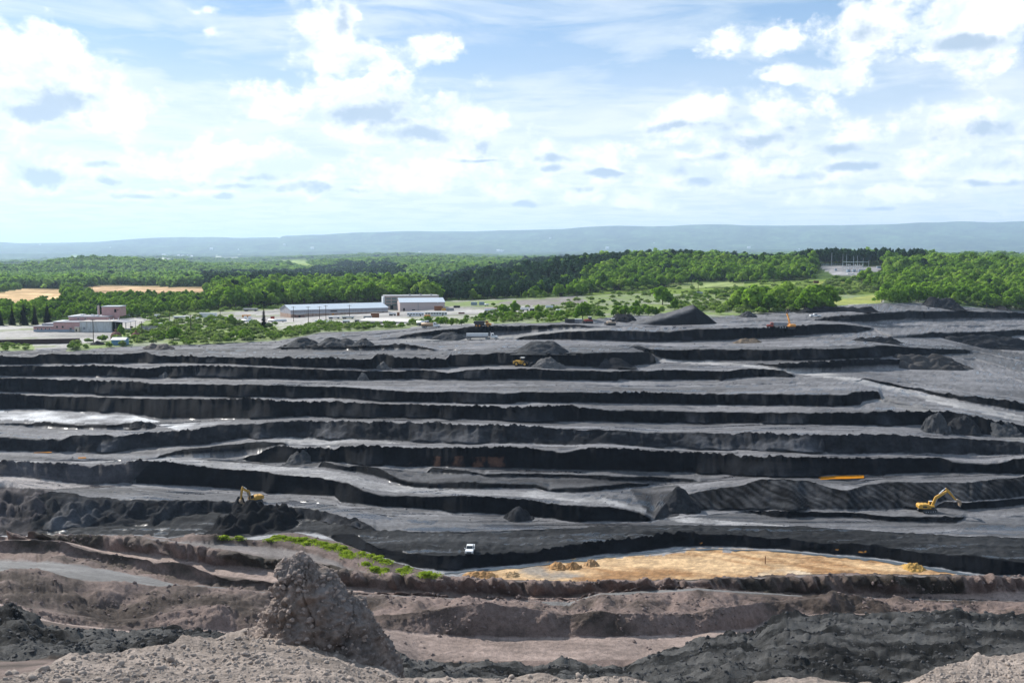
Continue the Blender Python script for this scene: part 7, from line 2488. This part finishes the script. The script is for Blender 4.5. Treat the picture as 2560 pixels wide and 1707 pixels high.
def sheet(upper, lower, mat, lift=0.08, n=40, wob=0.0):
    us = np.linspace(max(upper[0][0], lower[0][0]), min(upper[-1][0], lower[-1][0]), n)
    vu = np.interp(us, [q[0] for q in upper], [q[1] for q in upper])
    vl = np.interp(us, [q[0] for q in lower], [q[1] for q in lower])
    vl = vl + wob * fbm(us / 9, us * 0, us * 0, 3)
    A = [gp(u, v) for u, v in zip(us, vu)]
    Bp = [gp(u, v) for u, v in zip(us, vl)]
    z = float(np.median([q.z for q in A + Bp])) + lift
    V = [(q.x, q.y, z) for q in A] + [(q.x, q.y, z) for q in Bp]
    o = MB().add(V, [(i, i + n, i + n + 1, i + 1) for i in range(n - 1)]).obj('water', mat)
    o['kind'] = 'structure'
    return o


sheet([(1096, 1433), (1213, 1423), (1289, 1416), (1366, 1408), (1519, 1389), (1660, 1377), (1775, 1371), (1966, 1377), (2081, 1389), (2196, 1398), (2310, 1416), (2425, 1435), (2470, 1440)],
      [(1096, 1437), (1213, 1427), (1289, 1421), (1366, 1413), (1519, 1394), (1660, 1381), (1775, 1374), (1966, 1380), (2081, 1393), (2196, 1403), (2310, 1423), (2425, 1440), (2470, 1443)], WATER, 0.10, 90, 3.0)
sheet([(1975, 1192.4), (2160, 1189.8)], [(1975, 1193), (2005, 1195.5), (2050, 1198.5), (2120, 1201), (2160, 1196)], OCHREW, 0.15, 30)
sheet([(70, 1130.4), (129, 1131)], [(70, 1131.6), (129, 1133.2)], OCHREW, 0.15, 10)
sheet([(195, 1143.5), (215, 1143.5)], [(195, 1146), (215, 1146)], OCHREW, 0.15, 6)
for q in ([(1810, 1356.5), (1845, 1358)], [(1985, 1369), (2008, 1371)], [(2040, 1372), (2062, 1374.5)], [(2140, 1376), (2168, 1380)]):
    pass

# bright young plants on the ridge over the pit
YP = [(1752, 486), (1790, 480), (1822, 472), (1850, 478), (1900, 482), (1980, 488), (2030, 500), (2080, 508), (2120, 518), (2180, 532), (2230, 545), (2290, 595), (2270, 580), (1960, 500), (2000, 510), (2150, 540), (1460, 475), (1570, 480)]
YG = [(20, 528), (60, 543), (110, 592), (90, 580), (200, 578), (250, 592), (300, 608), (340, 627), (370, 632), (230, 645), (480, 680), (470, 700), (600, 708), (640, 712), (670, 720), (620, 722), (290, 680), (330, 690)]
WPTS = [(x * .38265, 1160 + y * .38265) for x, y in YP] + [(830 + x * .38265, 1160 + y * .38265) for x, y in YG]
for u0_, v0_ in list(WPTS):
    for _ in range(2):
        WPTS.append((u0_ + RNG.uniform(-9, 9), v0_ + RNG.uniform(-3.5, 3.5)))
for i, (u, v) in enumerate(WPTS):
    p = gp(u, v + 3)
    h = RNG.uniform(0.3, 0.65)
    o = add_plant('young_plant', YOUNG[i % 2], p, h, RNG.uniform(1.2, 2.2), RNG.uniform(0, 6))
    if u < 760:
        tag(o, 'bright green weed tuft on the knoll above the wet hole', 'plant', 'weeds on the knoll above the wet hole')
    elif u < 900:
        tag(o, 'bright green weed tuft on the spoil ridge right of the knoll', 'plant', 'weeds on the spoil ridge right of the knoll')
    else:
        tag(o, 'bright green weed tuft on the spoil ridge near the pond tip', 'plant', 'weeds on the spoil ridge near the pond tip')


# low weeds between the tufts
VW, QW, NW = [], [], []
k_ = 0
for _ in range(1500):
    i_ = RNG.integers(0, 36)
    u_, v_ = WPTS[i_]
    p = gp(u_ + RNG.normal() * 9, v_ + 4 + RNG.normal() * 3.0)
    for _j in range(5):
        c = np.array(p) + RNG.normal(size=3) * np.array([0.22, 0.22, 0.03]) + np.array([0, 0, 0.10])
        n_ = RNG.normal(size=3) + np.array([0, 0, 1.2])
        n_ /= np.linalg.norm(n_)
        a_ = np.cross(n_, RNG.normal(size=3))
        a_ /= np.linalg.norm(a_)
        b_ = np.cross(n_, a_)
        s_ = RNG.uniform(0.07, 0.17)
        VW += [c - a_ * s_, c - b_ * s_ * 0.6, c + a_ * s_, c + b_ * s_ * 0.6]
        QW.append((k_, k_ + 1, k_ + 2, k_ + 3))
        k_ += 4
me = np_mesh('weeds', np.array(VW), np.array(QW))
me.materials.append(LEAFY)
tag(link(bpy.data.objects.new('weeds', me)), 'low yellow green weeds growing along the spoil ridge', None, None, 'stuff')

# ---------------------------------------------------------------- the earth spire and the stones in front
DIRT = ground_mat('spire_earth', 1.3, 9.0, 0.8, 0.12)


def spire():
    d0 = 26.5
    prof = [(1388, 742, 750), (1394, 732, 760), (1400, 722, 768), (1408, 708, 780), (1416, 696, 792), (1424, 688, 802), (1445, 684, 832), (1470, 681, 850), (1495, 674, 878), (1515, 668, 902), (1532, 662, 920), (1548, 655, 931), (1575, 640, 942), (1600, 615, 950), (1630, 590, 962), (1660, 560, 980), (1700, 520, 1010), (1760, 480, 1050)]
    nr, nc = 130, 190
    vs = np.linspace(1388, 1760, nr)
    L = np.interp(vs, [q[0] for q in prof], [q[1] for q in prof])
    Rr = np.interp(vs, [q[0] for q in prof], [q[2] for q in prof])
    m = slope_of(vs)
    z = ZC + m * d0
    k = d0 / FPX / (CP + (853.5 - vs) / FPX * SP)
    mid_ = (L + Rr) / 2
    L, Rr = mid_ - (mid_ - L) * 0.95, mid_ + (Rr - mid_) * 0.95
    xl, xr = (L - 1280) * k, (Rr - 1280) * k
    cx, rx = (xl + xr) / 2, (xr - xl) / 2
    ry = rx * 0.75
    th = np.linspace(0, 2 * np.pi, nc, endpoint=False)
    T, K = np.meshgrid(th, np.arange(nr))
    ct, st = np.cos(T), np.sin(T)
    X = cx[K] + rx[K] * ct
    Y = d0 + ry[K] * st + 0.15 * (1392 - vs[K]) * 0 + 0.25
    Z = z[K] + 0 * X
    # rough, lumpy earth
    nx, ny = ct, st
    n1 = fbm(X / 0.9, Y / 0.9, Z / 0.9, 4, 0.55)
    b1 = np.abs(fbm(X / 0.45 + 9, Y / 0.45, Z / 0.45, 4, 0.6)) * 2.2 - 0.5
    b2 = np.abs(fbm(X / 0.14 + 3, Y / 0.14, Z / 0.14, 3, 0.6)) * 2.2 - 0.5
    env = np.clip((K + 2) / 14.0, 0.12, 1)
    cr = np.clip(0.10 - np.abs(fbm(X / 0.8 + 2, Y / 0.8, Z / 1.5, 3, 0.6)), 0, 1)
    dd = (n1 * 0.20 + b1 * 0.085 + b2 * 0.030 - cr * 1.3) * env
    X = X + nx * dd
    Y = Y + ny * dd
    Z = Z + (b1 * 0.05 + b2 * 0.03) * env
    V = np.stack([X, Y, Z], -1).reshape(-1, 3)
    i = np.arange(nr - 1)[:, None] * nc + np.arange(nc)[None, :]
    j = np.arange(nr - 1)[:, None] * nc + (np.arange(nc)[None, :] + 1) % nc
    Q = np.stack([i + nc, j + nc, j, i], -1).reshape(-1, 4)
    top = len(V)
    V = np.concatenate([V, [[cx[0], d0 + 0.25, z[0] + 0.10]]])
    org = np.array([cx[0], d0, z[-1]])
    tris = [(a, (a + 1) % nc, top, top) for a in range(nc)]
    me = np_mesh('earth_spire', V - org, np.concatenate([Q, np.array([(a, b, c, c) for a, b, c, _ in tris])]) if False else Q)
    cap = bpy.data.meshes.new('x') if False else None
    ca = me.color_attributes.new('Col', 'FLOAT_COLOR', 'POINT')
    nn = fbm(V[:, 0] / 0.5, V[:, 1] / 0.5, V[:, 2] / 0.5, 5, 0.6)
    g = np.clip(fbm(V[:, 0] / 1.1 + 4, V[:, 1] / 1.1, V[:, 2] / 1.6, 3) * 2.5 - 0.1, 0, 1)[:, None]
    c4 = np.ones((len(V), 4), np.float32)
    base = np.array((.185, .145, .124)) * (1 + 0.4 * nn[:, None])
    c4[:, :3] = base * (1 - 0.5 * g) + np.array((.11, .11, .115)) * 0.5 * g
    ca.data.foreach_set('color', c4.ravel()[:len(me.vertices) * 4])
    me.materials.append(DIRT)
    root = thing('earth_spire', 'tall lumpy spire of brown earth rising from the rubble in front', 'earth spire', Vector(org))
    o = link(bpy.data.objects.new('spire_body', me), root)
    return root, V, org, (cx, rx, ry, z, d0)


ROOT_SPIRE, SPV, SPO, SPR = spire()


def stone_mesh(seed, sub=2):
    import bmesh
    bm = bmesh.new()
    bmesh.ops.create_icosphere(bm, subdivisions=sub, radius=1.0)
    rng = np.random.default_rng(seed)
    V = np.array([v.co[:] for v in bm.verts])
    off = rng.uniform(0, 50, 3)
    n = fbm(V[:, 0] * 1.1 + off[0], V[:, 1] * 1.1 + off[1], V[:, 2] * 1.1 + off[2], 3, 0.55)
    V = V * (1 + 0.42 * n)[:, None] * np.array([1.0, rng.uniform(0.7, 1.0), rng.uniform(0.6, 0.85)])
    F = np.array([[v.index for v in f.verts] for f in bm.faces])
    bm.free()
    return V, F


STV = [stone_mesh(s, 2) for s in range(5)]
STL = [stone_mesh(s + 20, 1) for s in range(4)]
STONE = plain('pale_stone', (.29, .245, .215), 0.92, 0.12, 0, 0.3, 2.0, ((.16, .14, .13), 0.5))
STONED = plain('coal_lump', (.050, .050, .052), 0.85, 0.2, 0, 0.45, 2.0)


def joined(name, protos, P, S_, mat, parent=None):
    Vs, Fs, k = [], [], 0
    for i in range(len(P)):
        V, F = protos[i % len(protos)]
        a = RNG.uniform(0, 6.28)
        ca, sa = math.cos(a), math.sin(a)
        V = V * S_[i]
        V = np.stack([V[:, 0] * ca - V[:, 1] * sa, V[:, 0] * sa + V[:, 1] * ca, V[:, 2]], 1) + P[i]
        Vs.append(V)
        Fs.append(F + k)
        k += len(V)
    me = np_mesh(name, np.concatenate(Vs), np.concatenate(Fs), False)
    me.materials.append(mat)
    return link(bpy.data.objects.new(name, me), parent)


# pebbles stuck to the spire: one part
sel = RNG.choice(len(SPV) - 1, 1500, replace=False)
PP, SS = [], []
for i in sel:
    q = SPV[i]
    PP.append(q - SPO)
    SS.append(0.016 + 0.085 * RNG.random() ** 3)
o = joined('pebbles', STL, np.array(PP), SS, plain('spire_stone', (.27, .22, .195), 0.92, 0.1, 0, 0.3, 2.0), ROOT_SPIRE)
o['kind'] = 'stuff'

# the 300 stones that show largest are objects, the rest is one mass
smesh = []
for V, F in STV:
    me = np_mesh('stone', V, F, True)
    me.materials.append(STONE)
    smesh.append(me)


def in_rubble():
    for _ in range(200):
        u = RNG.uniform(-120, 2680)
        vr = float(np.interp(u, [q[0] for q in RUBC], [q[1] for q in RUBC]))
        if 1010 < u < 1700 and RNG.random() < 0.0:
            continue
        v = vr + 2 + RNG.random() ** 0.8 * (1800 - vr)
        if v > 1706 and RNG.random() < 0.9:
            continue
        if v > 1760:
            continue
        return u, v
    return 300, 1690


big = []
for (x, y, r) in [(290, 1335, 34), (210, 1395, 36), (60, 1365, 34), (100, 1360, 30), (430, 1410, 34), (690, 1272, 24), (790, 1300, 30), (860, 1258, 22), (1045, 1330, 34), (1195, 1188, 22), (1110, 1270, 30), (1380, 1385, 24), (1600, 1095, 22), (1440, 1140, 18), (540, 1360, 30), (820, 1410, 32),
                  (1010, 1235, 18), (1680, 1290, 26), (1500, 1300, 22), (1260, 1245, 20), (480, 1265, 26), (560, 1262, 22), (1490, 1350, 24), (2290, 1395, 26), (1760, 1075, 26), (1820, 1160, 30), (1900, 1140, 20)]:
    big.append((x * .38265, 1160 + y * .38265, r * .38265))
for (x, y, r) in [(120, 1400, 24), (1620, 1385, 30), (1660, 1395, 22), (760, 1400, 26), (1170, 1390, 26), (1290, 1385, 22), (960, 1405, 22), (400, 1415, 24), (1880, 1410, 24), (550, 1418, 18)]:
    big.append((830 + x * .38265, 1160 + y * .38265, r * .38265))
for _ in range(300 - len(big)):
    u, v = in_rubble()
    big.append((u, v, RNG.uniform(3.0, 8.5)))
for i, (u, v, r) in enumerate(big):
    p = gp(u, min(v + r * 0.4, 1790))
    rad = r * mpp(p)
    o = link(bpy.data.objects.new('stone', smesh[i % 5]))
    o.location = p + Vector((0, 0, rad * 0.25))
    o.scale = (rad, rad, rad)
    o.rotation_euler = (RNG.uniform(-0.5, 0.5), RNG.uniform(-0.5, 0.5), RNG.uniform(0, 6.28))
    where = next(t_ for lim, t_ in ((110, 'in the lower left photo corner'), (230, 'on the rubble below the black heap edge'), (350, 'on the rubble below the brown hollow'), (480, 'on the rubble crest left of the spire'), (600, 'on the rubble just left of the earth spire'),
                                   (760, 'at the left foot of the earth spire'), (900, 'in the shade of the earth spire'), (1040, 'at the right foot of the earth spire'), (1250, 'along the bottom edge right of the spire'), (1500, 'along the bottom edge below the haul road'),
                                   (1800, 'along the bottom edge below the black heap'), (2350, 'at the left tip of the pale right corner mound'), (9999, 'on the pale mound in the right corner')) if u < lim)
    size = 'large rounded' if r > 9 else ('middling' if r > 5.5 else 'small')
    tag(o, size + ' pale stone ' + where, 'stone', 'stones ' + where)
PP, SS = [], []
for _ in range(5200):
    u, v = in_rubble()
    p = gp(u, v)
    PP.append(p)
    SS.append((0.8 + 7.0 * RNG.random() ** 4) * mpp(p))
o = joined('gravel', STL, np.array(PP), SS, STONE)
tag(o, 'loose small stones covering the rubble in the foreground', None, None, 'stuff')

# coal lumps on the dark heaps
PP, SS = [], []
_d = np.isin(rowtag, ['dark', 'hid'])
rr_ = np.where(rowtag == 'dark')[0]
for _ in range(8500):
    r_ = RNG.choice(rr_)
    c_ = RNG.integers(60, NU - 60)
    q = ROWP[r_, c_]
    if PU[r_, c_] > 600 and PU[r_, c_] < 960 and RNG.random() < 0.5:
        continue
    PP.append(q)
    SS.append((1.2 + 7.0 * RNG.random() ** 3.5) * q[1] / FPX)
o = joined('coal_lumps', STL, np.array(PP), SS, STONED)
tag(o, 'loose dark coal lumps strewn over the dark heaps in front', None, None, 'stuff')

# clods and stones on the brown spoil banks
rr_ = np.where(np.isin(rowtag, ['brown', 'berm', 'green', 'flatgrey', 'road']) & (ROWK < NBANK))[0]
PP, SS = [], []
CLOD = plain('spoil_clod', (.16, .125, .115), 0.95, 0.1, 0, 0.45, 1.0)
for _ in range(9500):
    r_ = RNG.choice(rr_)
    c_ = RNG.integers(60, NU - 60)
    if rowtag[r_] in ('road', 'flatgrey') and RNG.random() < 0.85:
        continue
    q = ROWP[r_, c_]
    if fbm(np.array([q[0] / 8]), np.array([q[1] / 8]), np.array([0.0]), 2)[0] < -0.1:
        continue
    PP.append(q)
    SS.append((0.8 + 6.5 * RNG.random() ** 5) * q[1] / FPX)
o = joined('clods', STL, np.array(PP), SS, CLOD)
tag(o, 'loose brown clods scattered over the spoil banks', None, None, 'stuff')

# broken coal along the benches and under the faces
PP, SS = [], []
ks = [k for k in range(NBANK + 1, NPIT) if STRIPS[k][0].startswith('flat') or STRIPS[k][0] == 'rubble']
rset = {k: np.where(ROWK == k)[0] for k in ks}
for _ in range(5200):
    k = ks[RNG.integers(len(ks))]
    r_ = rset[k]
    t_ = RNG.random() ** 2.2 * 0.5
    if RNG.random() < 0.5:
        t_ = 1 - t_ * 0.6
    r_ = r_[min(int(t_ * len(r_)), len(r_) - 1)]
    c_ = RNG.integers(70, NU - 70)
    q = ROWP[r_, c_]
    if fbm(np.array([q[0] / 20]), np.array([float(k)]), np.array([0.0]), 2)[0] < 0.0:
        continue
    PP.append(q)
    SS.append((0.5 + 2.2 * RNG.random() ** 4) * q[1] / FPX)
o = joined('broken_coal', STL, np.array(PP), SS, STONED)
tag(o, 'broken coal scattered along the benches of the pit', None, None, 'stuff')

# ---------------------------------------------------------------- haze
def build_haze():
    m = bpy.data.materials.new('haze_air')
    m.use_nodes = True
    nt = m.node_tree
    nt.nodes.clear()
    v = nt.nodes.new('ShaderNodeVolumePrincipled')
    v.inputs['Color'].default_value = (0.58, 0.76, 1.0, 1)
    v.inputs['Density'].default_value = 3.8e-5
    v.inputs['Anisotropy'].default_value = 0.25
    o = nt.nodes.new('ShaderNodeOutputMaterial')
    nt.links.new(v.outputs[0], o.inputs['Volume'])
    x, y0, y1, z0, z1 = 48000, -2500, 63000, float(ROWP[..., 2].min()) - 1.0, float(ROWP[..., 2].max()) + 135
    V = [(sx * x, y, z) for z in (z0, z1) for y in (y0, y1) for sx in (-1, 1)]
    Fc = [(0, 2, 3, 1), (4, 5, 7, 6), (0, 1, 5, 4), (2, 6, 7, 3), (0, 4, 6, 2), (1, 3, 7, 5)]
    me = bpy.data.meshes.new('haze')
    me.from_pydata(V, [], Fc)
    me.materials.append(m)
    o = link(bpy.data.objects.new('haze', me))
    o['kind'] = 'stuff'
    o['label'] = 'pale blue summer haze over the valley and far hills'


build_haze()
